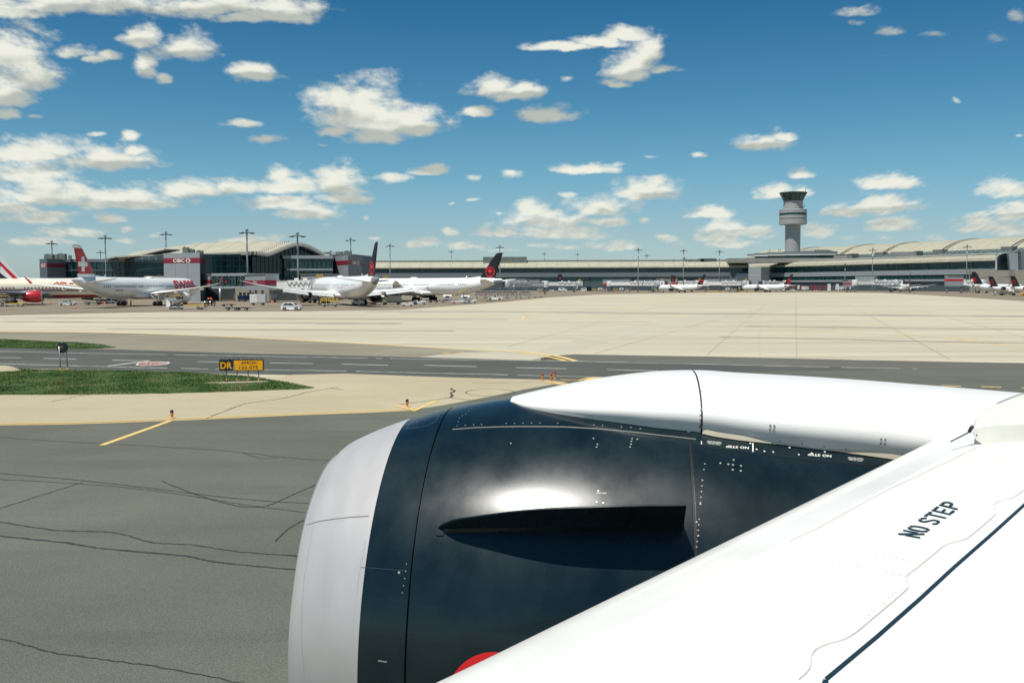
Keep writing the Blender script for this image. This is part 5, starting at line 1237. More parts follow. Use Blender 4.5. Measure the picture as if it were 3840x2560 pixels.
def airliner(name, label, loc, head, L=62.8, R=2.97, zb=1.95, span=60, sweep=32, fin_top=17.0, dih=.11, tip_up=1.5, eng_r=1.75, eng_x=9.9, eng_mat='m_navy', fmat=None, finmat='fin_black',
             wing_y=1.5, stab_span=19.5, fin_chord=(6.4, 2.5), winglet=0, cone='metal', nose_y=None, ttail=False, rear_eng=False, detail=True, wing_z=None, stab_mat=None, group=None, wmat='plane_white', flaps=False):
    """head: compass angle of the nose, 0 = away from camera (+Y), positive to the right"""
    o = tag(empty(name, loc, -head), label, 'airliner', group)
    zc = zb+R; ny = L*.49 if nose_y is None else nose_y; ty = ny-L
    mb = MB(); n = 24; rows = []
    for t, r, dz in ((0, .02, .95), (.006, .10, .93), (.02, .20, .88), (.05, .35, .75), (.10, .56, .52), (.16, .76, .28), (.23, .92, .09), (.30, 1, 0), (.45, 1, 0), (.60, 1, 0), (.75, 1, 0), (.87, 1, 0), (.91, .96, -.02), (.945, .84, -.08), (.97, .66, -.17), (.985, .47, -.24), (.995, .27, -.29), (1, .03, -.32)):
        y = ty+L*t; c = zc+dz*R*.78; rows.append([(R*r*cos(2*pi*k/n), y, c+R*r*sin(2*pi*k/n)*(1.02 if r < 1 else 1)) for k in range(n)])
    mb.grid(rows, closed=True, flip=True); mb.poly(rows[0])
    fus = mb.build('fuselage', fmat, o)
    mb = MB(); cr = rows[:4]; mb.grid([[(x*1.03, y-.02, z) for x, y, z in r] for r in cr], closed=True); mb.build('tail_cone', M[cone], fus)
    # wing box / belly fairing
    mb = MB(); rr = []
    for t, w_, h in ((-9.5, .1, .1), (-8, .75, .6), (-5, 1.0, .9), (0, 1.05, 1.), (5, 1.0, .95), (8, .7, .6), (9.5, .1, .1)):
        rr.append([(w_*R*1.02*cos(a), wing_y+t*L/63, zb+.75-h*1.05*abs(sin(a))**.8*(1 if sin(a) > 0 else -.0)+(.6 if sin(a) <= 0 else 0)) for a in [2*pi*k/16 for k in range(16)]])
    mb.grid(rr, closed=True); mb.build('belly_fairing', M[wmat], fus)
    wz = zb+.95 if wing_z is None else wing_z; S2 = span/2; tan = math.tan(radians(sweep)); rc = L*.18; 
    def section(x, yle, ch, z, th):
        pf = [(0, 0), (.03, .35), (.12, .75), (.35, 1), (.65, .7), (1, .04), (1, -.04), (.6, -.4), (.2, -.5), (.03, -.25)]
        return [(x, yle-ch*u, z+th*v) for u, v in pf]
    def lift(s): return dih*s*S2+tip_up*s**3
    for sd in (-1, 1):
        mb = MB(); rows = []
        for s in (.06, .15, .25, .34, .5, .7, .85, .94, 1.0):
            x = s*S2; yle = wing_y+rc*.62-(x-R*.8)*tan-(s**6)*2.2
            ch = rc*(1-s/.34*.42) if s < .34 else rc*(.58-(s-.34)/.66*.44); ch *= 1 if s < 1 else .5
            rows.append(section(sd*x, yle, ch, wz+lift(s), .085*ch*(1.15-s*.5)))
        mb.grid(rows, closed=True, flip=sd < 0); mb.poly(rows[-1]); 
        w = mb.build('wing', M[wmat], o)
        if winglet:
            e = rows[-1]; x, yle = sd*S2, e[0][1]; mb = MB(); pr = []
            for h, dx, dy, c in ((0, 0, 0, 1.4), (winglet*.5, .45, -.7, 1.1), (winglet, 1.0, -1.7, .6)): pr.append([(x+sd*dx, yle-dy*-1-c*u, wz+lift(1)+h+.08*v) for u, v in ((0, 0), (.4, 1), (1, 0), (.4, -1))])
            mb.grid(pr, closed=True, smooth=False); mb.poly(pr[-1]); mb.build('winglet', M['swissred'], w)
        # flap track fairings
        for s in (.2, .42, .58, .74):
            x = s*S2; yle = wing_y+rc*.62-(x-R*.8)*tan; ch = rc*(1-s/.34*.42) if s < .34 else rc*(.58-(s-.34)/.66*.44)
            mb = MB(); z = wz+lift(s)-.35; mb.tube([(sd*x, yle-ch*.5, z), (sd*x, yle-ch*.75, z-.25), (sd*x, yle-ch*1.0, z-.28), (sd*x, yle-ch*1.18, z-.05)], [.05, .32, .3, .04], 8); mb.build('flap_fairing', M[wmat], w)
        if flaps:
            for s0, s1 in ((.12, .32), (.36, .6)):
                q_ = []
                for s in (s0, s1):
                    x = s*S2; yle = wing_y+rc*.62-(x-R*.8)*tan; ch = rc*(1-s/.34*.42) if s < .34 else rc*(.58-(s-.34)/.66*.44); q_.append((sd*x, yle-ch, wz+lift(s)))
                mb = MB(); (x0, y0, z0), (x1, y1, z1) = q_
                mb.grid([[(x0, y0+.3, z0-.02), (x0, y0-.9, z0-.35), (x0, y0-1.7, z0-.9), (x0, y0-.8, z0-.5)], [(x1, y1+.3, z1-.02), (x1, y1-.8, z1-.3), (x1, y1-1.4, z1-.75), (x1, y1-.7, z1-.45)]], closed=True, smooth=False); mb.build('flap', M['lightgrey'], w)
    # stabilisers
    sz = zc+R*.45 if not ttail else fin_top-.5; sy0 = ty+L*.125 if not ttail else ty+1.0
    for sd in (-1, 1):
        mb = MB(); rows = []
        for s, c in ((.0, L*.085), (.5, L*.062), (1, L*.035)):
            x = s*stab_span/2+(.3 if not ttail else 0); rows.append(section(sd*x, sy0+L*.02-x*.62, c, sz+x*.10*(not ttail), .055*c))
        mb.grid(rows, closed=True, flip=sd < 0); mb.poly(rows[-1]); mb.build('stabiliser', M[stab_mat or wmat], o)
    # fin
    c0, c1 = fin_chord; zf = zc+R*.72; fy = ty+L*.054+c0; H = fin_top-zf; back = H*.80
    rows = []
    for s in (0, .02, .25, .5, .75, .95, 1.0):
        c = c0+(c1-c0)*s; le = fy-(c0-c1)*s*0-back*s; 
        le = fy-back*s; c = le-(ty+L*.054-(back-(c0-c1))*s); t_ = .10*c*.5
        if s == 1.0: le -= .5; c -= .4; t_ *= .3
        rows.append([(t_*v, le-c*u, zf+H*s) for u, v in ((0, 0), (.05, .45), (.2, .9), (.4, 1), (.7, .6), (1, .03), (1, -.03), (.7, -.6), (.4, -1), (.2, -.9), (.05, -.45))])
    mb = MB(); mb.grid(rows, closed=True, flip=True); mb.poly(rows[-1])
    fin = mb.build('fin', M[finmat] if isinstance(finmat, str) else finmat, o)
    fin['geo'] = 0; del fin['geo']
    G_ = dict(zf=zf, H=H, fy=fy, back=back, ty=ty, c0=c0, c1=c1, L=L, R=R, zc=zc)
    # dorsal fillet
    mb = MB(); mb.grid([[(0, fy+4, zc+R*.9), (0, fy+4, zc+R*.99)], [(-.25, fy, zc+R*.7), (0, fy-1.1, zf+1.3)]], smooth=False); mb.grid([[(0, fy+4, zc+R*.9), (0, fy+4, zc+R*.99)], [(.25, fy, zc+R*.7), (0, fy-1.1, zf+1.3)]], smooth=False); mb.build('dorsal_fillet', M['plane_white'], fin)
    # engines
    if eng_r:
        for sd in (-1, 1):
            ex = sd*eng_x; ez = 0; s = eng_x/S2; ecz = eng_r+ (.75 if not rear_eng else 0)
            if rear_eng: ex = sd*(R+eng_r*1.05); ecz = zc+R*.45; ey = ty+L*.24
            else: ey = wing_y+rc*.62-(eng_x-R*.8)*tan+3.4*eng_r/1.75
            Mx = Matrix.Translation((ex, ey, ecz)) @ Matrix.Rotation(-pi/2, 4, 'X')
            k = eng_r/1.75; mb = MB()
            mb.lathe([(1.30*k, .1*k), (1.38*k, .02*k), (1.48*k, 0.08*k)][::-1], 24, 1, Matrix.Translation((ex, ey, ecz)) @ Matrix.Rotation(pi/2, 4, 'X'))
            mb = MB(); MY = Matrix.Translation((ex, ey, ecz)) @ Matrix.Rotation(pi/2, 4, 'X')
            mb.lathe([(1.48*k, .08*k), (1.66*k, .7*k), (1.75*k, 1.6*k), (1.72*k, 2.8*k), (1.5*k, 4.2*k), (1.28*k, 5.1*k)], 28, 0, MY); mb.lathe([(1.22*k, 5.1*k), (1.0*k, 3.5*k), (.9*k, 2.*k)], 24, 0, MY)
            e = mb.build('engine', eng_mat if not isinstance(eng_mat, str) else M[eng_mat], o)
            mb = MB(); mb.lathe([(1.2*k, 1.2*k), (1.27*k, .3*k), (1.33*k, .03*k), (1.40*k, .0), (1.49*k, .09*k), (1.58*k, .36*k)], 28, 0, MY); mb.build('inlet_lip', M['metal'], e)
            mb = MB(); mb.lathe([(1.22*k, 1.2*k), (.45*k, 1.0*k), (.02, .5*k)], 24, 0, MY); mb.build('fan', M['darkgrey'], e)
            mb = MB(); mb.lathe([(.95*k, 4.2*k), (.85*k, 5.4*k), (.62*k, 6.2*k), (.60*k, 5.9*k)], 20, 0, MY); mb.lathe([(.5*k, 5.6*k), (.34*k, 6.5*k), (.02, 7.2*k)], 16, 0, MY); mb.build('exhaust', M['metal'], e)
            if not rear_eng:
                zt = wz+lift(s)+.2; mb = MB(); w_ = .22
                for q in (1,): mb.add([(ex-w_, ey-1.2*k, ecz+1.5*k), (ex+w_, ey-1.2*k, ecz+1.5*k), (ex+w_, ey-6.2*k, ecz+.6*k), (ex-w_, ey-6.2*k, ecz+.6*k), (ex-w_*.6, ey-1.8*k, ecz+1.95*k), (ex+w_*.6, ey-1.8*k, ecz+1.95*k), (ex+w_, ey-8.5*k, zt), (ex-w_, ey-8.5*k, zt)], [(3, 2, 1, 0), (4, 5, 6, 7), (0, 1, 5, 4), (1, 2, 6, 5), (2, 3, 7, 6), (3, 0, 4, 7)])
                mb.build('pylon', M['plane_white'], e)
            else:
                mb = MB(); mb.box(((ex+sd*R*.6)/2, ey-2.*k, ecz), (abs(ex)-R*.5, 2.2*k, .35)); mb.build('pylon', M['plane_white'], e)
    # landing gear
    sc = L/63.
    for gx, gy, nw in ((-5.2*sc, wing_y-3*sc, 2), (5.2*sc, wing_y-3*sc, 2), (0, ny-L*.10, 1)):
        mb = MB(); wr = .66*max(.75, sc) if nw == 2 else .45*max(.8, sc); mb.tube([(gx, gy, wr), (gx*1.02, gy+.1, wz+.2 if nw == 2 else zb+.3)], .17*max(.7, sc), 8)
        if nw == 2: mb.tube([(gx, gy, wr*2.2), (gx*.6, gy, wz)], .1, 6); mb.box((gx*1.12, gy+.2, wz*.62+.3), (.08, 1.6*sc, 1.7*sc))
        g = mb.build('landing_gear', M['lightgrey'], o)
        for dy in ((-.75*sc, .75*sc) if (nw == 2 and L > 45) else (0,)):
            for dx in (-.5*max(.7, sc), .5*max(.7, sc)):
                mb = MB(); mb.lathe([(wr*.5, -.2), (wr*.93, -.22), (wr, -.1), (wr, .1), (wr*.93, .22), (wr*.5, .2)], 16, 0, Matrix.Translation((gx+dx*(1 if nw == 2 else .6), gy+dy, wr)) @ Matrix.Rotation(pi/2, 4, 'Y'), cap=True); mb.build('wheel', M['rubber'], g)
    if detail:
        mb = MB(); mb.lathe([(.9, 0), (.8, .25), (.4, .38), (.01, .42)], 16, 0, Matrix.Translation((0, ny-L*.42, zc+R-.06)) @ Matrix.Diagonal((1, 1.7, 1, 1))); mb.build('antenna_dome', M['plane_white'], fus)
        mb = MB(); mb.box((0, ty+L*.23, zc+R+.3), (.08, .5, .7), taper=.5); mb.build('antenna', M['plane_white'], fus)
        for gy in (ny-L*.115, ny-L*.37, ny-L*.62, ty+L*.19):                      # door outlines, both sides
            for sd in (-1, 1):
                mb = MB(); r_ = R+.015 if gy > ty+L*.25 else R*.9
                a0, a1 = -.18, .42; k = R+.02
                if gy < ty+L*.25: continue
                for ya in (gy-.55, gy+.55):
                    mb.grid([[(sd*k*cos(a), ya-.03, zc+k*sin(a)) for a in frange(a0, a1, 6)], [(sd*k*cos(a), ya+.03, zc+k*sin(a)) for a in frange(a0, a1, 6)]])
                for a in (a0, a1): mb.add([(sd*k*cos(a), gy-.55, zc+k*sin(a)-.03), (sd*k*cos(a), gy+.55, zc+k*sin(a)-.03), (sd*k*cos(a), gy+.55, zc+k*sin(a)+.03), (sd*k*cos(a), gy-.55, zc+k*sin(a)+.03)], [(0, 1, 2, 3)])
                mb.build('door_outline', M['lightgrey'], fus)
        # cockpit glazing
        mb = MB(); yy0 = ny-L*.035
        for sd in (-1, 1):
            mb.add([(sd*.1, ny-L*.022, zc+R*.33), (sd*1.1, ny-L*.032, zc+R*.30), (sd*1.15, ny-L*.054, zc+R*.62), (sd*.1, ny-L*.037, zc+R*.66)], [(0, 1, 2, 3)]); mb.add([(sd*1.2, ny-L*.034, zc+R*.28), (sd*1.85, ny-L*.05, zc+R*.3), (sd*1.8, ny-L*.058, zc+R*.58), (sd*1.22, ny-L*.047, zc+R*.61)], [(0, 1, 2, 3)])
        mb.build('cockpit_window', M['windowdark'], fus)
    return o, fus, fin, G_
def refine(V, F, mx):
    bm = bmesh.new(); vs = [bm.verts.new(p) for p in V]
    for f in F:
        try: bm.faces.new([vs[i] for i in f])
        except ValueError: pass
    for _ in range(5):
        es = [e for e in bm.edges if e.calc_length() > mx]
        if not es: break
        bmesh.ops.subdivide_edges(bm, edges=es, cuts=1); bmesh.ops.triangulate(bm, faces=bm.faces)
    bm.verts.index_update(); out = ([v.co.copy() for v in bm.verts], [tuple(v.index for v in f.verts) for f in bm.faces]); bm.free(); return out
def on_fin(G_, u, s, side, off=.04):                 # u: distance aft of mid chord in metres / s: height above fin root
    f = s/G_['H']; le = G_['fy']-G_['back']*f; te = G_['ty']+G_['L']*.054-(G_['back']-(G_['c0']-G_['c1']))*f
    c = le-te; y = u; q_ = (le-y)/c
    prof = [(0, 0), (.05, .45), (.2, .9), (.4, 1), (.7, .6), (1, .03)]
    v = lerp1([p[0] for p in prof], [p[1] for p in prof], q_); return Vector((side*(.05*c*v+off), y, G_['zf']+s))
def fin_poly(mb, G_, pts, side, mi=0, off=.04):
    V2 = [Vector((y, z, 0)) for y, z in pts]; V2, F2 = refine(V2, [tuple(t) for t in tessellate_polygon([V2])], .5)
    mb.add([on_fin(G_, p.x, p.y, side, off) for p in V2], F2, mi)
def leaf_emblem(fin, G_, cy, cz, r, m='leafred'):
    for side in (-1, 1):
        mb = MB(); n = 36
        for i in range(n):
            a0, a1 = 2*pi*i/n, 2*pi*(i+1)/n; P = [on_fin(G_, cy+rr*cos(a), cz+rr*sin(a), side) for rr, a in ((r, a0), (r, a1), (r*.84, a1), (r*.84, a0))]; mb.add(P, [(0, 1, 2, 3)])
        mb.build('emblem', M[m], fin)
        mb = MB(); fin_poly(mb, G_, [(cy+x*r*.66, cz+(y+.02)*r*.72) for x, y in LEAF], side); s_ = [(cy-.05*r, cz-.45*r), (cy+.05*r, cz-.45*r), (cy+.06*r, cz-.86*r), (cy-.06*r, cz-.86*r)]; fin_poly(mb, G_, s_, side)
        mb.build('emblem', M[m], fin)
def side_text(fus, G_, txt, y0, y1, z0, z1, side, m, bold=.02, slant=0.0):
    """lettering wrapped on the fuselage side; reads towards y1"""
    vs, fs, w_, h_ = text_verts(txt, 1.0, bold); R, zc = G_['R']+.05, G_['zc']; mb = MB(); P = []
    V3, fs = refine([Vector((y0+(y1-y0)*(a+slant*b), z0+(z1-z0)*b, 0)) for a, b in vs], fs, .35)
    for q_ in V3:
        y, z = q_.x, q_.y; h = max(-.98, min(.98, (z-zc)/R)); P.append((side*R*sqrt(1-h*h), y, z))
    mb.add(P, fs); mb.build('lettering', m if not isinstance(m, str) else M[m], fus)
M['fin_black'] = mat('fin_black_paint', (.007, .010, .013), .55, var=.1)
M['m_navy'] = mat('navy_engine_cowl', (.010, .020, .030), .25, coat=.3)
GL = 'airliners parked nose-in at the terminal'
zc_330 = 2.1+2.82
# A: white airliner with white-cross tail
fm = fus_mat('white_fuselage_windows', (.84, .85, .82), -22.5, 22, 5.1, 5.45, .8, [(-19.6, -18.2), (-8.4, -6.8), (-4, -2.6), (6.5, 8.4)])
A_, fus, fin, GA_ = airliner('airliner_parked', 'white airliner with a red tail bearing a white cross, left of the striped block', (-100.9, 272, 0), radians(8.6), L=63.7, R=2.82, zb=2.05, span=53.5, sweep=31, fin_top=15.4, dih=.095, tip_up=.6, eng_r=1.45, eng_x=9.4, eng_mat='plane_white', fmat=fm, finmat='swissred', winglet=1.7, cone='plane_white', fin_chord=(7.6, 3.2), stab_span=19.4, group=GL, nose_y=31)
for side in (-1, 1):
    mb = MB(); cy, cz = GA_['ty']+4.6, 3.9; a, b = .55, 1.8
    for pr in ([(cy-a, cz-b), (cy+a, cz-b), (cy+a, cz+b), (cy-a, cz+b)], [(cy-b, cz-a), (cy-a, cz-a), (cy-a, cz+a), (cy-b, cz+a)], [(cy+a, cz-a), (cy+b, cz-a), (cy+b, cz+a), (cy+a, cz+a)]): fin_poly(mb, GA_, pr, side)
    mb.build('emblem', M['white'], fin)
    H_, ty_ = GA_['H'], GA_['ty']
    def LE_(s): return GA_['fy']-GA_['back']*s/H_
    def TE_(s): return ty_+GA_['L']*.045-(GA_['back']-(GA_['c0']-GA_['c1']))*s/H_
    for s0, s1 in ((0.0, 1.5), (H_*.91, H_*.985)):
        mb = MB(); fin_poly(mb, GA_, [(TE_(s0)+.02, s0), (LE_(s0)-.05, s0), (LE_(s1)-.05, s1), (TE_(s1)+.02, s1)], side, off=.03); mb.build('fin_band', M['plane_white'], fin)
side_text(fus, GA_, 'SWISS', 13.0, 25.6, 4.55, 7.0, 1, 'swissred', .04); side_text(fus, GA_, 'HB-JHJ', -18.2, -14.6, 4.0, 4.45, 1, 'darkgrey', .02)
# B: middle black tail, nose left and away
fm2 = fus_mat('white_fuselage_oval_windows', (.88, .88, .86), -20.5, 24, 5.35, 5.72, .66, [(-17.0, -15.6), (-7.9, -5.6), (1, 3)], wcol=(.36, .36, .34))
B_, fus, fin, GB_ = airliner('airliner_parked', 'white airliner with tall narrow black fin, seen from behind at the jet bridge, centre left', (-46.4, 275, 0), radians(-24.5), L=62.8, R=2.95, fmat=fm2, group=GL, nose_y=30, tip_up=1.8, dih=.07, cone='metal', fin_top=16.1, flaps=True, eng_r=1.9)
leaf_emblem(fin, GB_, GB_['ty']+5.0, 2.8, 1.75)
# C: black tail seen from the side
fm3 = fus_mat('white_fuselage_oval_windows', (.88, .88, .86), -20.5, 24, 5.35, 5.78, .68, [(-17.0, -15.6), (-7.9, -5.6), (1, 3)], wcol=(.14, .14, .13))
C_, fus, fin, GC_ = airliner('airliner_parked', 'white airliner with broad black fin, seen from its left side near the picture centre', (-31.8, 349, 0), radians(-60), L=62.8, R=2.97, fmat=fm3, group=GL, nose_y=29.4, tip_up=1.8, dih=.07, cone='metal', fin_top=16.1, flaps=True, eng_r=1.9)
leaf_emblem(fin, GC_, GC_['ty']+5.0, 2.75, 1.75)
# D: cream airliner with red belly, far left
fm4 = fus_mat('cream_fuselage_windows', (.78, .73, .56), -30, 24, 4.7, 5.1, .95, [(0, 2)], stripe=[(3.85, 4.5, (.30, .26, .25)), (4.5, 4.62, (.45, .05, .05))], belly=(2.85, (.30, .02, .03)), wcol=(.16, .03, .05))
D_, fus, fin, GD_ = airliner('airliner_parked', 'cream airliner with dark red belly, red lettering and glossy red engine at the left edge', (-144.5, 291, 0), radians(66), L=62, R=2.78, zb=2.0, fmat=fm4, finmat='bankred', group=GL, nose_y=28.5, eng_mat=mat('red_engine_cowl', (.50, .02, .025), .25, coat=.5, var=.2), eng_r=1.72, eng_x=10, wmat='clad', span=56, tip_up=.3, dih=.04)
side_text(fus, GD_, 'AIR INDIA', 9.6, 20.2, 6.0, 6.75, 1, 'red', .04, slant=.04)
# E: striped flag tail at the far left edge
fm5 = fus_mat('pale_fuselage_windows', (.78, .78, .76), -30, 24, 5.5, 5.9, 1.06)
E_, fus, fin, GE_ = airliner('airliner_parked', 'airliner behind the cream one, fin striped green, black and red, at the left edge', (-165.0, 392, 0), radians(62), L=73, R=3.1, zb=2.2, fmat=fm5, finmat='plane_white', group=GL, nose_y=36, fin_top=19.8, fin_chord=(8.6, 3.4), detail=False)
for side in (1,):
    for c0_, c1_, mm in ((.55, 1.0, 'leafred'), ):
        pass
    def finp(u, s): return (LEe(s)+(TEe(s)-LEe(s))*u, s*GE_['H'])
    def LEe(s): return GE_['fy']-GE_['back']*s
    def TEe(s): return GE_['ty']+GE_['L']*.045-(GE_['back']-(GE_['c0']-GE_['c1']))*s
    for nm, pts_, mm in (('flag_stripe', [(.10, .0), (.30, .0), (.42, .5), (.40, .85), (.26, .5)], 'leafred'), ('flag_stripe', [(.42, .45), (.60, .35), (.72, .85), (.55, .9)], 'green'), ('flag_stripe', [(.45, .0), (.9, .0), (.95, .35), (.8, .45), (.62, .18)], 'black')):
        mb = MB(); fin_poly(mb, GE_, [finp(*p) for p in pts_], side); mb.build(nm, M[mm], fin)
# small jets at the far gates
fmS = fus_mat('small_jet_fuselage', (.88, .88, .86), -7, 14, 3.65, 4.0, 1.2, wcol=(.3, .3, .3))
def smalljet(label, x, Y, head, **k):
    kw = dict(L=37, R=1.85, zb=1.3, span=35, sweep=25, fin_top=11.6, eng_r=1.1, eng_x=5.6, fmat=fmS, detail=False, fin_chord=(4.4, 1.9), stab_span=12, tip_up=.8, wing_y=.5, group=GL); kw.update(k)
    o, fus, fin, G_ = airliner('airliner_parked', label, CP(x, Y), radians(head), **kw)
    leaf_emblem(fin, G_, G_['ty']+kw.get('L')*.052, 2.75*kw['fin_top']/11.6, 1.45)
    return o
smalljet('small white jet with black fin at the far stands, nearest the picture centre', 2552, 655, -43, nose_y=18)
smalljet('small white jet with black fin in front of the blank grey stair block', 2872, 655, -43, nose_y=18)
smalljet('small white jet seen straight from behind below the right terminal front', 3393, 640, 12, fin_top=12.0)
smalljet('jet with black fin leaning left, beside the striped gatehouse near the right edge', 3722, 560, 72, nose_y=22, fin_top=11.9, eng_r=0, fin_chord=(6.8, 2.8))
smalljet('regional jet with a T-shaped black tail, the left one of two near the right edge', 3785, 455, 62, L=36, R=1.45, zb=1.2, span=24, fin_top=8.6, fin_chord=(5.4, 3.2), ttail=True, rear_eng=True, eng_r=.78, stab_span=6.4, nose_y=21, stab_mat='black', cone='plane_white')
smalljet('regional jet with a T-shaped black tail, cut by the right edge', 3868, 442, 62, L=36, R=1.45, zb=1.2, span=24, fin_top=8.7, fin_chord=(5.4, 3.2), ttail=True, rear_eng=True, eng_r=.78, stab_span=6.4, nose_y=21, stab_mat='black', cone='plane_white')
for o in list(bpy.data.objects):
    if o.name.startswith('airliner_parked'):
        pass

# ================================================================== LIGHT MASTS
MG = 'floodlight masts standing round the stands'
def mast(x, ytop, Y, label, n=8, two=False):
    z = ZR(ytop, Y, x); p = CP(x, Y); o = tag(empty('light_mast', p), label, 'light mast', MG)
    mb = MB(); mb.tube([(0, 0, 0), (0, 0, z*.5), (0, 0, z-1.2)], [.36, .30, .22], 10); mb.build('pole', M['metal'], o)
    for zz_ in ([z-1.6] if not two else [z-1.6, z-7.]):
        mb = MB(); mb.lathe([(.25, zz_-.25), (1.35, zz_-.1), (1.4, zz_+.1), (.25, zz_+.15)], 12); mb.build('head_ring', M['darkgrey'], o)
        for k in range(n):
            a = 2*pi*k/n+.2; c, s = cos(a), sin(a); mb = MB(); mb.tube([(1.2*c, 1.2*s, zz_), (2.0*c, 2.0*s, zz_-.1)], .07, 5); mb.box((2.35*c, 2.35*s, zz_-.25), (1.0, .55, .38), a, taper=.7); mb.build('floodlight', M['darkgrey'], o)
    mb = MB(); mb.lathe([(.02, z-1.2), (.55, z-.95), (.6, z-.5), (.35, z-.1), (.02, z)], 12); mb.build('beacon_dome', M['grey_paint'], o)
    return o
for a in [(400, 878, 425, 'floodlight mast rising in front of the glass wing right of the white-cross tail'),
 (200, 900, 470, 'floodlight mast with two lamp rings behind the small striped block at far left', 8, True),
 (380, 938, 700, 'short-looking distant floodlight mast just left of the mast by the white-cross tail'),
 (627, 865, 465, 'floodlight mast rising behind the wide block with large white lettering'),
 (930, 855, 360, 'tallest floodlight mast, standing between the white-cross airliner and the middle airliner'),
 (1119, 867, 342, 'floodlight mast in front of the end of the wave-shaped roof'),
 (1317, 889, 520, 'floodlight mast rising behind the striped block beside the tall black fin'),
 (1464, 912, 600, 'floodlight mast just right of the tall narrow black fin'),
 (1242, 937, 640, 'distant floodlight mast top behind the roof left of the third striped block'),
 (1693, 938, 1000, 'distant floodlight mast behind the concourse between the two black fins'),
 (1875, 918, 640, 'floodlight mast rising beside the tip of the broad black fin'),
 (2041, 946, 1050, 'distant mast behind the concourse, first right of the broad black fin'),
 (2165, 948, 1060, 'distant mast behind the concourse, second right of the broad black fin'),
 (2393, 928, 690, 'mast at the centre, standing in front of the concourse by the grey gate boxes'),
 (2425, 952, 1000, 'distant mast peeping over the concourse just right of the central mast'),
 (2446, 975, 1300, 'tiny far mast head just above the ridge right of the central mast'),
 (2525, 970, 1300, 'tiny far mast head above the concourse ridge left of the mast by the small jet'),
 (2562, 932, 700, 'mast behind the small jet nearest the centre of the far stands'),
 (2566, 962, 1000, 'distant mast seen directly behind the mast by the small jet'),
 (2697, 935, 705, 'mast just left of the blank grey stair block'),
 (3270, 929, 700, 'mast in front of the terminal right of the control tower'),
 (3623, 916, 640, 'mast above the striped gatehouse near the right edge'),
 (3168, 985, 735, 'thin low mast before the terminal glass, left of the box with bright red band')]: mast(*a)

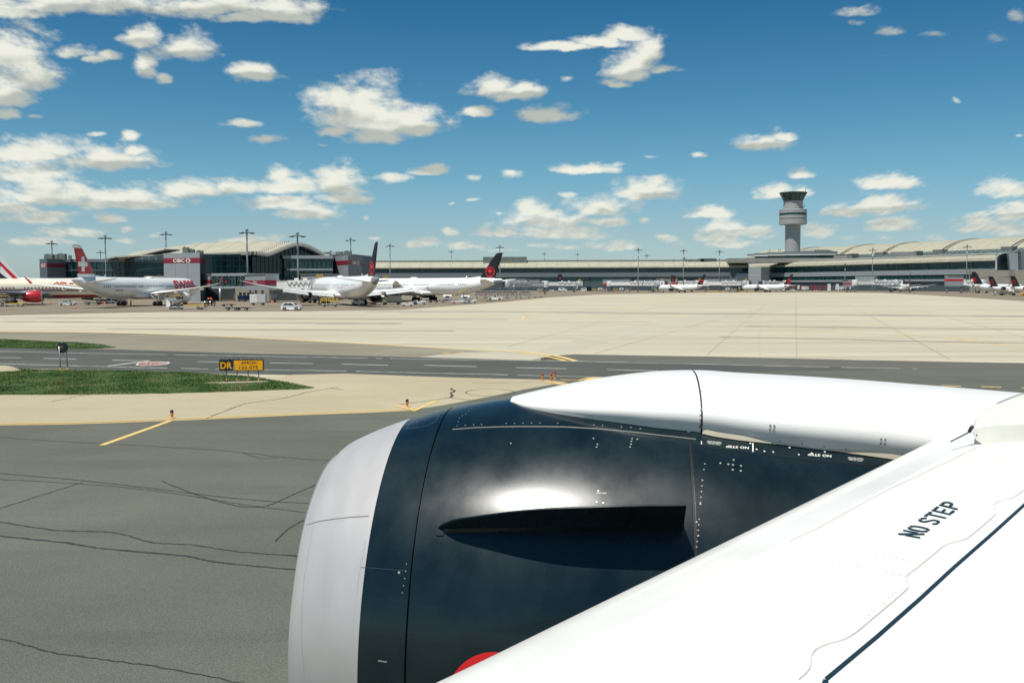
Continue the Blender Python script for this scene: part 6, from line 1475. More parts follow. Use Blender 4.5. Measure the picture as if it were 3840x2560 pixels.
# ================================================================== JET BRIDGES AND GATE LINKS
def seg_box(mb, p0, p1, w, z0, z1, zt0=None, zt1=None, mi=0):
    """box whose axis runs p0->p1 in plan; bottom z0, top z1 at p0; zt* = bottom, top at p1"""
    a = Vector((p0[0], p0[1], 0)); b = Vector((p1[0], p1[1], 0)); t = (b-a).normalized(); n = Vector((-t.y, t.x, 0))*w/2
    e0, e1 = (z0, z1) if zt0 is None else (zt0, zt1)
    vs = [a-n+UP*z0, a+n+UP*z0, a+n+UP*z1, a-n+UP*z1, b-n+UP*e0, b+n+UP*e0, b+n+UP*e1, b-n+UP*e1]
    return mb.add(vs, [(0, 1, 2, 3), (7, 6, 5, 4), (0, 4, 5, 1), (1, 5, 6, 2), (2, 6, 7, 3), (3, 7, 4, 0)], mi)
BG = 'jet bridges reaching from the terminal to the airliners'
def bridge(label, p0, p1, zf=4.2, sign='', dark=False):
    """p0 rotunda end, p1 cab end (plan points)"""
    p0 = Vector((p0[0], p0[1], 0)); p1 = Vector((p1[0], p1[1], 0)); o = tag(empty('jet_bridge', p0), label, 'jet bridge', BG)
    d = p1-p0; L_ = d.length; t = d.normalized(); wm = M['white'] if not dark else M['lightgrey']; Z = Vector()
    def at(s): return t*s
    mb = MB(); mb.lathe([(1.9, zf-.5), (1.9, zf+2.9), (1.5, zf+3.1), (.01, zf+3.2)], 14); mb.build('rotunda', M['lightgrey'], o)
    mb = MB(); mb.tube([(0, 0, 0), (0, 0, zf-.4)], .45, 10); mb.build('column', M['metal'], o)
    c1, c2 = L_*.42, L_*.80
    mb = MB(); seg_box(mb, at(1.5), at(c1), 2.5, zf, zf+2.5); seg_box(mb, at(1.5), at(c1), 2.7, zf+2.5, zf+2.62); mb.build('tunnel', wm, o)
    mb = MB(); seg_box(mb, at(c1-2), at(c2), 2.9, zf-.15, zf+2.75); 
    n = max(3, int((c2-c1)/2.2)); mb.build('tunnel', wm, o)
    nn_ = Vector((-t.y, t.x, 0)); sd = 1 if nn_.dot(-p0) > 0 else -1
    cab = MB()
    for i in range(n*2):                              # drooping cable festoon on the near side
        s0 = c1-2+(c2-c1+2)*i/(n*2); s1 = c1-2+(c2-c1+2)*(i+1)/(n*2); z_ = [zf+2.2, zf+1.0] if i % 2 == 0 else [zf+1.0, zf+2.2]
        cab.tube([at(s0)+nn_*sd*1.6+UP*z_[0], at(s1)+nn_*sd*1.6+UP*z_[1]], .09, 5)
    cab.build('cable_festoon', M['darkgrey'], o)
    mb = MB(); c = at(c2+2.2); mb.lathe([(2.2, zf-.3), (2.2, zf+3.1), (.01, zf+3.3)], 14, 0, Matrix.Translation(c)); mb.build('cab_rotunda', M['grey_paint'], o)
    mb = MB(); seg_box(mb, at(c2+2.5), at(L_-1.2), 3.0, zf-.3, zf+3.0); mb.build('cab', wm, o)
    mb = MB(); n1 = at(L_-3)+nn_*sd*1.55; mb.box((n1.x, n1.y, zf+1.5), (.9, .12, .9), atan2(t.y, t.x)); mb.build('cab_window', M['windowdark'], o)
    mb = MB(); seg_box(mb, at(L_-1.2), at(L_+.3), 3.2, zf-.3, zf+3.3, zf+.2, zf+2.7); mb.build('canopy', M['darkgrey'], o)
    mb = MB(); s = at(c2-1.5)
    for k in (-1, 1): mb.tube([s+nn_*k*1.5+UP*.7, s+nn_*k*1.5+UP*(zf+1)], .2, 6)
    mb.tube([s-nn_*1.6+UP*.7, s+nn_*1.6+UP*.7], .2, 6); mb.tube([s-nn_*1.6+UP*(zf-.4), s+nn_*1.6+UP*(zf-.4)], .2, 6); mb.build('drive_frame', M['metal'], o)
    for k in (-1, 1):
        mb = MB(); w = s+nn_*k*.9; mb.lathe([(.35, -.25), (.6, -.25), (.6, .25), (.35, .25)], 14, 0, Matrix.Translation(w+UP*.6) @ Matrix.Rotation(atan2(t.y, t.x), 4, 'Z') @ Matrix.Rotation(pi/2, 4, 'X'), cap=True); mb.build('wheel', M['rubber'], o)
    mb = MB(); a = at(c2+2)+nn_*sd*2.2; b = a-t*4.5+nn_*sd*.3; 
    for k in (0, .9): mb.tube([a+nn_*sd*k+UP*(zf-.1), b+nn_*sd*k+UP*.1], .08, 5); mb.tube([a+nn_*sd*k+UP*(zf+.9), b+nn_*sd*k+UP*1.1], .05, 5)
    for i in range(9): q_ = (a+UP*(zf-.1)).lerp(b+UP*.1, (i+.5)/9)+nn_*sd*.45; mb.box(tuple(q_), (.35, .85, .05), atan2(t.y, t.x))
    mb.build('stair', M['metal'], o)
    for k in (.45, .62):
        mb = MB(); q_ = at(L_*k); mb.box((q_.x, q_.y, zf+3.1), (1.2, 1.0, .6)); mb.build('roof_unit', wm, o)
    if sign:
        mb = MB(); q_ = at(L_-3.2); q_ = Vector((q_.x, q_.y, zf+4.0)); mb.box(tuple(q_), (1.9, .2, .9)); mb.tube([q_-UP*1., q_-UP*.4], .08, 5); s_ = mb.build('gate_sign', M['yellow'], o)
        mb = MB(); text_mb(mb, sign, q_+Vector((-.8, -.12, -.3)), (1.6, 0, 0), (0, 0, .6), 0, 1.0, .03); mb.build('lettering', M['black'], s_)
    return o
bridge('near white jet bridge with gate sign, reaching the middle airliner from the left', CP(1030, 322), CP(1222, 301), 4.3, '172')
bridge('pale grey jet bridge just right of the tail of the side-on airliner', CP(2044, 560), CP(1880, 545), 4.3, dark=True)
bridge('jet bridge behind the side-on airliner, seen above its wing', CP(1330, 405), CP(1470, 395), 4.6, '173')
bridge('white jet bridge left of the dark ramp doors at the centre', CP(2040, 700), CP(2190, 700), 4.6, '167')
bridge('long white jet bridge leading to the small jet nearest the centre', CP(2285, 705), CP(2500, 690), 4.6, '165')
bridge('second white jet bridge behind the one at the small central jet', CP(2455, 730), CP(2640, 715), 5.0, '163')
bridge('white jet bridge between the two small jets, left of the grey stair block', CP(2645, 690), CP(2815, 680), 4.6, '161')
bridge('white jet bridge passing behind the small jet by the stair block', CP(2945, 700), CP(2850, 690), 4.6)
bridge('long white jet bridge leading to the small jet seen from behind, right of the tower', CP(3205, 640), CP(3385, 650), 4.8)
bridge('short white jet bridge beside the striped gatehouse near the right edge', CP(3608, 585), CP(3690, 570), 4.6)
LG = 'grey gate links with a red band'
def linkbox(label, segs, z0=3.8, z1=8.2, band=(5.2, 6.3), w=3.5, lets=None, legs=(), m='clad2', name='gate_link'):
    P = [CP(x, Y) for x, Y in segs]; o = tag(empty(name, P[0]), label, 'gate link', LG)
    for i, (a, b) in enumerate(zip(P[:-1], P[1:])):
        mb = MB(); seg_box(mb, a, b, w, z0, z1); ownb(mb, 'wall', M[m], o)
        mb = MB(); seg_box(mb, a-(b-a).normalized()*.05, b+(b-a).normalized()*.05, w+.16, band[0], band[1]); ownb(mb, 'band', M['bankred'] if Y_near(a) else M['red'], o)
        mb = MB(); seg_box(mb, a, b, w+.5, z1, z1+.25); ownb(mb, 'roof', M['roofgrey'], o)
    for x, Y in legs:
        q_ = CP(x, Y); mb = MB(); mb.tube([(q_.x, q_.y, 0), (q_.x, q_.y, z0)], .35, 8); ownb(mb, 'column', M['metal'], o)
    if lets:
        i, s0, s1, tx = lets; a, b = P[i], P[i+1]; t = (b-a).normalized(); n = Vector((t.y, -t.x, 0)); n = n if n.dot(-a) > 0 else -n; L_ = (b-a).length
        mb = MB(); h = band[1]-band[0]; text_mb(mb, tx, a+n*(w/2+.12)+t*L_*s0+UP*(band[0]+h*.15), t*L_*(s1-s0)*.7, UP*h*.7, 0, 1, .03); ownb(mb, 'lettering', M['white'], o)
        mb = MB(); chevron(mb, a+n*(w/2+.12)+t*L_*(s0+(s1-s0)*.75)+UP*(band[0]+h*.5), t, UP, L_*(s1-s0)*.22, 0); ownb(mb, 'logo', M['white'], o)
    return o
def Y_near(a): return a.y < 400
# near link beside the wide block: short grey piece, glazed walkway, then grey piece with band
linkbox('small grey link with dark red band, right beside the wide lettered block', [(772, 352), (810, 345)], 5.0, 9.2, (6.2, 7.4), 4)
gw = tag(empty('glazed_walkway', CP(810, 345)), 'glazed footbridge with diagonal bracing between two grey red-banded links', 'walkway')
a, b = CP(811, 345), CP(944, 338)
glazing(gw, a, b, 5.2, 8.7, 6, M['glass'], 1.8, 3, (), (0, 2, 4), mulw=.1)
mb = MB(); seg_box(mb, a, b, 4.2, 8.7, 9.6); ownb(mb, 'roof', M['clad2'], gw); mb = MB(); seg_box(mb, a, b, 4.2, 4.4, 5.2); ownb(mb, 'floor', M['clad2'], gw); mb = MB(); seg_box(mb, a, b, 3.2, 5.2, 8.7); ownb(mb, 'inner_wall', M['glass_d'], gw)
for x in (825, 826, 880, 940):
    q_ = CP(x, 341); mb = MB(); mb.tube([(q_.x, q_.y, 0), (q_.x, q_.y, 4.4)], .3, 8); ownb(mb, 'column', M['metal'], gw)
linkbox('grey link with red band and small white lettering, joining the near jet bridge', [(944, 338), (1022, 318)], 3.9, 9.0, (5.6, 7.1), 4.4, (0, .42, .62, 'CIBC'), [(960, 332), (985, 326), (1015, 319)])
linkbox('sloping grey link roof leading to the block beside the tall black fin', [(1145, 372), (1262, 360)], 5.4, 9.3, (6.0, 6.2), 4)
# garage under the walkway: shade painted as dark grey back walls, sunlit wall beige
gr_ = tag(empty('garage', CP(900, 360)), 'open dark garage bay with a beige wall and small windows, under the glazed footbridge', 'building')
wallpart('back_wall', M['darkgrey'], gr_, CP(772, 368), CP(880, 366), 0, 5, 1); wallpart('wall', M['concwall'], gr_, CP(880, 352), CP(1010, 345), 0, 4.3, 3)
for x in (898, 913, 928, 944): wallpart('window', M['windowdark'], gr_, CP(x, 351-(x-880)*.05), CP(x+9, 351-(x-871)*.05), 1.5, 3., .1, .15)
wallpart('back_wall', M['darkgrey'], gr_, CP(1010, 352), CP(1260, 350), 0, 4.6, 1)
lk2 = [('grey gate box with faint red stripe behind the tail of the side-on airliner', [(1905, 600), (1978, 590)], 5.2, 8.6, (5.3, 6.0), None),
 ('grey gate box with a red band at the left end of the far row', [(1962, 700), (2030, 690)], 4.8, 8.6, (5.2, 6.1), None),
 ('long grey gate link sloping down to the centre bridge, with pale roof', [(2265, 715), (2365, 705)], 5, 8.8, (4.9, 6.0), None),
 ('grey gate box with red stripe under the central mast', [(2385, 700), (2450, 695)], 4.8, 8.2, (5., 5.9), None),
 ('grey gate link with red band and tiny white letters, right of the central mast', [(2462, 705), (2540, 700)], 5.2, 9.2, (5.4, 6.6), (0, .45, .75, 'CIBC')),
 ('grey gate link with red band and tiny white letters, between the two small jets', [(2640, 702), (2700, 698)], 5.2, 9.2, (5.8, 7.0), (0, .6, .95, 'CIBC')),
 ('plain grey gate box behind the jet bridge right of the small central jet', [(2700, 700), (2760, 700)], 4, 9.3, (4.2, 4.3), None),
 ('grey gate box with thin red stripe next to the blank stair block', [(2760, 705), (2806, 700)], 4.8, 8., (5., 5.9), None),
 ('pale grey gate box with bright red band, right of the red hall doors', [(3172, 655), (3192, 645)], 3.2, 7.9, (5.1, 6.1), None),
 ('larger grey gate box behind the long jet bridge right of the tower', [(3212, 690), (3284, 680)], 6, 10.8, (6.1, 6.2), None),
 ('pale gatehouse on white legs with red band near the right edge', [(3547, 560), (3606, 560)], 3.9, 9.6, (6.8, 7.9), None)]
for lb, sg, z0, z1, bd, lt in lk2: linkbox(lb, sg, z0, z1, bd, 4.2, lt, [(sg[0][0]+4, sg[0][1]), (sg[1][0]-4, sg[1][1])])
rp = tag(empty('ramp_doors', CP(2240, 760)), 'dark grey ramp building with low openings left of the central jet bridge', 'building')
wallpart('wall', M['clad3'], rp, CP(2190, 800), CP(2290, 795), 0, 7.5, 10); 
for x in (2200, 2230, 2262): wallpart('opening', M['windowdark'], rp, CP(x, 799), CP(x+18, 798), .1, 3.6, .2, .2)
for x, y, Y, lb in ((853, 1052, 330, 'black docking signal box on the glazed footbridge'), (2100, 1040, 850, 'black docking signal box on the concourse wall at centre'), (2523, 1045, 695, 'black docking signal box on the link right of the central mast'), (3417, 1032, 740, 'black docking signal box on the right terminal front')):
    p = CP(x, Y); zc_ = ZR(y, Y, x); s = Y/480.; o = tag(empty('docking_sign', p), lb, 'sign', 'black docking signal boxes'); mb = MB(); mb.box((0, -1, zc_), (1.6*s+.8, .5, 2.4*s+.8)); mb.tube([(0, 0, zc_+1.2*s+.4), (0, 0, zc_+2.2*s+.6)], .12, 5); b_x = mb.build('case', M['black'], o)
    mb = MB(); mb.box((0, -1.3, zc_-.5*s), (.9*s, .1, .9*s)); mb.build('lamp', mat('signal_red', (.35, .04, .02), .5), b_x)

# ================================================================== GROUND VEHICLES AND GEAR
def wheel(mb_parent, x, y, r, w=.22, hub='lightgrey'):
    mb = MB(); Mx = Matrix.Translation((x, y, r)) @ Matrix.Rotation(pi/2, 4, 'X')
    mb.lathe([(r*.55, -w/2), (r*.92, -w/2), (r, -w*.3), (r, w*.3), (r*.92, w/2), (r*.55, w/2)], 18, 0, Mx); t = mb.build('wheel', M['rubber'], mb_parent)
    mb = MB(); mb.lathe([(.01, -w*.42), (r*.5, -w*.46), (r*.58, -w*.36), (r*.58, w*.36), (r*.5, w*.46), (.01, w*.42)], 14, 0, Mx); mb.build('rim', M[hub], t)
def car(name, prof, glass, W_, wb, wr, col, hub='lightgrey', lights='white'):
    """prof: side outline (x, z) clockwise, glass: list of side window polygons; +x forward"""
    o = empty(name); n = len(prof); mb = MB()
    zt = max(p[1] for p in prof); zs = zt*.56
    def yw(z, e=0): return W_/2*(1-.0*e)-(max(0, z-zs)/(zt-zs))*W_*.11
    xs = [p[0] for p in prof]; x0, x1 = min(xs), max(xs)
    def rnd(x): d = min(x-x0, x1-x); return .10*max(0, 1-d/.35)**2
    lay = [[(p[0], s*(yw(p[1])-rnd(p[0])-c), p[1]) for p in prof] for s, c in ((-1, 0), (-1, .0), (1, .0), (1, 0))]
    L0 = [(x, -(yw(z)-rnd(x)), z) for x, z in prof]; L1 = [(x, (yw(z)-rnd(x)), z) for x, z in prof]; cx = sum(xs)/n; cz = sum(p[1] for p in prof)/n
    Li0 = [(cx+(x-cx)*.97, y-.0, cz+(z-cz)*.96) for x, y, z in L0]
    E0 = [(cx+(x-cx)*1.0, y*.93, z+.0) for x, y, z in L0]; 
    mb.grid([L0, L1], closed=True, smooth=True); mb.add(L0, [tuple(t) for t in tessellate_polygon([[Vector((p[0], 0, p[2])) for p in L0]])]); mb.add(L1, [tuple(t) for t in tessellate_polygon([[Vector((p[0], 0, p[2])) for p in L1]])])
    b = mb.build('body', M[col], o); bv = b.modifiers.new('b', 'BEVEL'); bv.width = .04; bv.segments = 2; bv.limit_method = 'ANGLE'; bv.angle_limit = radians(50)
    for g in glass['side']:
        for s in (-1, 1):
            mb = MB(); P = [(x, s*(yw(z)-rnd(x)+.012), z) for x, z in g]; mb.add(P, [tuple(t) for t in tessellate_polygon([[Vector((p[0], 0, p[2])) for p in P]])]); mb.build('side_window', M['windowdark'], o)
    for (xa, za), (xb, zb_) in glass['cross']:
        mb = MB(); t = Vector((xb-xa, 0, zb_-za)); nrm = Vector((t.z, 0, -t.x)).normalized(); nrm = nrm if nrm.z > 0 else -nrm; d = nrm*.015
        mb.add([Vector((xa, -yw(za)*.88, za))+d, Vector((xa, yw(za)*.88, za))+d, Vector((xb, yw(zb_)*.86, zb_))+d, Vector((xb, -yw(zb_)*.86, zb_))+d], [(0, 1, 2, 3)]); mb.build('windscreen' if xa > 0 else 'rear_window', M['windowdark'], o)
    for sx in (-1, 1):
        for sy in (-1, 1):
            mb = MB(); mb.lathe([(wr*1.16, -.01), (wr*1.16, .01), (.01, .012)], 18, 0, Matrix.Translation((sx*wb/2, sy*(W_/2-.005), wr)) @ Matrix.Rotation(-sy*pi/2, 4, 'X')); mb.build('wheel_arch', M['black'], o)
            wheel(o, sx*wb/2, sy*(W_/2-.09), wr, hub=hub)
    for sy in (-1, 1):
        mb = MB(); mb.box((x1-.10, sy*W_*.36, glass['lamp']), (.14, .36, .14)); mb.build('headlight', M['chrome'], o); mb = MB(); mb.box((x0+.06, sy*W_*.38, glass['lamp']+.1), (.10, .26, .18)); mb.build('tail_light', M['red'], o)
    mb = MB(); mb.box((x1-.02, 0, .42), (.08, W_*.5, .16)); mb.build('grille', M['black'], o)
    return o
suvp = [(-2.2, .35), (-2.25, .75), (-2.15, 1.05), (-1.95, 1.25), (-1.55, 1.6), (-.9, 1.69), (.1, 1.68), (.55, 1.55), (1.15, 1.12), (1.75, 1.03), (2.1, .9), (2.22, .65), (2.2, .33), (1.7, .26), (-1.8, .26)]
suvg = {'side': [[(-1.75, 1.15), (-1.4, 1.5), (-.55, 1.58), (-.55, 1.12)], [(-.48, 1.12), (-.48, 1.58), (.08, 1.57), (.5, 1.42), (.95, 1.1)]], 'cross': [((1.13, 1.14), (.6, 1.52)), ((-1.93, 1.28), (-1.6, 1.56))], 'lamp': .88}
sedp = [(-2.3, .35), (-2.35, .8), (-2.2, 1.0), (-1.55, 1.05), (-1.0, 1.38), (-.3, 1.45), (.3, 1.42), (1.05, 1.0), (1.9, .88), (2.3, .72), (2.35, .4), (1.8, .24), (-1.9, .24)]
sedg = {'side': [[(-1.3, 1.07), (-.95, 1.3), (-.3, 1.37), (-.3, 1.03)], [(-.24, 1.03), (-.24, 1.37), (.28, 1.34), (.8, 1.02)]], 'cross': [((1.03, 1.02), (.35, 1.4)), ((-1.53, 1.08), (-1.05, 1.36))], 'lamp': .68}
vanp = [(-2.5, .35), (-2.55, 1.4), (-2.45, 2.25), (-2.2, 2.4), (1.0, 2.4), (1.45, 2.2), (1.95, 1.35), (2.5, 1.15), (2.62, .8), (2.6, .35), (2.1, .26), (-2.1, .26)]
vang = {'side': [[(-2.25, 1.35), (-2.2, 1.95), (-1.2, 1.95), (-1.2, 1.35)], [(-1.1, 1.35), (-1.1, 1.95), (0, 1.95), (0, 1.35)], [(.1, 1.3), (.1, 1.95), (1.15, 1.95), (1.6, 1.3)]], 'cross': [((1.93, 1.4), (1.5, 2.12)), ((-2.56, 1.3), (-2.47, 2.1))], 'lamp': .9}
pikp = [(-2.7, .5), (-2.75, 1.1), (-.7, 1.15), (-.6, 1.8), (.35, 1.82), (1.0, 1.25), (2.2, 1.1), (2.5, .9), (2.5, .45), (1.9, .35), (-2., .35)]
pikg = {'side': [[(-.5, 1.2), (-.48, 1.7), (.3, 1.72), (.75, 1.25)]], 'cross': [((.98, 1.28), (.4, 1.78)), ((-.7, 1.2), (-.62, 1.7))], 'lamp': .95}
CARG = 'cars and vans on the stands'
def put(o, x, y, rz, label, cat, group=None, Y=None):
    p = G(x, y) if Y is None else CP(x, Y); o.location = (p.x, p.y, .008); o.rotation_euler = (0, 0, rz); tag(o, label, cat, group); return o
suv = put(car('white_suv', suvp, suvg, 1.85, 2.7, .36, 'white'), 1094, 1163, radians(-8), 'white SUV driving right on the edge of the pale apron, nearest of all the vehicles', 'car', CARG)
put(car('silver_sedan', sedp, sedg, 1.8, 2.8, .33, 'lightgrey'), 254, 1145, radians(-4), 'silver sedan facing right, below the cream airliner', 'car', CARG)
put(car('white_sedan', sedp, sedg, 1.8, 2.8, .33, 'white'), 391, 1139, radians(-10), 'white sedan partly hidden by a baggage dolly, left of the white minivan', 'car', CARG)
put(car('white_minivan', vanp, vang, 1.95, 3.2, .36, 'white'), 425, 1139, radians(75), 'white minivan seen from behind under the white-cross airliner', 'van', CARG).scale = (.85, .9, .78)
put(car('white_van', vanp, vang, 2.0, 3.3, .38, 'white'), 836, 1123, radians(78), 'tall white passenger van parked in the shade under the glazed footbridge', 'van', CARG)
put(car('silver_pickup', pikp, pikg, 1.95, 3.4, .40, 'lightgrey'), 869, 1121, radians(175), 'silver pickup parked right of the tall white van', 'pickup', CARG)
bp_ = put(car('black_pickup', pikp, pikg, 2.0, 3.4, .42, 'black'), 787, 1144, radians(-88), 'black pickup facing the camera with headlights on and amber roof lamps', 'pickup', CARG)
for s in (-1, 1):
    mb = MB(); mb.lathe([(.01, .0), (.09, 0), (.08, .04), (.01, .05)], 10, 0, Matrix.Translation((2.5, s*.72, .95)) @ Matrix.Rotation(pi/2, 4, 'Y')); mb.build('lit_headlight', mat('lit_headlamp', (.9, .9, .8), .3, emit=(1, 1, .85, 6)), bp_)
    mb = MB(); mb.box((0, s*.35, 1.9), (.2, .3, .16)); mb.build('beacon', mat('amber_beacon', (.9, .2, .02), .4, emit=(1, .2, .02, 2.5)), bp_)
put(car('white_pickup', pikp, pikg, 1.95, 3.4, .40, 'white'), 1856, 1125, radians(178), 'small white pickup in front of the tarp-covered baggage carts', 'pickup', CARG)
put(car('white_suv', suvp, suvg, 1.85, 2.7, .36, 'white'), 2972, 1093, radians(-80), 'white car facing the camera, right of the second small jet', 'car', CARG)
put(car('white_van', vanp, vang, 2.0, 3.3, .38, 'white'), 2699, 1087, radians(-70), 'white van under the jet bridge between the two small jets', 'van', CARG)
put(car('white_van', vanp, vang, 2.0, 3.3, .38, 'white'), 2188, 1092, radians(170), 'white van beside the blue-sided baggage cart at the centre', 'van', CARG)

def cart_proto(kind):
    o = empty({'dolly': 'baggage_dolly', 'tarp': 'baggage_cart', 'blue': 'baggage_cart', 'cage': 'container_trailer', 'uld': 'container_dolly', 'rail': 'railed_trailer'}[kind])
    L_ = 3.4
    mb = MB(); mb.box((0, 0, .55), (L_, 1.6, .16)); mb.tube([(L_/2, 0, .5), (L_/2+.9, 0, .45)], .05, 6); o2 = mb.build('deck', M['darkgrey'] if kind == 'dolly' else M['lightgrey'], o)
    for sx in (-1, 1):
        for sy in (-1, 1): wheel(o, sx*1.15, sy*.68, .25, .18)
    if kind == 'dolly':
        mb = MB()
        for i in range(8): mb.tube([(-1.5+i*.42, -.75, .66), (-1.5+i*.42, .75, .66)], .05, 6)
        mb.build('roller', M['metal'], o); mb = MB(); mb.box((1.75, 0, .66), (.12, 1.5, .2)); mb.build('stop_bar', M['yellow'], o)
    if kind in ('tarp', 'blue'):
        mb = MB()
        for sx in (-1, 1):
            for sy in (-1, 1): mb.tube([(sx*1.6, sy*.75, .6), (sx*1.6, sy*.75, 2.1)], .05, 6)
        mb.build('frame', M['metal'], o); mb = MB(); mb.box((0, 0, 2.15), (3.5, 1.75, .08)); mb.build('roof', M['lightgrey'], o)
        mb = MB(); mb.box((-.8, 0, 1.35), (1.45, 1.55, 1.45)); mb.box((.8, 0, 1.35), (1.45, 1.55, 1.45)); mb.build('tarpaulin', M['warmgrey'] if kind == 'tarp' else M['blue'], o)
    if kind == 'cage':
        mb = MB(); mb.box((-.9, 0, 1.65), (1.7, 2.0, 2.0)); mb.build('container', M['white'], o); mb = MB(); mb.box((1.0, 0, 1.65), (2.0, 2.0, 2.0)); mb.build('container', M['lightgrey'], o)
        mb = MB()
        for i in range(3):
            for j in range(3): mb.box((-1.4+i*.45, -1.01, 1.1+j*.5), (.2, .03, .08))
        mb.build('vent_slot', M['darkgrey'], o)
    if kind == 'uld':
        mb = MB(); mb.prism([(-.8, .65), (.8, .65), (.8, 2.2), (-.8, 2.2), (-1.15, 1.7), (-1.15, 1.1)], 'x', -1.2, 1.2); mb.build('container', M['lightgrey'], o); mb = MB(); mb.box((0, -.95, 1.6), (1.2, .42, .5)); mb.build('marking', M['m_navy'], o)
    if kind == 'rail':
        mb = MB()
        for sy in (-1, 1):
            for z in (1.3, 1.8): mb.tube([(-1.6, sy*.8, z), (1.6, sy*.8, z)], .045, 6)
            for i in range(5): mb.tube([(-1.6+i*.8, sy*.8, .6), (-1.6+i*.8, sy*.8, 1.8)], .045, 6)
        mb.tube([(-1.6, -.8, 1.8), (-2.0, -.8, .7)], .045, 6); mb.build('railing', M['yellow'], o)
    return o
PROTO = {}
def cart(kind, x, y, rz, label, s=1.0, Y=None):
    if kind not in PROTO: PROTO[kind] = cart_proto(kind); o = PROTO[kind]
    else: o = copy_tree(PROTO[kind])
    put(o, x, y, rz, label, {'dolly': 'dolly', 'tarp': 'baggage cart', 'blue': 'baggage cart', 'cage': 'container trailer', 'uld': 'container dolly', 'rail': 'trailer'}[kind], {'dolly': 'flat dollies', 'tarp': 'covered baggage carts', 'blue': 'covered baggage carts', 'cage': 'trailers', 'uld': 'air cargo containers on dollies', 'rail': 'trailers'}[kind], Y)
    o.scale = (s, s, s); return o
cart('dolly', 348, 1143, 0, 'grey flat dolly between the silver sedan and the white sedan', 1.25)
cart('dolly', 875, 1163, 0, 'black flat dolly on the edge of the pale apron, left half of the nearest pair', 1.0)
cart('dolly', 905, 1163, 0, 'black flat dolly with yellow end, right half of the nearest pair', 1.0)
cart('dolly', 853, 1149, 0, 'low silver dolly just behind the nearest pair of black dollies', .9)
cart('blue', 735, 1129, 0, 'blue baggage cart behind the engine of the white-cross airliner', 1.15)
cart('blue', 910, 1130, 0, 'left one of two blue baggage carts beside the white container trailer', .95); cart('blue', 929, 1130, 0, 'right one of two blue baggage carts beside the white container trailer', .95)
cart('cage', 968, 1144, 0, 'white boxy container trailer right of the two blue baggage carts', 1.15)
cart('rail', 1236, 1150, 0, 'white trailer with yellow railings under the left wing of the middle airliner', 1.2)
cart('uld', 1424, 1141, 0, 'silver container on a dolly directly behind the tail of the middle airliner', 1.15)
cart('uld', 1679, 1134, 0, 'silver container on a dolly left of the belt loader', 1.1); cart('uld', 1746, 1136, 0, 'silver container on a dolly right of the belt loader', 1.05)
for i, x in enumerate((1604, 1625, 1648)): cart('dolly', x, 1134, 0, ['low empty dolly right behind the white tug, first of three', 'middle one of the three low empty dollies behind the white tug', 'last of three low empty dollies, next to the silver container'][i], .95)
for i, x in enumerate((1803, 1840, 1883, 1921, 1968)): cart('tarp', x, 1119, 0, 'grey tarp-covered baggage cart, '+['leftmost of the row right of the belt loader', 'second from the left in the row right of the belt loader', 'middle one of the row right of the belt loader', 'fourth in the row right of the belt loader', 'rightmost of the row right of the belt loader'][i], 1.35)
cart('dolly', 2018, 1118, 0, 'lone black dolly just right of the row of tarp-covered carts', 1.1)
cart('blue', 2213, 1091, 0, 'blue-sided baggage cart beside the white van at the centre', 1.3)
for i, x in enumerate((2025, 2045, 2230, 2250, 2268, 2290, 2310, 2330, 2355, 2440, 2465, 2728, 2750, 2775)):
    cart(['tarp', 'dolly', 'rail', 'uld'][i % 4], x, 1094, random.uniform(-.3, .3), ['grey-covered cart below the left gate box of the far row', 'flat dolly right beside the leftmost grey-covered cart of the far row', 'yellow-railed trailer right of the blue-sided cart at the centre', 'container dolly left of the long gate link at the centre', 'grey-covered cart below the start of the long white bridge', 'flat dolly left of the central mast, under the long white bridge', 'yellow-railed trailer left of the central mast, under the long white bridge', 'container dolly nearest the left of the central mast', 'grey-covered cart just left of the central mast foot', 'flat dolly just right of the central mast foot', 'yellow-railed trailer between the central mast and the small central jet', 'container dolly left of the yellow hose boom by the second small jet', 'grey-covered cart behind the middle of the bridge between the small jets', 'flat dolly nearest the nose of the second small jet'][i], 1.2)
for i, x in enumerate((3018, 3145, 3163, 3240, 3555, 3585)): cart(['cage', 'cage', 'uld', 'tarp', 'blue', 'uld'][i], x, 1090, 0, ['white trailer left of the red hall doors', 'white trailer right of the red hall doors', 'silver container dolly below the box with the bright red band', 'grey-covered cart under the long jet bridge on the right', 'blue baggage cart under the gatehouse on legs', 'container dolly just right of the gatehouse legs'][i], 1.3)
for i, x in enumerate((3742, 3760, 3778)): cart('uld', x, 1105, 0, ['leftmost', 'middle', 'rightmost'][i]+' of three white container dollies under the T-tailed jets', 1.1)
# tug, belt loader, cargo loader, service truck
def tug_proto():
    o = empty('baggage_tug'); mb = MB(); mb.prism([(-1.4, .35), (-1.4, .9), (-.3, .95), (-.2, .7), (.4, .7), (.5, 1.05), (1.3, .95), (1.45, .35)], 'y', -.65, .65); mb.build('body', M['white'], o)
    mb = MB(); mb.box((-.15, 0, .95), (.45, 1.1, .12)); mb.box((-.38, 0, 1.2), (.1, 1.1, .5)); mb.build('seat', M['black'], o); mb = MB(); mb.tube([(.55, 0, 1.0), (.3, 0, 1.25)], .03, 6); mb.lathe([(.17, -.02), (.2, 0), (.17, .02)], 12, 0, Matrix.Translation((.3, 0, 1.25)) @ Matrix.Rotation(-.9, 4, 'Y')); mb.build('steering_wheel', M['black'], o)
    for sx in (-.95, .95):
        for sy in (-1, 1): wheel(o, sx, sy*.58, .3, .2)
    return o
tp = tug_proto()
put(tp, 1528, 1148, 0, 'small white baggage tug right of the middle airliner, nearest of the tugs', 'tug', 'baggage tugs')
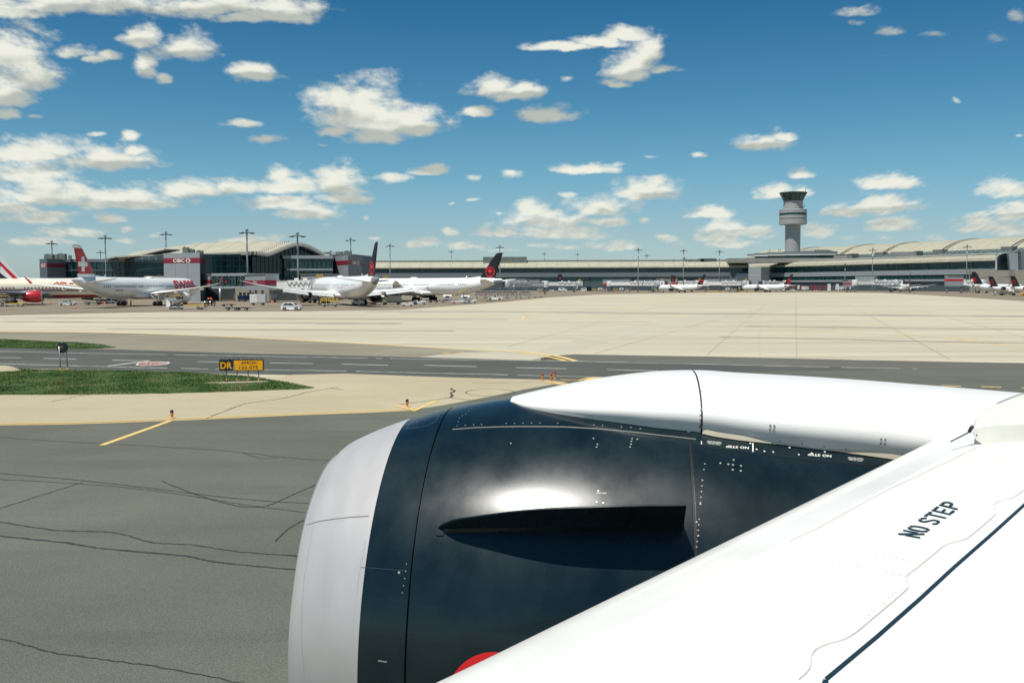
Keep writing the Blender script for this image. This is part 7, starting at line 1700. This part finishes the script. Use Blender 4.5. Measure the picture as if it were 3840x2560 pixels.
def tugc(x, y, rz, lb, s=1.1): o = copy_tree(tp); put(o, x, y, rz, lb, 'tug', 'baggage tugs'); o.scale = (s, s, s)
tugc(1574, 1142, pi, 'white tug pulling the three low empty dollies', 1.25); tugc(1768, 1136, 0, 'white tug right of the silver containers beside the belt loader'); tugc(1342, 1144, 0, 'white tug under the belly of the middle airliner', 1.2); tugc(2070, 1093, 0, 'pale tug at the left of the far gates', 1.3); tugc(3470, 1090, 0, 'pale tug behind the small jet seen from behind', 1.3)
bl = empty('belt_loader'); mb = MB(); mb.prism([(-2.6, .4), (-2.6, .95), (-.2, .95), (0, 1.1), (1.2, 1.1), (1.5, .8), (2.4, .75), (2.6, .4)], 'y', -.8, .8); mb.build('chassis', M['white'], bl)
mb = MB(); seg = [(-3.0, 1.1), (3.9, 4.1), (3.9, 4.3), (-3.0, 1.35)]; mb.prism(seg, 'y', -.45, .45); cv = mb.build('conveyor', M['lightgrey'], bl); mb = MB(); mb.prism([(-2.9, 1.37), (3.8, 4.29), (3.8, 4.33), (-2.9, 1.41)], 'y', -.36, .36); mb.build('belt', M['rubber'], cv)
mb = MB()
for s in (-1, 1): mb.tube([(-2.5, s*.48, 2.1), (3.6, s*.48, 4.9)], .04, 6); [mb.tube([(-2.5+k*1.2, s*.48, 1.4+k*.52), (-2.5+k*1.2, s*.48, 2.1+k*.55)], .03, 5) for k in range(6)]
mb.build('handrail', M['yellow'], bl); mb = MB(); mb.tube([(.8, 0, 1.), (1.6, 0, 3.1)], .12, 6); mb.build('lift_arm', M['metal'], bl)
for sx in (-1.7, 1.7):
    for sy in (-1, 1): wheel(bl, sx, sy*.7, .36, .22)
put(bl, 1722, 1138, radians(14), 'white belt loader with yellow rails raised to the hold of the side-on airliner', 'belt loader')
def loader(label, x, y, s=1.0, rz=0.):
    o = empty('cargo_loader'); mb = MB(); mb.box((-.4, 0, .55), (8.4, 2.6, .3)); mb.build('chassis', M['lightgrey'], o)
    mb = MB(); mb.box((1.6, 0, .85), (4.6, 2.5, .22)); mb.build('rear_platform', M['yellow'], o); mb = MB(); mb.box((-2.4, 0, 2.0), (3.0, 2.6, .28)); mb.build('front_platform', M['grey_paint'], o)
    for k in (-1, 1):
        mb = MB(); mb.tube([(-3.6, k*1.2, .7), (-1.3, k*1.2, 1.9)], .1, 6); mb.tube([(-3.6, k*1.2, 1.9), (-1.3, k*1.2, .7)], .1, 6); mb.build('scissor_lift', M['darkgrey'], o)
        mb = MB(); mb.tube([(-3.8, k*1.25, 2.1), (-3.8, k*1.25, 3.0), (-1., k*1.25, 3.0), (-1., k*1.25, 2.1)], .05, 6); mb.build('railing', M['yellow'], o)
    mb = MB(); mb.box((-4.2, 0, 1.4), (.9, 1.2, 1.5), taper=.85); mb.build('cab', M['white'], o)
    for sx in (-3.4, -1.8, 2.6):
        for sy in (-1, 1): wheel(o, sx, sy*1.15, .38, .3)
    put(o, x, y, rz, label, 'cargo loader', 'cargo loaders'); o.scale = (s, s, s); return o
loader('large cargo loader with yellow deck beside the engine of the white-cross airliner', 706, 1160, 1.05)
loader('grey and yellow cargo loader at the left edge, under the wing of the cream airliner', 42, 1149, .95)
loader('cargo loader tucked under the belly of the middle airliner', 1372, 1143, .75)
def truck(label, x, y, boxm='lightgrey', s=1.0, rz=0., tank=False):
    o = empty('service_truck'); mb = MB(); mb.box((0, 0, .75), (6.4, 2.0, .3)); mb.build('chassis', M['darkgrey'], o)
    mb = MB(); mb.prism([(1.6, .6), (1.6, 2.3), (2.7, 2.3), (3.1, 1.5), (3.3, 1.4), (3.3, .6)], 'y', -1.05, 1.05); c = mb.build('cab', M['white'], o); mb = MB()
    for k in (-1, 1): mb.add([(1.9, k*1.06, 1.5), (1.9, k*1.06, 2.1), (2.6, k*1.06, 2.1), (2.95, k*1.06, 1.5)], [(0, 1, 2, 3)])
    mb.build('side_window', M['windowdark'], c); mb = MB(); mb.add([(2.74, -.9, 2.25), (2.74, .9, 2.25), (3.12, .9, 1.52), (3.12, -.9, 1.52)], [(0, 1, 2, 3)]); mb.build('windscreen', M['windowdark'], c)
    mb = MB()
    if tank: mb.lathe([(.01, -3.2), (.8, -3.15), (.95, -2.9), (.95, 1.1), (.8, 1.4), (.01, 1.45)], 18, 0, Matrix.Translation((0, 0, 1.85)) @ Matrix.Rotation(pi/2, 4, 'Y'))
    else: mb.box((-.9, 0, 1.9), (4.4, 2.1, 2.0))
    mb.build('body_box' if not tank else 'tank', M[boxm], o)
    if not tank: mb = MB(); mb.box((-.9, -1.06, 2.2), (1.6, .03, .6)); mb.build('marking', M['m_navy'], o)
    for sx in (-2, 2.2):
        for sy in (-1, 1): wheel(o, sx, sy*.9, .45, .28)
    put(o, x, y, rz, label, 'truck', 'service trucks'); o.scale = (s, s, s)
truck('white service truck with grey box just right of the silver container behind the middle airliner', 1470, 1142, 'lightgrey', .85, pi)
truck('box truck with white body behind the dolly under the white-cross tail', 360, 1118, 'white', .85)
truck('pale service truck right of the row of tarp-covered carts', 2110, 1094, 'white', 1.0); truck('red fuel truck behind the tail of the second small jet', 2922, 1091, 'red', 1.15, 0, True)
truck('cream tank truck behind the small jet seen from behind', 3440, 1090, 'cream', 1.3, 0, True); truck('orange tank truck right of the long jet bridge cab, in the right-hand row', 3255, 1089, 'orange', 1.0, 0, True)
truck('high-lift catering truck with pale box right of the small jet seen from behind', 3478, 1088, 'lightgrey', 1.4); truck('white box truck below the second small jet bridge', 2580, 1092, 'white', 1.0)
# yellow tow gear on the far stands
for i, (x0, x1) in enumerate(((2655, 2725), (2772, 2835))):
    o = tag(empty('yellow_boom', CP(x0, 655)), ['yellow hose boom lying low beside the small central jet', 'yellow hose boom lying low left of the second small jet'][i], 'hose boom', 'yellow ground booms'); a, b = CP(x0, 655), CP(x1, 655)
    mb = MB(); seg_box(mb, a, b, .8, .2, .6); ownb(mb, 'arm', M['yellow'], o); mb = MB(); mb.tube([a+UP*.5, a+Vector((.5, 0, 2.4)), a+Vector((-.6, 0, 3.0))], .22, 6); ownb(mb, 'riser', M['yellow'], o)
o = tag(empty('passenger_stair', CP(3836, 432)), 'yellow boarding stair standing at the right edge under the T-tailed jet', 'stair'); mb = MB()
a, b = CP(3826, 432), CP(3858, 432)
for k in (-.7, .7): mb.tube([a+Vector((0, k, .3)), b+Vector((0, k, 2.4))], .14, 6); mb.tube([a+Vector((0, k, 1.2)), b+Vector((0, k, 3.3))], .06, 6)
for i in range(9): q_ = (a+UP*.3).lerp(b+UP*2.4, i/8); mb.box(tuple(q_), (.35, 1.4, .06))
mb.tube([b+UP*.2, b+UP*2.4], .12, 6); ownb(mb, 'stair_frame', M['yellow'], o)
# cones
cp_ = empty('traffic_cone'); mb = MB(); mb.box((0, 0, .02), (.42, .42, .04)); mb.build('base', M['orange'], cp_); mb = MB(); mb.lathe([(.17, .04), (.10, .40), (.04, .86), (.01, .88)], 12); cb = mb.build('cone', M['orange'], cp_); mb = MB(); mb.lathe([(.125, .34), (.092, .52)], 12); mb.build('reflective_band', M['white'], cb)
cones = [(160, 1141, 'left one of the pair below the red engine'), (189, 1140, 'right one of the pair below the red engine'), (282, 1158, 'alone on the open asphalt below the silver sedan'), (387, 1141, 'left one of the pair by the white sedan'), (394, 1141, 'right one of the pair by the white sedan'), (508, 1141, 'between the two main wheels of the white-cross airliner'), (713, 1141, 'behind the large cargo loader'), (804, 1147, 'right of the black pickup'), (878, 1141, 'behind the low silver dolly'), (912, 1153, 'behind the right black dolly'), (1019, 1136, 'left one of the pair under the near jet bridge'), (1024, 1136, 'right one of the pair under the near jet bridge'), (1120, 1142, 'just behind the white SUV roof'), (1593, 1139, 'behind the white tug of the empty dollies'), (1698, 1141, 'beside the belt loader'), (2170, 1097, 'left one of two near the centre van'), (2182, 1098, 'right one of two near the centre van'), (2388, 1096, 'at the foot of the central mast'), (2603, 1093, 'left one behind the small central jet'), (2637, 1094, 'right one behind the small central jet'), (2855, 1092, 'under the second small jet'), (3056, 1092, 'before the red hall doors, left one'), (3063, 1092, 'before the red hall doors, right one'), (3278, 1090, 'left one under the long right jet bridge'), (3288, 1090, 'right one under the long right jet bridge'), (3530, 1090, 'left of the gatehouse legs'), (3807, 1098, 'under the T-tailed jets')]
for i, (x, y, lb) in enumerate(cones):
    o = cp_ if i == 0 else copy_tree(cp_); put(o, x, y, 0, 'orange traffic cone '+lb, 'traffic cone', 'orange cones on the stands'); s = 1.15 if x < 1800 else 1.6; o.scale = (s, s, s)
# people
def person(label, x, y, vest, rz=0., legs='navycloth', stride=.12):
    me = bpy.data.meshes.new('person'); 
    V = [(0, 0, .95), (0, 0, 1.15), (0, 0, 1.38), (0, 0, 1.5), (.01, 0, 1.60), (.02, 0, 1.70), (0, .19, 1.42), (.03, .25, 1.15), (.12, .24, .92), (0, -.19, 1.42), (-.03, -.25, 1.15), (.08, -.25, .92), (stride*.5, .1, .88), (stride*.9, .11, .5), (stride, .12, .08), (stride+.16, .12, .05), (-stride*.3, -.1, .88), (-stride*.5, -.11, .5), (-stride*1.3, -.12, .08), (-stride*1.3+.16, -.12, .05)]
    E_ = [(0, 1), (1, 2), (2, 3), (3, 4), (4, 5), (2, 6), (6, 7), (7, 8), (2, 9), (9, 10), (10, 11), (0, 12), (12, 13), (13, 14), (14, 15), (0, 16), (16, 17), (17, 18), (18, 19)]
    R_ = [.15, .15, .17, .06, .10, .085, .075, .05, .04, .075, .05, .04, .10, .07, .05, .045, .10, .07, .05, .045]
    me.from_pydata(V, E_, []); b = bpy.data.objects.new('person', me); COL.objects.link(b); b.modifiers.new('skin', 'SKIN')
    for v, r in zip(me.skin_vertices[0].data, R_): v.radius = (r, r); v.use_root = False
    me.skin_vertices[0].data[0].use_root = True; sb = b.modifiers.new('s', 'SUBSURF'); sb.levels = sb.render_levels = 1
    me.materials.append(M['skin'])
    put(b, x, y, rz, label, 'person', 'ground crew on the stands')
    mb = MB(); mb.lathe([(.19, .92), (.20, 1.1), (.215, 1.3), (.20, 1.45), (.07, 1.5)], 12, 0, Matrix.Diagonal((.85, 1.1, 1, 1))); mb.build('vest', M[vest], b)
    mb = MB()
    for s, dx in ((1, stride), (-1, -stride*1.3)): mb.tube([(dx*.2, s*.1, .96), (dx*.6, s*.11, .5), (dx, s*.12, .1)], [.13, .095, .075], 8)
    mb.build('trousers', M[legs], b); mb = MB(); mb.lathe([(.115, 1.66), (.11, 1.74), (.05, 1.81), (.01, 1.82)], 10); mb.build('cap', M['navycloth'], b)
for a in [('person in a yellow-green vest standing at the main wheels of the white-cross airliner', 491, 1148, 'hivis'), ('person in dark clothes crouching by the nose gear dolly of the white-cross airliner', 476, 1147, 'navycloth'), ('person in a bright vest behind the tail of the middle airliner', 1402, 1141, 'hivis'), ('person in a green vest standing left of the white service truck', 1441, 1146, 'hivis'), ('person in a red vest right of the white service truck', 1497, 1142, 'red'), ('person in a bright vest beside the trailer with yellow railings', 1197, 1143, 'hivis'), ('person in a bright vest standing behind the black pickup', 789, 1138, 'hivis'), ('person in a bright vest left of the gatehouse legs', 3545, 1091, 'hivis'), ('person in a pale vest below the box with the bright red band', 3200, 1091, 'hivis')]: person(*a)

# ================================================================== ROADSIDE SIGNS AND LIGHTS
def tform(o): return o
YS = YG(905, 1432); p = CP(905, YS); sg = tag(empty('taxiway_sign', (p.x, p.y, .034)), 'black and yellow taxiway sign reading DR APRON 122.075 on the grass tip', 'sign')
sg.rotation_euler = (0, 0, radians(4)); s = YS/FPX; xL, xM, xR = (824-905)*s, (878-905)*s, (987-905)*s; z0, z1 = (1432-1391)*s, (1432-1350)*s
m_sgy = M['signyellow']
mb = MB(); mb.box(((xL+xR)/2, .16, (z0+z1)/2), (xR-xL, .30, z1-z0)); cab_ = mb.build('cabinet', M['black'], sg)
mb = MB(); mb.poly([(xM, -.004, z0+.03), (xR-.03, -.004, z0+.03), (xR-.03, -.004, z1-.04), (xM, -.004, z1-.04)]); yp = mb.build('yellow_panel', m_sgy, cab_)
mb = MB(); w_ = xR-xM; text_mb(mb, 'APRON', (xM+w_*.25, -.008, z0+(z1-z0)*.57), (w_*.52, 0, 0), (0, 0, (z1-z0)*.28), 0, 1.1, .015); mb.build('lettering', M['black'], yp)
mb = MB(); text_mb(mb, '122.075', (xM+w_*.19, -.008, z0+(z1-z0)*.14), (w_*.63, 0, 0), (0, 0, (z1-z0)*.29), 0, 1.1, .015); mb.build('lettering', M['black'], yp)
mb = MB(); wb_ = xM-xL; text_mb(mb, 'DR', (xL+wb_*.09, -.008, z0+(z1-z0)*.17), (wb_*.80, 0, 0), (0, 0, (z1-z0)*.62), 0, 1.05, .03); mb.build('lettering', m_sgy, cab_)
mb = MB(); mb.poly([(xM-.06, -.012, z0+.10), (xM-.03, -.012, z0+.03), (xM+.05, -.012, z0+.10), (xM+.07, -.012, z0+.28), (xM+.02, -.012, z0+.40), (xM-.02, -.012, z0+.34), (xM, -.012, z0+.26), (xM-.05, -.012, z0+.18)]); mb.build('torn_patch', M['metal'], cab_)
mb = MB()
for i in range(120):
    x = random.uniform(xL+.05, xR-.05); h = random.uniform(.03, .12)*(1.4 if random.random() < .3 else 1); mb.tube([(x, random.uniform(.03, .28), z1), (x+random.uniform(-.03, .03), random.uniform(.0, .3), z1+h)], .0045, 4)
tag(mb.build('bird_spikes', M['darkgrey'], cab_), kind='stuff')
for x in (848, 888, 929, 968):
    X = (x-905)*s; mb = MB(); mb.tube([(X, .16, 0), (X, .16, z0)], .032, 8); l_ = mb.build('leg', M['metal'], sg); mb = MB(); mb.lathe([(.05, .02), (.05, .14), (.036, .16)], 10, 0, Matrix.Translation((X, .16, 0))); mb.build('frangible_base', mat('ochre_coupling', (.55, .28, .03), .6), l_)
mb = MB(); mb.box(((845+1000)/2*s-905*s, .16, .01), ((1000-843)*s, .16, .05)); mb.build('base_rail', M['darkgrey'], sg)
mb = MB(); mb.tube([((848-905)*s-.02, .1, z0), ((848-905)*s-.14, .05, z0-.15), ((848-905)*s-.05, .1, .1)], .012, 5); mb.build('cable', M['black'], sg)
sheet('sign_pad', [(762, 1437), (782, 1430), (850, 1431), (1005, 1427), (1000, 1431), (850, 1436), (800, 1438)], .05, gm_tan)
# octagonal board seen from behind on two posts
YO = YG(237, 1390); p = CP(237, YO); s = YO/FPX; oc_ = tag(empty('octagonal_sign', (p.x, p.y, .034)), 'black octagonal sign box on two thin posts, standing on the grass at far left', 'sign'); zc_ = (1390-1305)*s; R_ = 18.5*s/cos(pi/8)
mb = MB(); Mo = Matrix.Translation((0, 0, zc_)) @ Matrix.Rotation(radians(-20), 4, 'Z') @ Matrix.Rotation(pi/2, 4, 'X') @ Matrix.Rotation(pi/8, 4, 'Z'); mb.lathe([(.001, -.16), (R_*.96, -.16), (R_, -.12), (R_, .12), (R_*.96, .16), (.001, .16)], 8, 0, Mo, False); ob_ = mb.build('box', M['black'], oc_)
mb = MB(); mb.box((0, -.21, zc_+.05), (.42, .01, .02)); mb.build('label_strip', M['yellow'], ob_)
for x, dy in ((235, 0), (255, .25)):
    X = (x-237)*s; mb = MB(); mb.tube([(X-.02, dy-.22, 0), (X-.1, dy-.22, zc_+.1)], .035, 8); l_ = mb.build('leg', M['metal'], oc_); mb = MB(); mb.lathe([(.055, .0), (.055, .14), (.04, .16)], 10, 0, Matrix.Translation((X-.02, dy-.22, .02))); mb.build('frangible_base', M['yellow'], l_)
def edge_light(label, x, y, top, lens, h=.36, group='taxiway edge lights'):
    Y = YG(x, y); p = G(x, y); o = tag(empty('edge_light', (p.x, p.y, .02)), label, 'ground light', group)
    mb = MB(); mb.lathe([(.10, 0), (.10, .02), (.045, .03), (.04, .10), (.06, .11), (.06, .13), (.045, .14), (.05, h*.5), (.085, h*.55), (.085, h*.62), (.06, h*.64)], 12); mb.build('stem', mat('ochre_light_stem', (.72, .30, .02), .6), o)
    mb = MB(); mb.lathe([(.065, h*.63), (.072, h*.70), (.072, h*.88), (.05, h*.97), (.01, h)], 14); mb.build('lens', lens, o)
m_bl = mat('blue_lens', (.01, .02, .06), .15); m_rl = mat('red_lens', (.30, .03, .02), .3)
edge_light('blue-topped orange edge light where the yellow stripe meets the double line', 645, 1570, 0, m_bl)
edge_light('blue-topped orange edge light just left of the engine inlet', 1527, 1527, 0, m_bl)
edge_light('red-topped holding light, leftmost of three near the road edge', 2034, 1430, 0, m_rl, .46, 'red holding lights'); edge_light('red-topped holding light, middle one of three near the road edge', 2066, 1431, 0, m_rl, .46, 'red holding lights'); edge_light('red-topped holding light, rightmost of three near the road edge', 2081, 1422, 0, m_rl, .46, 'red holding lights')
# sand heap at the left grass edge
mb = MB(); c = G(10, 1392); rows = []
for i in range(9): 
    r = .75*(1-i/8); rows.append([(c.x+r*1.6*cos(a)+random.uniform(-.03, .03), c.y+r*cos(0)*sin(a), .03+.34*(1-(r/.75)**2)+random.uniform(0, .02)) for a in [2*pi*k/20 for k in range(20)]])
mb.grid(rows, closed=True); tag(mb.build('sand_heap', gm_tan), kind='structure')
for lb in ('used',): clean_used()
